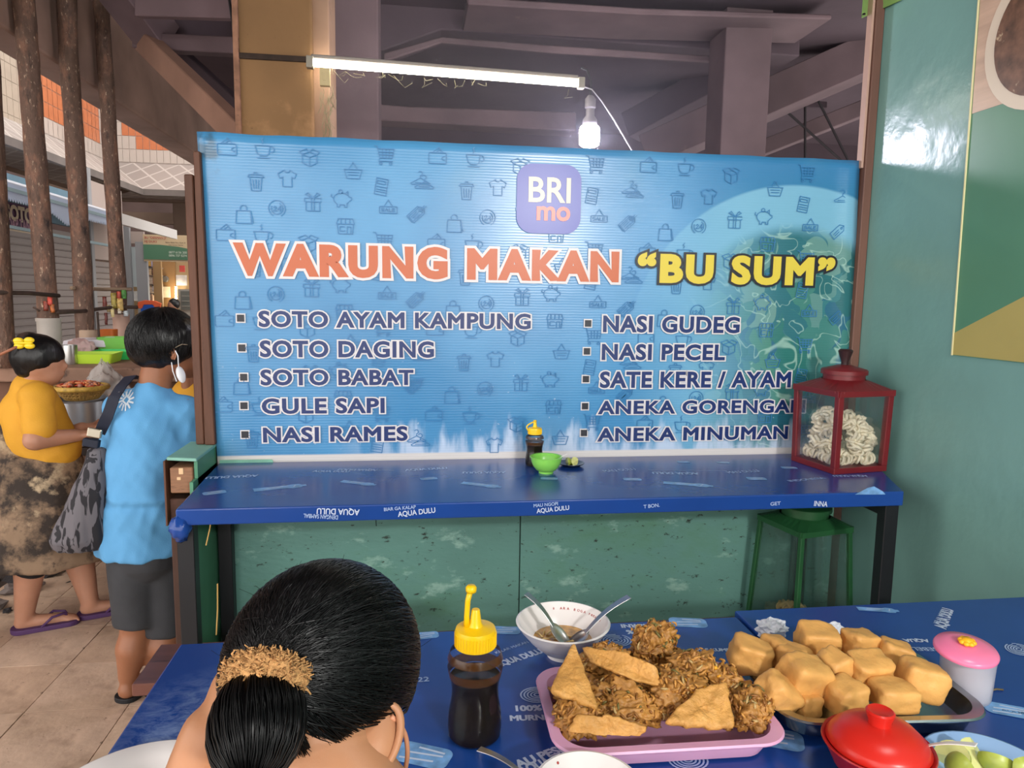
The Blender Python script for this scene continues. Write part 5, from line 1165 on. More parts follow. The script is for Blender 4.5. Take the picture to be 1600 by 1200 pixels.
# ---- standing woman in the light blue shirt
YB = 2.66
def B(x, y, dy=0): return aty(x, y, YB+dy)
wb_ = thing('person', 'standing woman in a light blue t-shirt and dark shorts, face mask, seen from behind', 'person', (B(232, 900).x, YB, 0)); BO_ = Vector(wb_.location)
Lc = lambda p: p-BO_
foot = 0
def fill(mb):
    hc = B(268, 540, .01)
    mb.ell(Lc(hc), (.078, .095, .100), Euler((0, 0, radians(-62))).to_matrix(), 28, 18)
    fr = Euler((0, 0, radians(-62))).to_matrix()
    f = fr @ Vector((0, 1, 0))
    mb.ell(Lc(hc+f*.035+Vector((0, 0, -.055))), (.058, .055, .062), fr, 20, 12)
    mb.ell(Lc(hc+f*.10+Vector((0, 0, -.03))), (.010, .014, .018), fr, 12, 8); mb.ell(Lc(hc+f*.085+Vector((0, 0, -.065))), (.020, .010, .009), fr, 12, 8); mb.ell(Lc(hc+f*.055+Vector((0, 0, -.10))), (.028, .026, .022), fr, 12, 8)
    mb.capsule(Lc(B(246, 575, 0)), Lc(B(238, 625, 0)), .052, .060, 20)
    mb.capsule(Lc(B(212, 636)), Lc(B(286, 646)), .045, .045, 18)
    mb.capsule(Lc(B(238, 670)), Lc(B(232, 830)), .10, .105, 22)
    # arms: left folded forward round the bag, right bent forward
    mb.capsule(Lc(B(188, 628)), Lc(B(182, 712, .05)), .045, .036, 14); mb.capsule(Lc(B(182, 712, .05)), Lc(B(168, 690, .26)), .034, .024, 14)
    mb.capsule(Lc(B(293, 640)), Lc(B(296, 735, .04)), .045, .036, 14); mb.capsule(Lc(B(296, 735, .04)), Lc(B(262, 700, .28)), .034, .024, 14)
    for hp, d in ((B(168, 690, .26), Vector((.2, .9, .1))), (B(262, 700, .28), Vector((-.3, .9, .1)))):
        d = d.normalized(); s = d.cross(Vector((0, 0, 1))).normalized(); e = hp+d*.04; mb.ell(Lc(e), (.036, .042, .015), Matrix((s, d, s.cross(d))).transposed(), 14, 8)
        for o_, L in ((-.026, .05), (-.009, .06), (.009, .056), (.025, .042)):
            a = e+d*.032+s*o_; mb.capsule(Lc(a), Lc(a+d*L*.5), .0085, .008, 8); mb.capsule(Lc(a+d*L*.5), Lc(a+d*L*.8+Vector((0, 0, -L*.35))), .008, .0065, 8)
        a = e+s*.034; mb.capsule(Lc(a), Lc(a+d*.03+s*.02), .010, .0085, 8)
    # legs, feet on the floor
    for (hx, kx, ax, dy) in ((216, 214, 205, 0), (256, 262, 250, .03)):
        hp = B(hx, 870, dy); k = B(kx, 985, dy); an = Vector((B(ax, 1085, dy).x, YB-.02+dy, .085))
        mb.capsule(Lc(hp), Lc(k), .085, .058, 18); mid = k.lerp(an, .35)+Vector((0, -.012, 0)); mb.capsule(Lc(k), Lc(mid), .055, .060, 16); mb.capsule(Lc(mid), Lc(an), .058, .034, 16)
        fd = Vector((.35, .93, 0)); mb.capsule(Lc(an+Vector((0, -.01, -.045))), Lc(an+fd*.15+Vector((0, 0, -.055))), .034, .026, 14); mb.ell(Lc(an+fd*.17+Vector((0, 0, -.06))), (.04, .035, .018), None, 12, 8)
        for t_ in range(5): q = an+fd*(.195-.008*t_)+Vector((-.028+.014*t_, 0, -.064)); mb.ell(Lc(q), (.0085, .014, .009), None, 8, 6)
body = blob('body', fill, .008, skin2, wb_, 5)
# t-shirt
shirt = M('blue_tshirt', '5a9aca', .8, var=.05, scale=5, bump=.0008, bscale=300)
def wr(c):
    d = .011*nz((c.x*1.4+c.z*.6, c.y, c.z*.30), 9, 3)+.008*nz((c.x*2+c.z*1.3, c.y, c.z*.5), 11, 6)-.006*abs(nz((c.x*2.5-c.z*1.2, c.y, c.z*.7), 9, 12))
    z = c.z; d += .006*math.exp(-((z-.78+.06*c.x)/.012)**2)-.006*math.exp(-((z-.755+.06*c.x)/.012)**2)
    return d
def fill(mb):
    mb.capsule(Lc(B(242, 616, -.005)), Lc(B(240, 640)), .068, .095, 20)
    mb.capsule(Lc(B(204, 634)), Lc(B(292, 644)), .068, .064, 20)
    mb.capsule(Lc(B(234, 670)), Lc(B(228, 800)), .128, .142, 26)
    v0 = B(228, 775); v1 = B(224, 862)
    T0 = mb.T; mb.T = Matrix.Translation(Lc(v1)); hh = v0.z-v1.z; mb.lathe([(0, 0), (.152, 0), (.156, .01), (.152, hh), (0, hh)], 36, sy=.86); mb.T = T0
    mb.capsule(Lc(B(190, 634)), Lc(B(181, 690, .03)), .062, .056, 16); mb.capsule(Lc(B(290, 645)), Lc(B(299, 710, .03)), .064, .060, 16)
sh = blob('t_shirt', fill, .009, shirt, wb_, 5, wr)
# white print on the back of the shirt
c = B(208, 621, -.115); mb = MB()
P = [[(0, 1), (.25, .55), (.7, .7), (.6, .2), (1, 0), (.55, -.3), (.6, -.7), (.1, -.5), (-.1, -1), (-.3, -.5), (-.8, -.5), (-.55, 0), (-.95, .3), (-.45, .4), (-.35, .85), (0, 1)]]
P = [[(.0, .42), (.42, .1), (.15, -.42), (-.35, -.05), (0, .42)]]+[[(.5*cos(a), .5*sin(a)), (.95*cos(a+.1), .95*sin(a+.1))] for a in [radians(x) for x in range(10, 370, 30)]]
from mathutils.bvhtree import BVHTree
bv = BVHTree.FromPolygons([v.co for v in sh.data.vertices], [tuple(f.vertices) for f in sh.data.polygons])
def onshirt(x, y):
    o = Lc(B(208, 621))+Vector((x*.028, -.5, y*.034)); h = bv.ray_cast(o, Vector((0, 1, 0)))
    return (h[0] if h[0] else o+Vector((0, .4, 0)))+Vector((0, -.0025, 0))
fine = []
for pl in P:
    for (ax, ay), (bx2, by2) in zip(pl, pl[1:]): fine.append([(ax+(bx2-ax)*k/4, ay+(by2-ay)*k/4) for k in range(5)])
strokes(mb, fine, .17, onshirt); mb.build('white_print', M('shirt_print', 'd8e0e8', .7), sh)
# shorts
def fill(mb):
    mb.capsule(Lc(B(234, 815)), Lc(B(234, 860)), .11, .118, 22)
    for hx, kx, dy, yb in ((214, 216, 0, 972), (257, 262, .03, 985)):
        a = B(hx, 860, dy); b = B(kx, yb, dy); hh = a.z-b.z; T0 = mb.T; mb.T = Matrix.Translation(Lc(b)); mb.lathe([(0, 0), (.083, 0), (.087, .01), (.092, hh), (0, hh)], 28); mb.T = T0
blob('shorts', fill, .009, M('grey_shorts', '37383c', .85, var=.12, scale=20, bump=.0006, bscale=200), wb_, 3, lambda c: .006*nz((c.x, c.y, c.z*.4), 12))
# hair
def fill(mb):
    hc = B(260, 528, 0); mb.ell(Lc(hc), (.116, .118, .098), Euler((0, 0, radians(-62))).to_matrix(), 30, 18)
    mb.ell(Lc(B(246, 548, -.005)), (.100, .095, .066), None, 26, 14); mb.ell(Lc(B(272, 546, -.045)), (.055, .04, .055), None, 20, 12); mb.ell(Lc(B(288, 520, .0)), (.055, .09, .060), None, 20, 12)
ho = blob('hair', fill, .007, hair_s, wb_, 5, lambda c: .004*nz((c.x*2, c.y*2, c.z*.5), 20)-.003*abs(nz((c.x*3, c.y*3, c.z*.3), 30)))
mb = MB(); hc = B(256, 534)
for i in range(900):
    a = rnd.uniform(0, 2*pi); th0 = rnd.uniform(.05, .6); pts = []; kk = rnd.uniform(.99, 1.05); te = rnd.uniform(1.75, 2.15)
    for j in range(8):
        th = th0+(te-th0)*j/7; aa = a+.12*sin(th*3+i)
        pts.append(Lc(hc)+Vector((sin(th)*cos(aa)*.119*kk, sin(th)*sin(aa)*.114*kk, cos(th)*.115*kk+.004)))
    mb.tube(pts, [.0004]+[.0009]*6+[.0004], 4, cap=False)
mb.build('hair_strands', hair_s, ho, smooth=True)['kind'] = 'stuff'
for x, y, rz in ((268, 556, 0),):
    mb = MB(); e = B(271, 553, -.088); mb.ell(Lc(e), (.008, .005, .020), Euler((0, radians(15), 0)).to_matrix(), 14, 10); mb.tube([Lc(e+Vector((.009*cos(a), -.004, .019*sin(a)))) for a in [radians(q) for q in range(-80, 200, 20)]], .0028, 8); mb.build('ear', skin2, body, smooth=True)
mask = M('mask_white', 'e4e8ee', .7)
mb = MB(); P = [B(277, 600, -.075), B(272, 565, -.08), B(282, 563, -.07), B(288, 598, -.05), B(286, 612, -.03), B(278, 616, -.05)]
a_, b_, c_, d_ = Lc(B(271, 572, -.085)), Lc(B(284, 570, -.07)), Lc(B(287, 594, -.06)), Lc(B(276, 600, -.085))
mb.ell((a_+b_+c_+d_)/4+Vector((0, .02, -.005)), (.014, .018, .030), Euler((0, radians(-14), 0)).to_matrix(), 18, 12); mb.build('face_mask', mask, wb_, smooth=True)
mb = MB(); mb.tube([Lc(B(279, 574, -.1)), Lc(B(278, 556, -.1)), Lc(B(274, 548, -.095))], .0018, 6); mb.tube([Lc(B(276, 596, -.085)), Lc(B(270, 580, -.095)), Lc(B(268, 566, -.092))], .0016, 6); mb.build('mask_strap', mask, wb_)
mb = MB(); mb.tube([Lc(B(274, 543, -.1)), Lc(B(284, 538, -.095)), Lc(B(299, 539, -.05))], .0014, 6); mb.build('glasses_temple', M('temple', 'b8a890', .3, metal=.6), wb_)
for (x, dy) in ((205, 0), (250, .03)):
    f = Vector((B(x, 1085, dy).x, YB-.02+dy, 0)); mb = MB(); R9 = Euler((0, 0, radians(-20))).to_matrix().to_4x4(); mb.T = Matrix.Translation(Lc(f)+Vector((.028, .09, 0))) @ R9
    pl = rrect(-.045, -.135, .045, .13, .04, 8); mb.prism(pl, 0, .018); mb.build('sandal', M('black_sandal', '18181c', .6), wb_, bev=.003)
# shoulder bag
bg_ = thing('shoulder_bag', 'grey tote bag printed with black figures, hanging from the shoulder of the woman in blue', 'bag', tuple(B(125, 850, -.02))); GO = Vector(bg_.location); Lg = lambda p: p-GO
bagm = bpy.data.materials.new('bag_print'); bagm.use_nodes = True; nt = bagm.node_tree; N = nt.nodes; L = nt.links; b = N['Principled BSDF']; b.inputs['Roughness'].default_value = .8
tc = N.new('ShaderNodeTexCoord'); mp = N.new('ShaderNodeMapping'); mp.inputs['Scale'].default_value = (1.5, 1.5, .36); mp.inputs['Rotation'].default_value = (0, .15, 0); L.new(tc.outputs['Object'], mp.inputs[0])
n1 = N.new('ShaderNodeTexNoise'); n1.inputs['Scale'].default_value = 26; n1.inputs['Detail'].default_value = 2.5; n1.inputs['Distortion'].default_value = .8; L.new(mp.outputs[0], n1.inputs['Vector'])
r = N.new('ShaderNodeValToRGB'); r.color_ramp.elements[0].position = .50; r.color_ramp.elements[1].position = .53; r.color_ramp.elements[0].color = (*lin('625e64'), 1); r.color_ramp.elements[1].color = (*lin('1c1a20'), 1); L.new(n1.outputs['Fac'], r.inputs[0]); L.new(r.outputs[0], b.inputs['Base Color'])
def fill(mb):
    rows = [(137, 165, 700, .020), (128, 170, 730, .05), (112, 173, 770, .075), (95, 175, 810, .085), (80, 176, 838, .085), (84, 172, 856, .06)]
    rg = []
    for x0, x1, y, dp in rows:
        c = (x0+x1)/2; p = B(c, y, -.06); hw = (B(x1, y, -.06)-B(x0, y, -.06)).length/2
        rg.append([(p.x-GO.x+hw*cos(2*pi*k/28), p.y-GO.y+dp*sin(2*pi*k/28), p.z-GO.z) for k in range(28)])
    vs = [p for q in rg for p in q]; fs = [tuple(range(28))[::-1]]
    for a in range(len(rg)-1): fs += [(a*28+i, a*28+(i+1) % 28, (a+1)*28+(i+1) % 28, (a+1)*28+i) for i in range(28)]
    fs.append(tuple(range((len(rg)-1)*28, len(rg)*28))); mb.add(vs, fs)
blob('bag_body', fill, .008, bagm, bg_, 4, lambda c: .006*nz((c.x*2, c.y, c.z*.6), 12)+.004*nz((c.x*5, 0, c.z*.6), 10))
navy_s = M('strap_navy', '141a2c', .7)
mb = MB(); P = [B(212, 592, .03), B(204, 588, -.03), B(190, 603, -.07), B(178, 622, -.10), B(168, 650, -.10), B(156, 676, -.08)]
P2 = [];
for i in range(len(P)-1):
    for k in range(5): P2.append(P[i].lerp(P[i+1], k/5))
P2.append(P[-1]); vs = []; fs = []
for i, p in enumerate(P2):
    w = .022-.004*(i/len(P2)); d = (P2[min(i+1, len(P2)-1)]-P2[max(i-1, 0)]).normalized(); s = Vector((1, -.15, .15)); s = (s-d*s.dot(d)).normalized(); n = s.cross(d)
    for a, b in ((-1, 1), (1, 1), (1, -1), (-1, -1)): vs.append(Lg(p+s*a*w+n*b*.002))
for i in range(len(P2)-1):
    for k in range(4): fs.append((4*i+k, 4*i+(k+1) % 4, 4*i+4+(k+1) % 4, 4*i+4+k))
fs += [(0, 1, 2, 3), tuple(4*(len(P2)-1)+k for k in (3, 2, 1, 0))]
mb.add(vs, fs); mb.build('strap', navy_s, bg_, smooth=True, angle=40)
mb = MB(); c = Lg(B(149, 676, -.105)); mb.T = Matrix.Translation(c) @ Euler((0, radians(12), 0)).to_matrix().to_4x4(); mb.box((-.023, -.012, -.016), (.023, .002, .016)); mb.build('buckle', M('buckle', 'b0a898', .3, metal=.9), bg_, bev=.004)
mb = MB(); mb.T = Matrix.Translation(Lg(B(143, 692, -.09))) @ Euler((0, radians(12), 0)).to_matrix().to_4x4(); mb.box((-.026, -.012, -.014), (.026, .012, .014)); mb.build('loop', navy_s, bg_, bev=.004)
# ---- walking woman in yellow
YY = 3.30
def Y_(x, y, dy=0): return aty(x, y, YY+dy)
wy = thing('person', 'walking woman in a yellow shirt and mottled brown apron dress with a yellow hair clip', 'person', (Y_(60, 900).x, YY, 0)); YO = Vector(wy.location); Ly = lambda p: p-YO
fr = Euler((0, 0, radians(-75))).to_matrix()
def fill(mb):
    hc = Y_(62, 562); f = fr @ Vector((0, 1, 0))
    mb.ell(Ly(hc), (.076, .092, .098), fr, 26, 16); mb.ell(Ly(hc+f*.03+Vector((0, 0, -.055))), (.056, .056, .060), fr, 20, 12); mb.ell(Ly(hc+f*.095+Vector((0, 0, -.03))), (.010, .014, .018), fr, 12, 8); mb.ell(Ly(hc+f*.082+Vector((0, 0, -.065))), (.02, .01, .009), fr, 12, 8)
    mb.capsule(Ly(Y_(58, 590)), Ly(Y_(52, 612)), .055, .065, 18); mb.capsule(Ly(Y_(52, 640)), Ly(Y_(58, 700)), .095, .11, 20); mb.capsule(Ly(Y_(58, 710)), Ly(Y_(60, 830)), .095, .12, 20)
    mb.capsule(Ly(Y_(56, 640, -.13)), Ly(Y_(54, 688, -.21)), .040, .042, 16); mb.capsule(Ly(Y_(54, 688, -.21)), Ly(Y_(122, 680, -.06)), .044, .028, 16)
    mb.capsule(Ly(Y_(60, 640, .12)), Ly(Y_(75, 690, .14)), .040, .040, 16); mb.capsule(Ly(Y_(75, 690, .14)), Ly(Y_(128, 668, .08)), .036, .026, 16)
    for hp in (Y_(122, 680, -.06), Y_(128, 668, .08)):
        d = Vector((.95, .2, .1)).normalized(); s = d.cross(Vector((0, 0, 1))).normalized(); e = hp+d*.04; mb.ell(Ly(e), (.036, .042, .017), Matrix((s, d, s.cross(d))).transposed(), 14, 8)
        for o_, Lx in ((-.026, .05), (-.009, .06), (.009, .056), (.025, .042)):
            a = e+d*.032+s*o_; mb.capsule(Ly(a), Ly(a+d*Lx*.5), .009, .008, 8); mb.capsule(Ly(a+d*Lx*.5), Ly(a+d*Lx*.75+Vector((0, 0, -Lx*.4))), .008, .007, 8)
        a = e-s*.03; mb.capsule(Ly(a), Ly(a+d*.03+Vector((0, 0, .025))), .010, .0085, 8)
    for (kx, ky, ax, ay, dy, fx) in ((50, 880, 38, 962, -.06, 1), (118, 872, 140, 940, .10, 1)):
        k = Y_(kx, ky-20, dy); an = atz(ax, ay, .07); mb.capsule(Ly(Y_(60, 830)), Ly(k), .09, .062, 16); mid = k.lerp(an, .35); mb.capsule(Ly(k), Ly(mid), .060, .062, 16); mb.capsule(Ly(mid), Ly(an), .060, .038, 16)
        fd = Vector((.93, .36, 0)).normalized(); mb.capsule(Ly(an+Vector((-.01, 0, -.03))), Ly(an+fd*.15+Vector((0, 0, -.042))), .034, .024, 14); mb.ell(Ly(an+fd*.17+Vector((0, 0, -.045))), (.03, .034, .016), None, 12, 8)
        for t_ in range(5): q = an+fd*(.205-.01*t_)+Vector((.01, -.030+.015*t_, -.05)); mb.ell(Ly(q), (.014, .0085, .009), None, 8, 6)
body = blob('body', fill, .009, skin3, wy, 5)
yel = M('yellow_shirt', 'cc9428', .75, var=.08, scale=5, bump=.001, bscale=200)
def fill(mb):
    mb.capsule(Ly(Y_(50, 612)), Ly(Y_(50, 640)), .085, .12, 20); mb.capsule(Ly(Y_(50, 645)), Ly(Y_(62, 680)), .125, .132, 22); mb.capsule(Ly(Y_(55, 622, -.12)), Ly(Y_(60, 622, .12)), .070, .070, 18)
    mb.capsule(Ly(Y_(56, 632, -.12)), Ly(Y_(62, 668, -.175)), .064, .066, 18); mb.capsule(Ly(Y_(62, 680, 0)), Ly(Y_(80, 700, 0)), .13, .12, 18); mb.capsule(Ly(Y_(62, 632, .14)), Ly(Y_(74, 668, .15)), .070, .066, 18)
blob('shirt', fill, .010, yel, wy, 8, lambda c: .008*nz((c.x, c.y, c.z*.5), 8)+.004*nz(c, 18))
ap = M('mottled_apron', '88705a', .85, var=.3, scale=4, dirt=[('2e2520', .62, 5, .12), ('a89478', .38, 8, .1), ('3a3028', .3, 14, .08)], bump=.001, bscale=100)
def fill(mb):
    a = Y_(62, 705); b = Y_(62, 872); T0 = mb.T; hh = a.z-b.z; mb.T = Matrix.Translation(Ly(b)) @ Euler((0, radians(3), 0)).to_matrix().to_4x4()
    mb.lathe([(0, 0), (.27, 0), (.275, .02), (.24, hh*.4), (.185, hh*.8), (.15, hh), (0, hh)], 36, sy=.85); mb.T = T0
    mb.capsule(Ly(Y_(18, 668, .0)), Ly(Y_(26, 730, 0)), .085, .12, 18)
blob('apron_dress', fill, .011, ap, wy, 4, lambda c: .016*nz((c.x, c.y, c.z*.35), 7)+.006*nz((c.x*2, c.y*2, c.z*.6), 10))
def fill(mb):
    for (kx, ky, dy) in ((50, 862, -.06),): a = Y_(kx, 830, dy); b = Y_(kx, 880, dy); mb.capsule(Ly(a), Ly(b), .085, .075, 20)
blob('legging', fill, .009, M('legging', '141418', .8), wy, 3)
def fill(mb):
    mb.ell(Ly(Y_(58, 556)), (.088, .104, .096), fr, 26, 16); mb.ell(Ly(Y_(44, 535, -.02)), (.050, .05, .045), None, 18, 12); mb.ell(Ly(Y_(52, 575)), (.070, .07, .055), None, 18, 12)
blob('hair', fill, .008, hair_s, wy, 4, lambda c: .003*nz(c, 30))
mb = MB()
c = Y_(37, 536, -.085)
for dx, dz in ((-.020, .010), (.022, .012), (-.018, -.012), (.022, -.012)): mb.ell(Ly(c+Vector((dx, 0, dz))), (.021, .011, .013), None, 14, 10)
mb.capsule(Ly(c+Vector((-.03, -.004, 0))), Ly(c+Vector((.03, -.004, 0))), .006, .006, 8); mb.build('hair_clip', M('clip_yellow', 'e8c824', .35), wy, smooth=True)
mb = MB(); mb.tube([Ly(Y_(-4, 556, -.10)), Ly(Y_(28, 541, -.09))], .006, 8); mb.build('hair_stick', M('stick', '9a6248', .5), wy, smooth=True)
for ax, ay, i in ((38, 962, 0), (140, 940, 1)):
    an = atz(ax, ay, .07); fd = Vector((.93, .36, 0)).normalized(); c = Vector((an.x, an.y, 0))+fd*.075; a = math.atan2(fd.y, fd.x)
    mb = MB(); mb.T = Matrix.Translation(Ly(c)) @ Matrix.Rotation(a, 4, 'Z'); mb.prism(rrect(-.13, -.048, .135, .048, .044, 8), 0, .022); s = mb.build('sandal', M('purple_rubber', '4a2c58', .6), wy, bev=.004)
    mb = MB(); mb.T = Matrix.Translation(Ly(c)) @ Matrix.Rotation(a, 4, 'Z')
    for sg in (-1, 1): mb.tube([(-.01, .043*sg, .02), (.03, .038*sg, .055), (.075, .012*sg, .056), (.095, 0, .022)], .006, 8)
    mb.build('sandal_strap', M('purple_rubber', '4a2c58', .6), s, smooth=True)
# ---- third person half hidden behind the post
wk = thing('person', 'person in yellow half hidden behind the woman in blue', 'person', (aty(296, 700, 3.35).x, 3.35, 0)); KO = Vector(wk.location); K = lambda x, y, dy=0: aty(x, y, 3.35+dy)-KO
def fill(mb):
    mb.ell(K(342, 545), (.078, .09, .10), None, 20, 12); mb.capsule(K(342, 565), K(338, 600), .05, .06); mb.capsule(K(312, 640), K(318, 840), .12, .14, 18)
    mb.capsule(K(302, 625), K(300, 700), .045, .035); mb.capsule(K(300, 690, -.05), K(292, 580, -.08), .036, .028)
    mb.ell(K(291, 570, -.08), (.035, .018, .045), None, 12, 8)
    for k in range(5): mb.capsule(K(286+k*2.2, 562, -.08), K(284+k*2.8, 548+abs(k-2), -.08), .008, .007, 8)
    for s in (-1, 1): mb.capsule(K(318, 840)+Vector((.08*s, 0, 0)), Vector((K(318, 840).x+.09*s, 0, .08)), .08, .04, 14); mb.capsule(Vector((K(318, 840).x+.09*s, -.02, .05)), Vector((K(318, 840).x+.09*s, -.16, .035)), .034, .026, 10)
blob('body', fill, .011, skin2, wk, 4)
def fill(mb): mb.capsule(K(312, 630), K(318, 780), .135, .15, 18); mb.capsule(K(298, 622), K(298, 660), .062, .06); mb.capsule(K(330, 615), K(325, 640), .10, .12)
blob('shirt', fill, .012, yel, wk, 4)
def fill(mb): mb.ell(K(342, 538, .02), (.088, .09, .095), None, 20, 12)
blob('hair', fill, .011, hair_s, wk, 3)
def fill(mb):
    x = K(318, 840).x
    mb.capsule(K(318, 780), K(318, 850), .14, .15, 18)
    for s in (-1, 1): mb.capsule(Vector((x+.08*s, 0, K(318, 850).z)), Vector((x+.09*s, 0, .14)), .10, .06, 14)
blob('trousers', fill, .012, M('dark_trousers', '22222a', .8), wk, 3)
# ================================================================ LAMPS HANGING BEHIND THE WALL
a = aty(490, 98, 3.36); b = aty(903, 130, 3.36)
t = thing('tube_lamp', 'long glowing fluorescent tube lamp fixed to the ochre pillar', 'lamp', tuple((a+b)/2)); TO_ = Vector(t.location)
mb = MB(); mb.tube([a-TO_, b-TO_], .0165, 14); mb.build('tube', M('tube_glow', 'ffffff', .5, emit='fff6e0', estr=26), t, smooth=True)
mb = MB(); d = (b-a).normalized(); mb.bar(a-TO_+Vector((-.01, 0, .026)), b-TO_+Vector((0, 0, .026)), .016, .018); mb.build('batten', M('batten', '6a6460', .6), t, bev=.003)
for e, s in ((a, -1), (b, 1)):
    mb = MB(); mb.bar(e-TO_, e-TO_+d*s*.03, .036, .05); mb.build('end_holder', M('holder', '8a8478', .6), t, bev=.003)
# starter box and cobwebs under the end of the tube
c = aty(508, 122, 3.36); mb = MB(); mb.box((c.x-.022, 3.345, c.z-.035), (c.x+.022, 3.375, c.z+.04)); mb.box((c.x-.008, 3.343, c.z-.015), (c.x+.006, 3.345, c.z+.022))
tag(mb.build('switch_box', M('switch_box', 'b8a67c', .6, dirt=[('3a2c20', .2, 40)]), bev=.003, seg=1), 'small dusty yellowish switch box below the end of the tube lamp on the pillar', 'switch')
rnd = random.Random(11)
mb = MB()
for k in range(17):
    x = rnd.uniform(505, 900); p = aty(x, 98+(x-490)*.0775+10, 3.36); l = rnd.uniform(.01, .05); q = p+Vector((rnd.uniform(-.05, .05), 0, -l)); mb.tube([p, (p+q)/2+Vector((.006, 0, -.008)), q, q+Vector((rnd.uniform(-.05, .05), 0, rnd.uniform(.0, .03)))], .0009, 3)
for k in range(40):
    p = aty(rnd.uniform(500, 520), rnd.uniform(130, 205), 3.40); mb.tube([p, p+Vector((rnd.uniform(-.02, .02), 0, -.03)), p+Vector((rnd.uniform(-.02, .02), 0, -.07))], .0012, 3)
o = mb.build('cobweb', M('cobweb', '8c8468', .9)); o['label'] = 'grey cobwebs hanging from the tube lamp and pillar edge'; o['category'] = 'cobweb'; o['kind'] = 'stuff'
c = aty(921, 213, 3.42)
t = thing('light_bulb', 'glowing white bulb hanging just above the top edge of the blue banner', 'lamp', tuple(c))
mb = MB(); mb.lathe([(0, -.048), (.034, -.047), (.046, -.038), (.048, -.02), (.048, .03), (.042, .044), (.02, .052), (0, .052)], 28); mb.build('glass_globe', M('bulb_glow', 'ffffff', .5, emit='f1ecff', estr=320), t, smooth=True)
mb = MB(); mb.lathe([(.036, .045), (.034, .075), (.02, .095), (.02, .125), (.026, .13), (.026, .17), (.014, .185), (0, .185)], 24); mb.build('socket', M('socket', '6e6a6e', .5), t, smooth=True, angle=40)
mb = MB(); P = [Vector((0, 0, .18)), Vector((0, 0, .25)), Vector((-.02, 0, .30)), Vector((-.05, 0, .31))]; mb.tube(P, .006, 6); mb.build('hanging_wire', M('wire_dark', '1c1a1c', .6), t)
mb = MB(); P = [aty(x, y, 3.40) for x, y in ((906, 133), (925, 140), (940, 158), (958, 185), (988, 236), (1004, 262))]; mb.tube(P, .0034, 6); tag(mb.build('white_cable', M('white_cable', '8c888c', .5), smooth=True), 'thin white cable sagging from the tube lamp down behind the banner', 'cable')
mb = MB(); P = [aty(x, y, 3.44) for x, y in ((357, -10), (364, 40), (367, 100), (369, 190))]; mb.tube(P, .006, 6); tag(mb.build('black_cable', M('wire_dark', '1c1a1c', .6), smooth=True), 'black cable running down beside the ochre pillar', 'cable')
# ================================================================ POLES AND COOKING COUNTER BY THE AISLE
bark = M('rusty_pole', '6c5346', .7, var=.35, scale=7, stretch=(2.5, 2.5, 1.0), bump=.006, bscale=30, dirt=[('84604e', .5, 6, .1), ('2c2220', .5, 7, .2), ('c0a48c', .30, 26, .1)])
ZC = 1.08
def pole(x, y0, y1, w, top, label, extra=None):
    """x: pixel columns at the two heights"""
    Yp = 2.2/abs((lambda r: r.x/r.y)(ray(x[1], y1)))
    p = aty(x[1], y1, Yp); q = aty(x[0], y0, Yp)
    t = thing('pole', label, 'pole', (p.x, p.y, ZC), group='rusty poles on the counter'); o_ = Vector(t.location); mb = MB(); n = 26; pts = []; rr = []
    for k in range(n+1):
        s = k/n; z = ZC+(top-ZC)*s; f = (z-p.z)/(q.z-p.z); c = p.lerp(q, f); c.z = z; pts.append(c-o_+Vector((.006*nz((x[0], 0, z), 1.5), 0, 0))); rr.append(w*(1+.07*nz((x[0], z, 0), 4)))
    mb.tube(pts, rr, 18)
    for v in mb.bm.verts: v.co += Vector((v.co.x, v.co.y, 0)).normalized()*.005*nz(v.co, 14, x[0])
    mb.build('shaft', bark, t, smooth=True)
    return t, p, q, Yp
poles = []
for args in (((-20, 3), 100, 500, .056, 3.6, 'rusty round pole cut by the frame edge, behind the yellow hair clip'), ((40, 74), 40, 480, .057, 3.6, 'dark rusty round pole with a white pipe sleeve at its foot'), ((106, 131), 40, 480, .056, 3.6, 'rusty round pole with a pale scorched foot, between the other two'), ((164, 187), 100, 480, .052, 3.6, 'rusty round pole hung with colourful sachets')):
    poles.append(pole(*args))
t, p, q, Yp = poles[1]; mb = MB(); z0, z1 = aty(80, 560, Yp).z, aty(77, 502, Yp).z; c = Vector((aty(78, 530, Yp).x, Yp, 0))-Vector((t.location.x, t.location.y, 0)); mb.lathe([(0, 0), (.064, 0), (.064, z1-ZC), (.069, z1-ZC), (.069, z1-ZC+.02), (.06, z1-ZC+.02)], 24, c); mb.build('pipe_sleeve', M('grey_pipe', 'b4aca4', .5, var=.1, dirt=[('6a5c54', .2, 12)]), t, smooth=True, angle=40)
t, p, q, Yp = poles[2]; c = Vector((aty(138, 530, Yp).x, Yp, 0))-Vector((t.location.x, t.location.y, 0)); z1 = aty(136, 516, Yp).z; mb = MB(); mb.lathe([(.062, 0), (.062, z1-ZC), (.058, z1-ZC+.004)], 24, c); mb.build('pale_foot', M('pale_foot', 'b49a84', .7, var=.2, dirt=[('3a3030', .35, 7)]), t, smooth=True)
t, p, q, Yp = poles[3]; c = Vector((aty(191, 530, Yp).x, Yp, 0))-Vector((t.location.x, t.location.y, 0)); z1 = aty(190, 492, Yp).z; mb = MB(); mb.lathe([(.058, 0), (.058, z1-ZC), (.055, z1-ZC+.004)], 24, c); mb.build('pale_foot', M('pale_foot2', 'b89888', .7, var=.15), t, smooth=True)
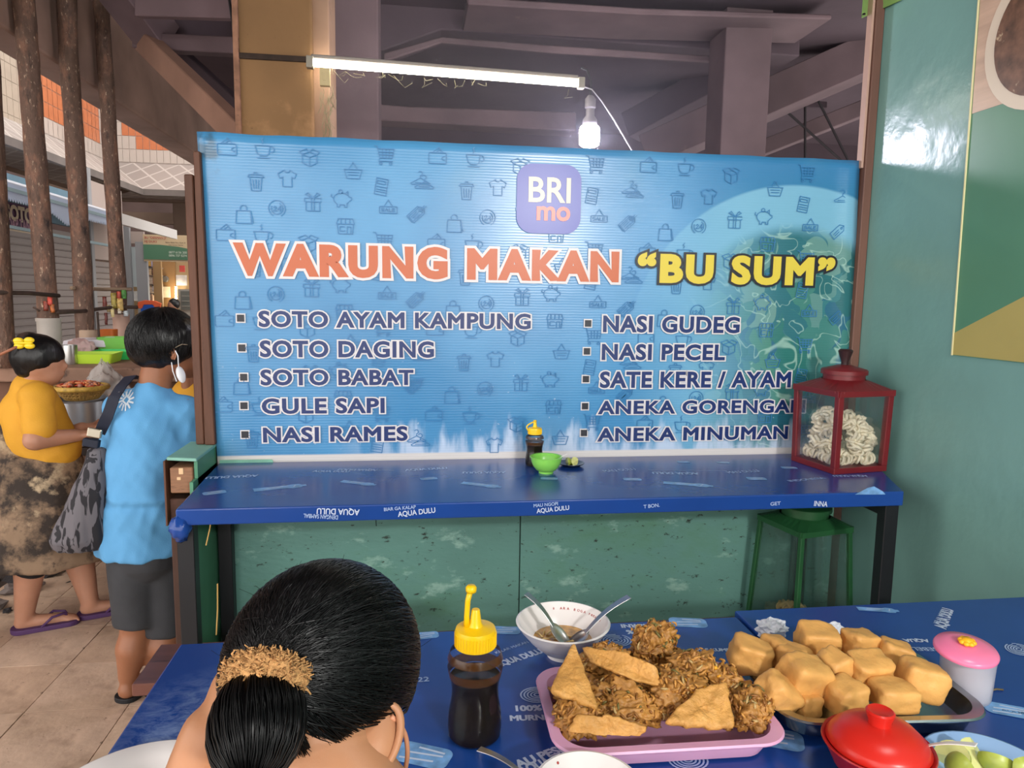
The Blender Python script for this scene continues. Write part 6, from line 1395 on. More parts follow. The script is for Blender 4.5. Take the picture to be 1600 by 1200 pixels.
# rods tied across the poles
rodm = M('bamboo_rod', '4a3a32', .7, var=.3, scale=12)
def rod(pts, r, label, Ys, mat=rodm):
    mb = MB(); mb.tube([aty(x, y, Yv) for (x, y), Yv in zip(pts, Ys)], r, 8); return tag(mb.build('rod', mat, smooth=True), label, 'rod', 'rods tied across the poles')
Ya, Yb, Yc, Yd = [pp[3]-.09 for pp in poles]
rod([(-5, 457), (45, 458), (92, 462)], .012, 'short dark rod tied across the first two poles', [Ya, (Ya+Yb)/2, Yb])
rod([(90, 488), (130, 486), (175, 480), (215, 480)], .013, 'long dark rod tied low across three poles', [Yb, Yc, Yd, Yd])
rod([(112, 450), (160, 452), (206, 452)], .013, 'pale brown rod tied at the sachets', [Yc, Yd, Yd], M('pale_rod', '8a7460', .7))
rod([(52, 480), (62, 486)], .006, 'thin twig sticking out beside the pole with the pipe sleeve', [Yb, Yb])
for k, (x, y0, y1, Yq) in enumerate(((152, 487, 545, Yc), )):
    rod([(x, y0), (x+2, (y0+y1)/2), (x+4, y1)], .008, 'thin dark hook rod hanging down to the counter', [Yq]*3)
sach = [('c8402c', 78, 468, 7, 20), ('8a3a28', 72, 478, 7, 16), ('b8642c', 82, 482, 6, 14), ('9a8a3a', 178, 470, 8, 26), ('c8a860', 188, 476, 9, 20), ('4a8a3c', 194, 460, 7, 14), ('a8402c', 186, 462, 6, 14), ('6a2a20', 164, 474, 6, 22), ('8c7a54', 170, 482, 5, 12), ('b8c0c4', 197, 490, 7, 9), ('5c2018', 166, 498, 4, 20), ('d8c890', 176, 486, 5, 20), ('e0d8cc', 187, 486, 5, 8)]
names = ['red', 'dark red', 'orange', 'olive', 'tan', 'green', 'brick red', 'maroon', 'khaki', 'silver', 'deep maroon', 'cream', 'white']
for k, (h, x, y, w_, h_) in enumerate(sach):
    Yq = (Yb if x < 100 else Yd)-.02; c = aty(x, y, Yq); s = (aty(x+1, y, Yq)-c).length
    mb = MB(); n = 6; g = []
    for i in range(n+1):
        g.append([mb.bm.verts.new(c+Vector((s*w_*(j/4-.5)*(1+.15*nz((i, k, 0), 1)), -.006*sin(pi*j/4)-.012*nz((i*.7, j, k), 1), s*h_*(.5-i/n)))) for j in range(5)])
    for i in range(n):
        for j in range(4): mb.bm.faces.new((g[i][j], g[i][j+1], g[i+1][j+1], g[i+1][j]))
    o = mb.build('sachet', M('sachet_'+names[k].replace(' ', '_'), h, .35, var=.4, scale=40), smooth=True); m_ = o.modifiers.new('s', 'SOLIDIFY'); m_.thickness = .003
    tag(o, '%s packet hanging from the rods, tied at the pole %s' % (names[k], 'with the pipe sleeve' if x < 100 else 'with the pale foot'), 'packet', 'packets hanging on the poles')
# counter
mb = MB(); pA = atz(-60, 575, ZC); pB = atz(300, 560, ZC)
cm = M('counter_concrete', '8a6a58', .8, var=.3, scale=5, bump=.003, dirt=[('4a3830', .2, 8)])
t = thing('cooking_counter', 'low brown concrete counter under the poles, cluttered with plastic trays', 'counter', (-1.9, 4.6, 0)); CO = Vector(t.location)
mb = MB(); mb.box((-2.75, 4.15, ZC-.08), (-1.15, 6.1, ZC)); o = mb.build('counter_top', cm, t, bev=.01); o.data.transform(Matrix.Translation(-CO))
mb = MB(); mb.box((-2.70, 4.2, 0), (-1.2, 6.0, ZC-.081)); o = mb.build('counter_base', M('counter_base', '6c4c3c', .85, var=.3, scale=4, dirt=[('3a2820', .25, 8)]), t); o.data.transform(Matrix.Translation(-CO))
def onc(x, y): return atz(x, y, ZC)
def openbox(name, label, px, py, w, d, h, mat, rz=0, cat='tray'):
    p = onc(px, py); mb = MB(); th = .004
    o1 = [(x, y) for x, y in rrect(-w/2, -d/2, w/2, d/2, .02, 4)]; i1 = [(x*.96, y*.96) for x, y in o1]; n = len(o1)
    vs = [(x*.9, y*.9, 0) for x, y in o1]+[(x, y, h) for x, y in o1]+[(x, y, h) for x, y in i1]+[(x*.92, y*.92, th) for x, y in i1]
    fs = [tuple(range(n))[::-1], tuple(range(3*n, 4*n))]
    for a in range(3): fs += [(a*n+i, a*n+(i+1) % n, (a+1)*n+(i+1) % n, (a+1)*n+i) for i in range(n)]
    mb.add(vs, fs); o = mb.build(name, mat, smooth=True, angle=40); o.location = (p.x, p.y, ZC+.001); o.rotation_euler = (0, 0, rz); return tag(o, label, cat)
openbox('tray', 'lime yellow plastic tray on the counter under a white paper', 142, 566, .30, .24, .055, M('tray_lime', 'b4d83c', .4), .1)
openbox('tray', 'bright green plastic tray on the counter behind the woman in blue', 189, 560, .30, .22, .05, M('tray_green', '3cc864', .4), .1)
openbox('basin', 'clear green plastic basin stacked behind the bright green tray', 184, 555, .20, .16, .12, M('basin_green', '8ad860', .35, alpha=.8), 0, 'basin')
openbox('box', 'orange plastic box at the back of the cluttered counter', 171, 548, .10, .10, .15, M('box_orange', 'e07a34', .5), 0, 'box')
p = onc(140, 555); mb = MB(); mb.hexa([(-.13, -.08, 0), (.13, -.08, 0), (.13, .08, .0), (-.13, .08, 0), (-.12, -.08, .04), (.12, -.07, .05), (.13, .08, .06), (-.11, .08, .05)]); o = mb.build('paper_stack', M('paper', 'dcd8e0', .8), bev=.004); o.location = (p.x, p.y, ZC+.058); tag(o, 'pile of white wrapping paper lying on the lime yellow tray', 'paper')
p = onc(115, 560); mb = MB(); crump(mb, (0, 0, .05), .075, 31, 4, .4, (1.1, .8, .7)); o = mb.build('cloth_bundle', M('pale_pink', 'd8b8b4', .8), smooth=True); o.location = (p.x, p.y+.1, ZC+.012); tag(o, 'pale pink crumpled bundle behind the metal mug', 'cloth')
def mug(px, py, r, h, label, mat):
    p = onc(px, py); t = thing('mug', label, 'mug', (p.x, p.y, ZC)); mb = MB(); mb.lathe([(0, 0), (r*.95, 0), (r, .01), (r, h), (r*.94, h), (r*.92, .012), (0, .01)], 28); mb.build('cup_body', mat, t, smooth=True, angle=40)
    mb = MB(); mb.tube([(-r*.95, 0, h*.8), (-r*1.4, 0, h*.75), (-r*1.55, 0, h*.45), (-r*.95, 0, h*.2)], .006, 7); mb.build('handle', mat, t, smooth=True)
mug(109, 569, .042, .11, 'grey metal mug with a handle on the counter edge', steel)
mug(102, 569, .030, .09, 'smaller metal mug half behind the grey metal mug', M('dull_steel', '8c8a8c', .4, metal=.8))
# clear plastic bag
p = aty(164, 600, 4.05); mb = MB(); crump(mb, (0, 0, 0), .10, 51, 4, .45, (1, .7, 1.25))
for v in mb.bm.verts:
    if v.co.z > .04: k = max(.25, 1-(v.co.z-.04)*7); v.co.x *= k; v.co.y *= k
o = mb.build('plastic_bag', M('clear_bag', 'e4e0dc', .25, trans=.4, alpha=.55), smooth=True); o.location = (p.x, 4.05, .99); tag(o, 'knotted clear plastic bag of white food in front of the counter', 'bag')
# small work table, pot, basket
t = thing('work_table', 'dark low work table holding the steel pot and the chilli basket', 'table', (-1.62, 3.86, 0)); TW = Vector(t.location)
mb = MB(); mb.box((-.34, -.22, .70), (.42, .17, .74)); mb.build('table_top', M('dark_table', '3a2e2a', .6), t, bev=.004)
for x in (-.3, .38):
    for y in (-.18, .13): mb = MB(); mb.box((x-.02, y-.02, 0), (x+.02, y+.02, .70)); mb.build('leg', M('dark_table', '3a2e2a', .6), t)
c = aty(124, 645, 3.8); mb = MB(); t = thing('cooking_pot', 'round silver steel pot under the chilli basket', 'pot', (c.x, c.y, .741)); zt = aty(124, 622, 3.8).z-.741
mb.lathe([(0, 0), (.105, 0), (.125, .02), (.13, zt-.01), (.14, zt), (.127, zt), (.12, .02), (0, .01)], 36); mb.build('pot_body', M('pot_steel', 'b8bcc4', .3, metal=.7), t, smooth=True, angle=40)
c = aty(127, 609, 3.8); BZ = aty(127, 626, 3.8).z; RB = (aty(166, 609, 3.8)-aty(88, 609, 3.8)).length/2
t = thing('basket', 'round woven bamboo basket heaped with red chillies and shallots', 'basket', (c.x, 3.8, .741+zt)); hb = .055
mb = MB()
for k in range(64):
    a = 2*pi*k/64; pts = [(RB*(.62+.38*s)*cos(a+.12*s*(1 if k % 2 else -1)), RB*(.62+.38*s)*sin(a+.12*s*(1 if k % 2 else -1)), hb*s) for s in (0, .5, 1)]; mb.tube(pts, .005, 5)
for s in (0, .25, .5, .75): mb.tube([(RB*(.62+.38*s)*cos(a), RB*(.62+.38*s)*sin(a), hb*s) for a in [2*pi*k/40 for k in range(40)]], .005, 5, closed=True)
mb.lathe([(0, 0), (RB*.62, 0), (RB*.62, .006), (0, .006)], 30); o = mb.build('woven_side', M('bamboo_weave', 'a88448', .6, var=.3, scale=40), t); o['kind'] = 'stuff'
mb = MB(); mb.tube([(RB*cos(a), RB*sin(a), hb) for a in [2*pi*k/48 for k in range(48)]], .013, 8, closed=True); mb.build('rim', M('rim_gold', 'c8a24c', .5, var=.3, scale=60), t, smooth=True)
rnd = random.Random(9); chi = [M('chilli_red', 'c04a30', .35), M('chilli_orange', 'd88858', .4), M('shallot', 'b07868', .45)]
for k in range(70):
    a = rnd.uniform(0, 2*pi); r = RB*.85*math.sqrt(rnd.random()); p = Vector((t.location.x+r*cos(a), 3.8+r*sin(a), t.location.z+.045+.03*(1-(r/RB)**2)+rnd.uniform(0, .008))); mb = MB()
    ch = k % 3 != 2; d = Vector((rnd.uniform(-1, 1), rnd.uniform(-1, 1), rnd.uniform(-.2, .2))).normalized()*(.024 if ch else .010)
    mb.tube([-d, d*.0+Vector((0, 0, .003)), d] if ch else [-d, -d*.5, d*.5, d], [.006, .007, .002] if ch else [.003, .011, .011, .003], 7)
    o = mb.build('chilli' if ch else 'shallot', chi[0 if k % 3 == 0 else 1] if ch else chi[2], smooth=True); o.location = p; tag(o, 'small red or orange chilli heaped in the bamboo basket' if ch else 'small pinkish shallot among the chillies in the bamboo basket', 'chilli' if ch else 'shallot', 'chillies in the bamboo basket' if ch else 'shallots in the bamboo basket')
mb = MB(); mb.tube([aty(118, 617, 3.74), aty(134, 602, 3.78)], .008, 7); tag(mb.build('wooden_ladle', M('ladle_dark', '3a241a', .6), smooth=True), 'dark wooden stick lying across the chilli basket', 'ladle')
# stacked plates beside the pot
p = aty(158, 660, 3.92)
for k in range(9):
    mb = MB(); mb.lathe([(0, 0), (.06, 0), (.10, .010), (.102, .012), (.06, .004), (0, .004)], 30); o = mb.build('plate', M('grey_plate', 'a4a8ac', .35, metal=.3), smooth=True); o.location = (p.x, 3.86, .742+.0165*k); tag(o, ['lowest grey plate of the stack', 'second lowest grey plate of the stack', 'third grey plate up in the stack', 'grey plate just below the middle of the stack', 'grey plate in the middle of the stack', 'grey plate just above the middle of the stack', 'third grey plate down in the stack', 'grey plate under the topmost of the stack', 'topmost grey plate of the stack'][k]+' beside the steel pot', 'plate', 'plates stacked beside the pot')
p = aty(126, 700, 3.72); bowl('white_basin', 'white enamel basin on the small work table below the pot', (p.x+.0, 3.68, .741), .075, .06, .04, white_c, cat='basin')
# rubble at the gutter strip, wooden stool with brown legs
rnd = random.Random(21); rub = [M('charcoal', '242022', .8, bump=.004), M('ash_stone', '6a605c', .9, bump=.004), M('rag', '7c6c66', .9, bump=.004)]
for k in range(46):
    x = rnd.uniform(-2.55, -1.80); y = rnd.uniform(3.35, 4.05); mb = MB(); r = rnd.uniform(.015, .05); crump(mb, (0, 0, 0), r, k*3.3, 2, .7, (1.3, 1, .6)); o = mb.build('rubble_lump', rub[k % 3]); o.location = (x, y, r*.35); o.rotation_euler = (0, 0, rnd.uniform(0, 6)); tag(o, ['black charcoal lump lying in the ash beside the tiles', 'grey stone lump lying in the ash beside the tiles', 'brownish rag scrap lying in the ash beside the tiles'][k % 3], 'rubble', ['charcoal lumps beside the tiles', 'stone lumps beside the tiles', 'rag scraps beside the tiles'][k % 3])
t = thing('stool', 'wooden stool with pale brown legs, cut by the frame edge beside the walking woman', 'stool', (-2.02, 2.98, 0)); sw = M('stool_wood', '9a6a5c', .6, var=.2, scale=8)
mb = MB(); mb.box((-.2, -.15, .36), (.12, .15, .39)); mb.build('seat', sw, t, bev=.005)
for x, y in ((-.17, -.12), (.08, -.12), (-.17, .12), (.08, .12)): mb = MB(); mb.bar((x, y, .36), (x*1.25, y*1.1, 0), .035, .03); mb.build('leg', sw, t, bev=.003)
# ================================================================ FAR SIDE OF THE MARKET
fa = thing('market_building', 'two storey market building with orange tiled upper wall and grey tiled canopy', 'building', (-4.83, 12.5, 0)); FO = Vector(fa.location)
XF, YF = -4.83, 12.5
wt = M('white_tile', 'b4aaa2', .35, var=.05, scale=4); ot = M('orange_tile', 'b8704c', .35, var=.12, scale=9); grt = M('grout_pale', 'b8aca4', .9)
zO = aty(300, 237, YF).z; zW = aty(300, 251, YF).z; zG = aty(260, 296, 11.75).z; zT = 7.2
mb = MB(); mb.hexa([(XF-.3, 2.0, zW-.4), (XF, 2.0, zW-.4), (XF, YF+.0, zW-.4), (XF-.3, YF, zW-.4), (XF-.3, 2.0, zT), (XF, 2.0, zT), (XF, YF, zT), (XF-.3, YF, zT)]); o = mb.build('upper_wall', grt, fa); o.data.transform(Matrix.Translation(-FO))
mb = MB(); mb.box((XF-.3, YF, zW-.4), (1.5, YF+.3, zT)); o = mb.build('upper_wall', grt, fa); o.data.transform(Matrix.Translation(-FO))
# facing wall: separate tiles
tw, th_ = .103, .205
def tile_m(w, h, mat, axis):
    mb = MB()
    if axis == 'x': mb.box((.004, -.012, .004), (w-.004, 0, h-.004))
    else: mb.box((0, .004, .004), (.012, w-.004, h-.004))
    o = mb.build('tile', mat); me = o.data; bpy.data.objects.remove(o); return me
mo = tile_m(tw, th_, ot, 'x'); mw = tile_m(tw, th_, wt, 'x')
cnt = 0
for r in range(-1, 6):
    for c_ in range(0, 18):
        x = XF+c_*tw; z = zO+r*th_ if r >= 0 else zO-th_
        white = r < 0 or (c_ < 2) or (c_ < 4 and r < 1)
        o = bpy.data.objects.new('tile', mw if white else mo); link(o, fa); o.location = Vector((x, YF, z))-FO; cnt += 1
# side wall along the aisle: rows joined
for nme, mat, y0, y1, z0, z1 in (('orange_tiles', ot, 3.0, YF-.35, zO, zO+2.4), ('white_tiles', wt, 3.0, YF, zO-.42, zO), ('white_pier_tiles', wt, YF-.35, YF, zO, zO+2.4), ):
    mb = MB(); ny = int((y1-y0)/.13); nzr = max(1, int(round((z1-z0)/.2))); dy = (y1-y0)/ny; dz = (z1-z0)/nzr
    for i in range(ny):
        for j in range(nzr):
            yy = y0+i*dy; zz = z0+j*dz; mb.add([(XF+.01, yy+.004, zz+.004), (XF+.01, yy+dy-.004, zz+.004), (XF+.01, yy+dy-.004, zz+dz-.004), (XF+.01, yy+.004, zz+dz-.004)], [(0, 1, 2, 3)])
    if nme == 'orange_tiles':
        pass
    o = mb.build(nme, mat, fa); o.data.transform(Matrix.Translation(-FO)); o['kind'] = 'stuff'
yc_ = atx(22, 200, XF).y
mb = MB(); mb.box((XF, yc_-2.2, zO-.42), (XF+.06, yc_+.15, zT)); o = mb.build('white_pier', M('pier_tile', 'a4988a', .4, var=.05), fa); o.data.transform(Matrix.Translation(-FO))
mb = MB()
for i in range(18):
    for j in range(14):
        yy = yc_-2.2+i*.13; zz = zO-.40+j*.2; mb.box((XF+.06, yy+.004, zz+.004), (XF+.066, yy+.126, zz+.196))
o = mb.build('pier_tiles', M('pier_tile', 'a4988a', .4), fa); o.data.transform(Matrix.Translation(-FO)); o['kind'] = 'stuff'
# canopy skirt
cano = bpy.data.materials.new('canopy_tiles'); cano.use_nodes = True; nt = cano.node_tree; N = nt.nodes; L = nt.links; b = N['Principled BSDF']; b.inputs['Roughness'].default_value = .7
tc = N.new('ShaderNodeTexCoord'); mp = N.new('ShaderNodeMapping'); mp.inputs['Rotation'].default_value = (0, 0, radians(45)); mp.inputs['Scale'].default_value = (1, 1, 1); L.new(tc.outputs['Object'], mp.inputs[0])
br = N.new('ShaderNodeTexBrick'); br.offset = 0; br.inputs['Scale'].default_value = 1; br.inputs['Brick Width'].default_value = .25; br.inputs['Row Height'].default_value = .25; br.inputs['Mortar Size'].default_value = .014
for i, h in (('Color1', '8c837e'), ('Color2', '968d87'), ('Mortar', 'b0a8a2')): br.inputs[i].default_value = (*lin(h), 1)
L.new(mp.outputs[0], br.inputs['Vector']); L.new(br.outputs['Color'], b.inputs['Base Color'])
XG, YG = XF+.72, YF-.72
mb = MB(); zw = zO-.21
mb.add([(XF, 2, zw), (XF, YF, zw), (XG, YG, zG), (XG, 2, zG), (XF, 2, zG+.0), (XF, YF, zG+.0)], [(0, 1, 2, 3)]); mb.add([(XF, YF, zw), (1.5, YF, zw), (1.5, YG, zG), (XG, YG, zG)], [(0, 1, 2, 3)])
mb.add([(XG, 2, zG), (XG, YG, zG), (XF-.2, YG, zG-.02), (XF-.2, 2, zG-.02)], [(0, 1, 2, 3)]); mb.add([(XG, YG, zG), (1.5, YG, zG), (1.5, YF+.3, zG-.02), (XF-.2, YF+.3, zG-.02)], [(0, 1, 2, 3)])
o = mb.build('canopy', cano, fa); o.data.transform(Matrix.Translation(-FO))
mb = MB(); mb.bar((XG, 2, zG-.05), (XG, YG, zG-.05), .06, .09); mb.bar((XG, YG, zG-.05), (1.5, YG, zG-.05), .06, .09); o = mb.build('canopy_edge', M('canopy_edge', '6c6460', .8, var=.15, scale=5), fa); o.data.transform(Matrix.Translation(-FO))
dk = M('dim_wall', '6a5854', .9, var=.2, scale=1.5); dk2 = M('dim_column', '8a7668', .9, var=.15, scale=2)
mb = MB(); mb.box((-7.5, 2, 0), (-7.3, 16, zT)); mb.box((-7.5, 15.8, 0), (1.5, 16, zT)); o = mb.build('inner_wall', dk, fa); o.data.transform(Matrix.Translation(-FO))
for x, y in ((-5.2, 6.3), (-5.2, 9.4), (XF-.1, YF), (-3.9, 13.2), (-2.6, 13.2)):
    mb = MB(); mb.box((x-.17, y-.17, 0), (x+.17, y+.17, zG)); o = mb.build('column', dk2, fa, bev=.01); o.data.transform(Matrix.Translation(-FO))
for (x0, y0, z0, x1, y1, z1) in ((-7.3, 12.9, 3.0, 1.5, 13.1, 3.3), (-7.3, 14.2, 2.75, 1.5, 14.4, 2.95), (-5.3, 2, 3.05, -5.1, 13, 3.3), (-5.4, 12.8, 3.9, 1.5, 13, 4.0)):
    mb = MB(); mb.box((x0, y0, z0), (x1, y1, z1)); o = mb.build('lintel', dk2, fa); o.data.transform(Matrix.Translation(-FO))
for k in range(6): mb = MB(); x = -3.6+k*.35; mb.bar((x, 13.5, 2.3), (x+.5*(-1)**k, 13.5, 3.0), .05, .05); o = mb.build('railing_bar', M('rod', '2a2428', .7), fa); o.data.transform(Matrix.Translation(-FO))
# ---- shuttered stall along the aisle
XS = -4.0
sh_ = thing('shuttered_stall', 'closed market stall with grey roller shutters and a purple SOTO sign', 'stall', (XS, 9.0, 0)); SH = Vector(sh_.location)
def sx(px, py, X=XS): return atx(px, py, X)
y0s = 5.6; y1s = sx(143, 450).y; y2s = sx(196, 450).y; ztop = sx(100, 352).z
slat = M('shutter_grey', '8e8480', .5, var=.06, scale=2, metal=.2)
ztop2 = sx(160, 406).z
for (ya, yb, zt_) in ((y0s, y1s, ztop), (y1s+.08, y2s, ztop2)):
    ns = int(zt_/.075); mb = MB(); mb.box((-.02, 0, .003), (0, yb-ya, .072)); mb.box((0, 0, .012), (.014, yb-ya, .060)); o = mb.build('slat', slat, bev=.004, seg=1); me = o.data; bpy.data.objects.remove(o)
    for k in range(ns): o = bpy.data.objects.new('slat', me); link(o, sh_); o.location = Vector((XS, ya, k*.075))-SH
mb = MB(); mb.box((XS-.03, y1s, 0), (XS+.03, y1s+.08, 3)); o = mb.build('frame_post', M('post_grey', '8a8a8c', .6), sh_); o.data.transform(Matrix.Translation(-SH))
mb = MB(); mb.box((XS-.05, y0s, ztop), (XS+.01, y1s, ztop+.40)); o = mb.build('signboard', M('stall_fascia', '5e7c8c', .6, var=.2, scale=3), sh_); o.data.transform(Matrix.Translation(-SH))
mb = MB(); mb.box((XS-.05, y1s+.08, ztop2), (XS+.01, y2s, ztop+.62)); o = mb.build('upper_panel', M('beige_panel', 'a4948c', .6), sh_); o.data.transform(Matrix.Translation(-SH))
za, zb = sx(40, 357).z, sx(40, 322).z; ya, yb = y0s, sx(57, 340).y
mb = MB(); mb.box((XS+.011, ya, za), (XS+.018, yb, zb)); o = mb.build('sign_panel', M('sign_purple', '5a3458', .5), sh_); o.data.transform(Matrix.Translation(-SH))
mb = MB(); mb.box((XS+.011, ya, za-.05), (XS+.018, yb, za-.01)); o = mb.build('sign_stripe', M('sign_cream', 'c8b498', .5), sh_); o.data.transform(Matrix.Translation(-SH))
a = sx(8, 343, XS+.03); b = sx(50, 331, XS+.03); text_obj('sign_lettering', 'SOTO', M('sign_cream', 'c8b498', .5), a-SH, (0, 1, 0), (0, 0, 1), sh_, w=b.y-a.y, h=b.z-a.z+.03, offset=.05, lift=.004)
a = sx(4, 356, XS+.03); b = sx(52, 346, XS+.03); text_obj('sign_lettering', 'SEDAP TANTI', M('sign_pink', 'a8788c', .5), a-SH, (0, 1, 0), (0, 0, 1), sh_, w=b.y-a.y, h=(b.z-a.z), offset=.03, lift=.004)
# awning with a scalloped edge
XA = -3.25; aw = M('awning_pale', 'c4ccd8', .4, var=.08, scale=3, alpha=1); 
q0 = atx(0, 284, XA); q1 = atx(262, 361, XA)
def awz(y): return q0.z+(q1.z-q0.z)*(y-q0.y)/(q1.y-q0.y)
mb = MB(); mb.hexa([(XS-.2, 4.5, awz(4.5)+.30), (XA, 4.5, awz(4.5)), (XA, q1.y, awz(q1.y)), (XS-.2, q1.y, awz(q1.y)+.30), (XS-.2, 4.5, awz(4.5)+.32), (XA, 4.5, awz(4.5)+.02), (XA, q1.y, awz(q1.y)+.02), (XS-.2, q1.y, awz(q1.y)+.32)]); o = mb.build('awning', aw, sh_); o.data.transform(Matrix.Translation(-SH))
mb = MB(); n = 60; ys0, ys1 = atx(60, 300, XA).y-.8, atx(176, 335, XA).y; vs = []; fs = []
for i in range(n*4+1):
    y = ys0+(ys1-ys0)*i/(n*4); d = .10+.035*abs(sin(pi*i/4))+.10*max(0, 1-abs((y-atx(102, 320, XA).y)/.35)); vs += [(XA+.005, y, awz(y)+.01), (XA+.005, y, awz(y)-d)]
for i in range(n*4): fs.append((2*i, 2*i+1, 2*i+3, 2*i+2))
mb.add(vs, fs); o = mb.build('scalloped_valance', M('valance', 'c0cfe8', .5), sh_); o.data.transform(Matrix.Translation(-SH)); o.modifiers.new('s', 'SOLIDIFY').thickness = .004
mb = MB(); mb.bar((XA, 4.5, awz(4.5)-.04), (XA, ys1+.3, awz(ys1+.3)-.04), .03, .03); mb.bar((XA, 6.2, awz(6.2)-.3), (XS, 7.3, awz(7.3)-.3), .03, .04)
mb.bar((XA, 4.5, awz(4.5)-.34), (XA, ys1, awz(ys1)-.34), .025, .025); o = mb.build('awning_frame', M('pale_frame', '9ab4bc', .5), sh_); o.data.transform(Matrix.Translation(-SH))
mb = MB(); mb.bar((XA, ys1, awz(ys1)-.02), (XA, q1.y+.3, awz(q1.y+.3)-.02), .05, .12); o = mb.build('awning_edge', M('white_edge', 'd4d0cc', .5), sh_); o.data.transform(Matrix.Translation(-SH))
# ---- kiosk facing us
YK = 11.3
ki = thing('kiosk', 'small open kiosk with a beige and green signboard and a wall of shelves', 'stall', (aty(250, 500, YK).x, YK, 0)); KO2 = Vector(ki.location)
kp = lambda x, y, Y=YK: aty(x, y, Y)
def kbox(name, x0, ytop, x1, ybot, Y, t_, mat, par=ki, OO=None):
    OO = OO if OO is not None else KO2
    a = kp(x0, ybot, Y)-OO; b = kp(x1, ytop, Y)-OO; mb = MB(); mb.box((a.x, a.y, a.z), (b.x, b.y+t_, b.z)); return mb.build(name, mat, par)
kbox('back_wall', 200, 395, 330, 640, YK+.9, .05, M('kiosk_wall', 'b89c74', .7, var=.08, scale=2))
kbox('side_panel', 201, 386, 223, 448, YK, .03, M('white_panel', 'd0dadc', .4)); kbox('top_panel', 198, 362, 224, 380, YK-.05, .05, M('beige_panel', 'a4948c', .6))
kbox('post', 223.5, 378, 228, 640, YK-.1, .06, M('post_grey', '8a8a8c', .6)); kbox('post', 197, 350, 201, 640, YK-.1, .06, M('post_grey', '8a8a8c', .6))
kbox('post', 247, 404, 251, 600, YK+.3, .05, M('post_tan', 'b08c60', .6)); kbox('wood_column', 254, 404, 272, 560, YK+.8, .06, M('wood_tan', 'a47c50', .6))
kbox('signboard', 225, 368, 296, 408, YK-.12, .03, M('sign_beige', 'c0aa88', .5))
a = kp(225, 405, YK-.13)-KO2; b = kp(296, 386, YK-.13)-KO2; g_ = kp(250, 382.5, YK-.13)-KO2; mb = MB(); P = [(a.x, a.z), (b.x, a.z), (b.x, b.z-.03), (g_.x+.25, b.z), (g_.x, g_.z), (a.x, g_.z)]; mb.prism(P, a.y-.004, a.y, lambda x, y, z: (x, z, y)); mb.build('green_field', M('sign_green', '4a7258', .5), ki)
def kt(s, x0, y0, x1, y1, mat): a = kp(x0, y1, YK-.14)-KO2; b = kp(x1, y0, YK-.14)-KO2; text_obj('sign_lettering', s, mat, a, (1, 0, 0), (0, 0, 1), ki, w=b.x-a.x, h=b.z-a.z, offset=.02, lift=.006)
rp_ = M('sign_red', 'a04840', .5)
kt('BU \u201cDERMAN JI\u201d', 226, 370, 261, 374, rp_); kt('HJ DUKI', 226, 376, 245, 380, rp_); kt('Bakso Babat Paru Ayam &', 259, 378.5, 290, 380.5, M('sign_dark', '4c4034', .5)); kt('Nasi Campur Sambal', 264, 382.5, 286, 384, M('sign_dark', '4c4034', .5))
kt('0877 6136 200', 264, 393, 292, 396, M('sign_pale', 'b8c4b4', .5)); kt('0896 737 5274', 264, 398, 292, 401, M('sign_pale', 'b8c4b4', .5))
# shelves with goods
dsh = M('shelf_dark', '2c2a34', .7)
for k, y in enumerate((418, 430, 444, 458, 470, 482)): kbox('shelf_board', 227, y, 248, y+1.2, YK+.5, .2, M('shelf_board', '8c8078', .6))
kbox('shelf_back', 227, 404, 248, 500, YK+.72, .02, dsh)
gd = [('e0b060', 231, 412, 'amber'), ('c8c0e0', 241, 413, 'lilac'), ('d8b894', 232, 426, 'tan'), ('c88c84', 243, 426, 'pink'), ('e0d0c0', 235, 440, 'cream'), ('b8786c', 243, 440, 'brick'), ('d8c4b0', 233, 454, 'beige'), ('d8d8e4', 243, 452, 'pale grey'), ('c8a890', 234, 466, 'sandy')]
for h, x, y, nm in gd:
    a = kp(x, y+4, YK+.5); mb = MB(); mb.box((-.045, 0, 0), (.045, .1, .09)); mb.box((-.03, .02, .09), (.03, .08, .12)); o = mb.build('packet', M('goods_'+nm.replace(' ', '_'), h, .5, var=.3, scale=30), bev=.006); o.location = a; tag(o, '%s packet on the shelves of the far kiosk' % nm, 'packet', 'goods on the kiosk shelves')
for h, x0, y0, x1, y1, nm, lb, ct in (('e8e4dc', 210, 455, 216, 470, 'poster', 'small red and white notice hanging low beside the kiosk post', 'poster'), ('7cb4e8', 218, 454, 223, 470, 'notice', 'light blue sheet hanging beside the kiosk post', 'notice'), ('c85048', 281, 415, 289, 425, 'notice', 'small red notice on the kiosk back wall', 'notice'), ('d0c8c4', 276, 430, 292, 446, 'shutter_box', 'pale roller box on the kiosk back wall', 'box'), ('c8b89c', 254, 448, 266, 465, 'calendar', 'pale calendar on the wooden column of the kiosk', 'calendar')):
    Yk = YK-.02 if x0 < 225 else YK+.72
    a = kp(x0, y1, Yk); b = kp(x1, y0, Yk); mb = MB(); mb.box((0, -.02, 0), (b.x-a.x, 0, b.z-a.z)); o = mb.build(nm, M(nm+'_'+h, h, .6, var=.25, scale=12), bev=.003); o.location = a; tag(o, lb, ct)
a = kp(259, 436, YK+.75); mb = MB(); mb.T = Matrix.Rotation(pi/2, 4, 'X'); mb.lathe([(0, 0), (.05, 0), (.05, .03), (.04, .04), (0, .04)], 24); o = mb.build('electric_meter', M('meter', '6c665e', .4)); o.location = a; tag(o, 'round grey electric meter on the wooden column of the kiosk', 'meter')
mb = MB(); a = kp(275, 470, YK+.6); b = kp(275, 448, YK+.6); mb.tube([a, b], .014, 8); o = mb.build('kiosk_tube_lamp', M('kiosk_glow', 'ffffff', .5, emit='fff2d0', estr=70)); tag(o, 'short upright glowing lamp inside the far kiosk', 'lamp')
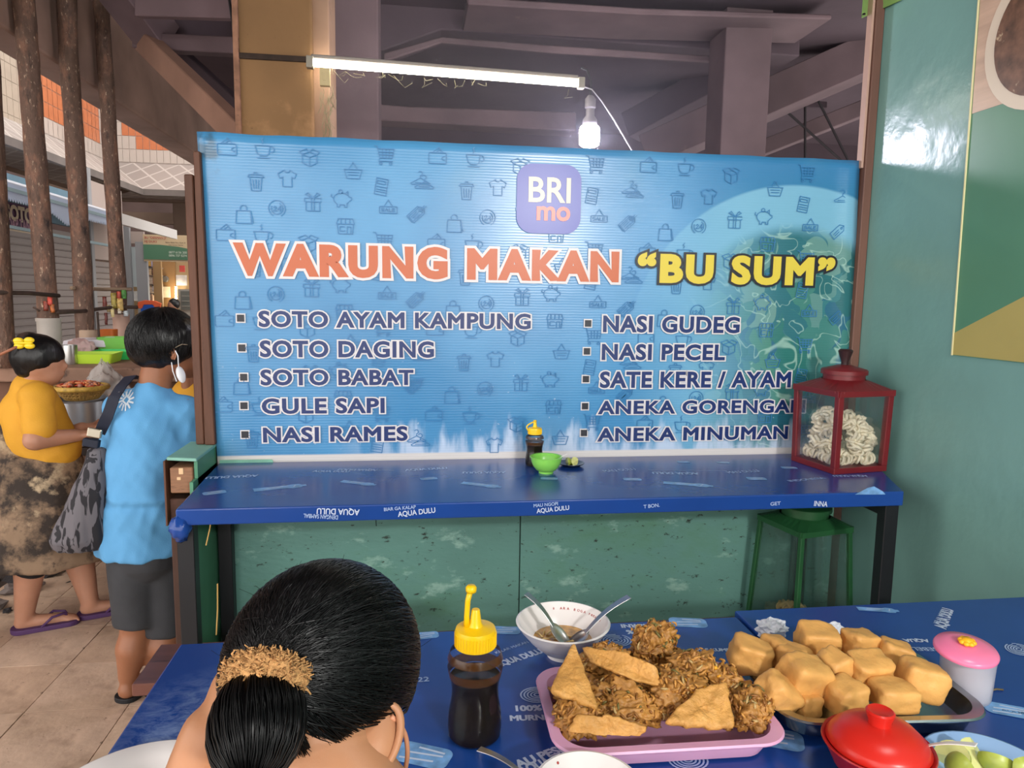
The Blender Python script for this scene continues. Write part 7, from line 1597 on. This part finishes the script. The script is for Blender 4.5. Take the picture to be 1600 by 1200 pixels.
t = thing('display_cabinet', 'small grey glass-fronted cabinet inside the far kiosk', 'cabinet', tuple(kp(290, 500, YK+.5))); DO = Vector(t.location)
kbox('cabinet_body', 281, 452, 300, 520, YK+.55, .3, M('cab_grey', 'a8a49c', .5), t, DO); kbox('glass_door', 283, 455, 298, 484, YK+.53, .02, M('cab_glass', '6c706c', .1), t, DO)
for y in (462, 470, 478): kbox('rack', 284, y, 297, y+.8, YK+.525, .005, M('cab_rack', 'a8a49c', .5), t, DO)
t = thing('shirt_stand', 'blue and orange clothes hanging in front of the kiosk', 'clothes', tuple(kp(230, 520, YK-.3))); DO = Vector(t.location)
for nm, h, poly in (('blue_cloth', '2c6cd8', [(220, 474), (240, 474), (242, 520), (219, 520)]), ('orange_cloth', 'e0643c', [(215, 472), (226, 469), (242, 470), (252, 474), (250, 482), (241, 480), (238, 476), (224, 476), (221, 482), (214, 482)])):
    mb = MB(); v = [kp(x, y, YK-.3 if nm[0] == 'b' else YK-.34)-DO for x, y in poly]; n = len(v); mb.add(v+[p+Vector((0, .03, 0)) for p in v], [tuple(range(n)), tuple(range(n, 2*n))[::-1]]+[(i, (i+1) % n, n+(i+1) % n, n+i) for i in range(n)]); mb.build(nm, M(nm, h, .7), t, bev=.008)
wf = thing('person', 'small far person in a pale top standing inside the kiosk', 'person', tuple(Vector((kp(270, 500, YK+.2).x, YK+.2, 0)))); WF = Vector(wf.location); w_ = lambda x, y, dy=0: kp(x, y, YK+.2+dy)-WF
def fill(mb):
    mb.ell(w_(270, 478), (.075, .09, .105), None, 18, 12); mb.ell(w_(266, 480, -.03), (.03, .03, .02), None, 10, 6); mb.capsule(w_(271, 486), w_(271, 492), .05, .06); mb.capsule(w_(272, 504), w_(272, 560), .14, .15, 16)
    for s in (-1, 1): mb.capsule(w_(272, 500)+Vector((.18*s, 0, 0)), w_(272, 545)+Vector((.2*s, 0, 0)), .05, .035, 12); mb.capsule(w_(272, 560)+Vector((.08*s, 0, 0)), Vector((w_(272, 560).x+.08*s, 0, .05)), .08, .045, 12)
blob('body', fill, .016, skin3, wf, 3)
def fill(mb): mb.capsule(w_(272, 504), w_(272, 560), .155, .17, 16); mb.capsule(w_(266, 500), w_(278, 500), .12, .12, 14)
blob('top', fill, .018, M('pale_top', 'b8a080', .8), wf, 3)
def fill(mb): mb.ell(w_(272, 475, .01), (.085, .095, .09), None, 18, 12); mb.ell(w_(276, 474, .04), (.05, .05, .05), None, 12, 8)
blob('hair', fill, .014, hair_s, wf, 3)
# ground of the aisle beyond the tiles
mb = MB(); mb.box((-9, 4, -.011), (-1.2, 16, -.004)); struct(mb.build('floor_aisle', M('aisle_floor', '8a7a70', .7, var=.15, scale=1.5)))

# smoky air of the market hall behind the banner wall
mb = MB(); mb.box((-.35, 2.62, 1.7), (1.5, 4.5, 2.95)); hz = mb.build('haze', None); hz['kind'] = 'stuff'; hz['label'] = 'thin smoky haze round the lamps under the market roof'; hz['category'] = 'haze'
m = bpy.data.materials.new('haze'); m.use_nodes = True; nt = m.node_tree; nt.nodes.remove(nt.nodes['Principled BSDF']); v = nt.nodes.new('ShaderNodeVolumeScatter'); v.inputs['Density'].default_value = .032; v.inputs['Anisotropy'].default_value = .3; v.inputs['Color'].default_value = (.85, .85, 1, 1)
nt.links.new(v.outputs[0], nt.nodes['Material Output'].inputs['Volume']); hz.data.materials.append(m)
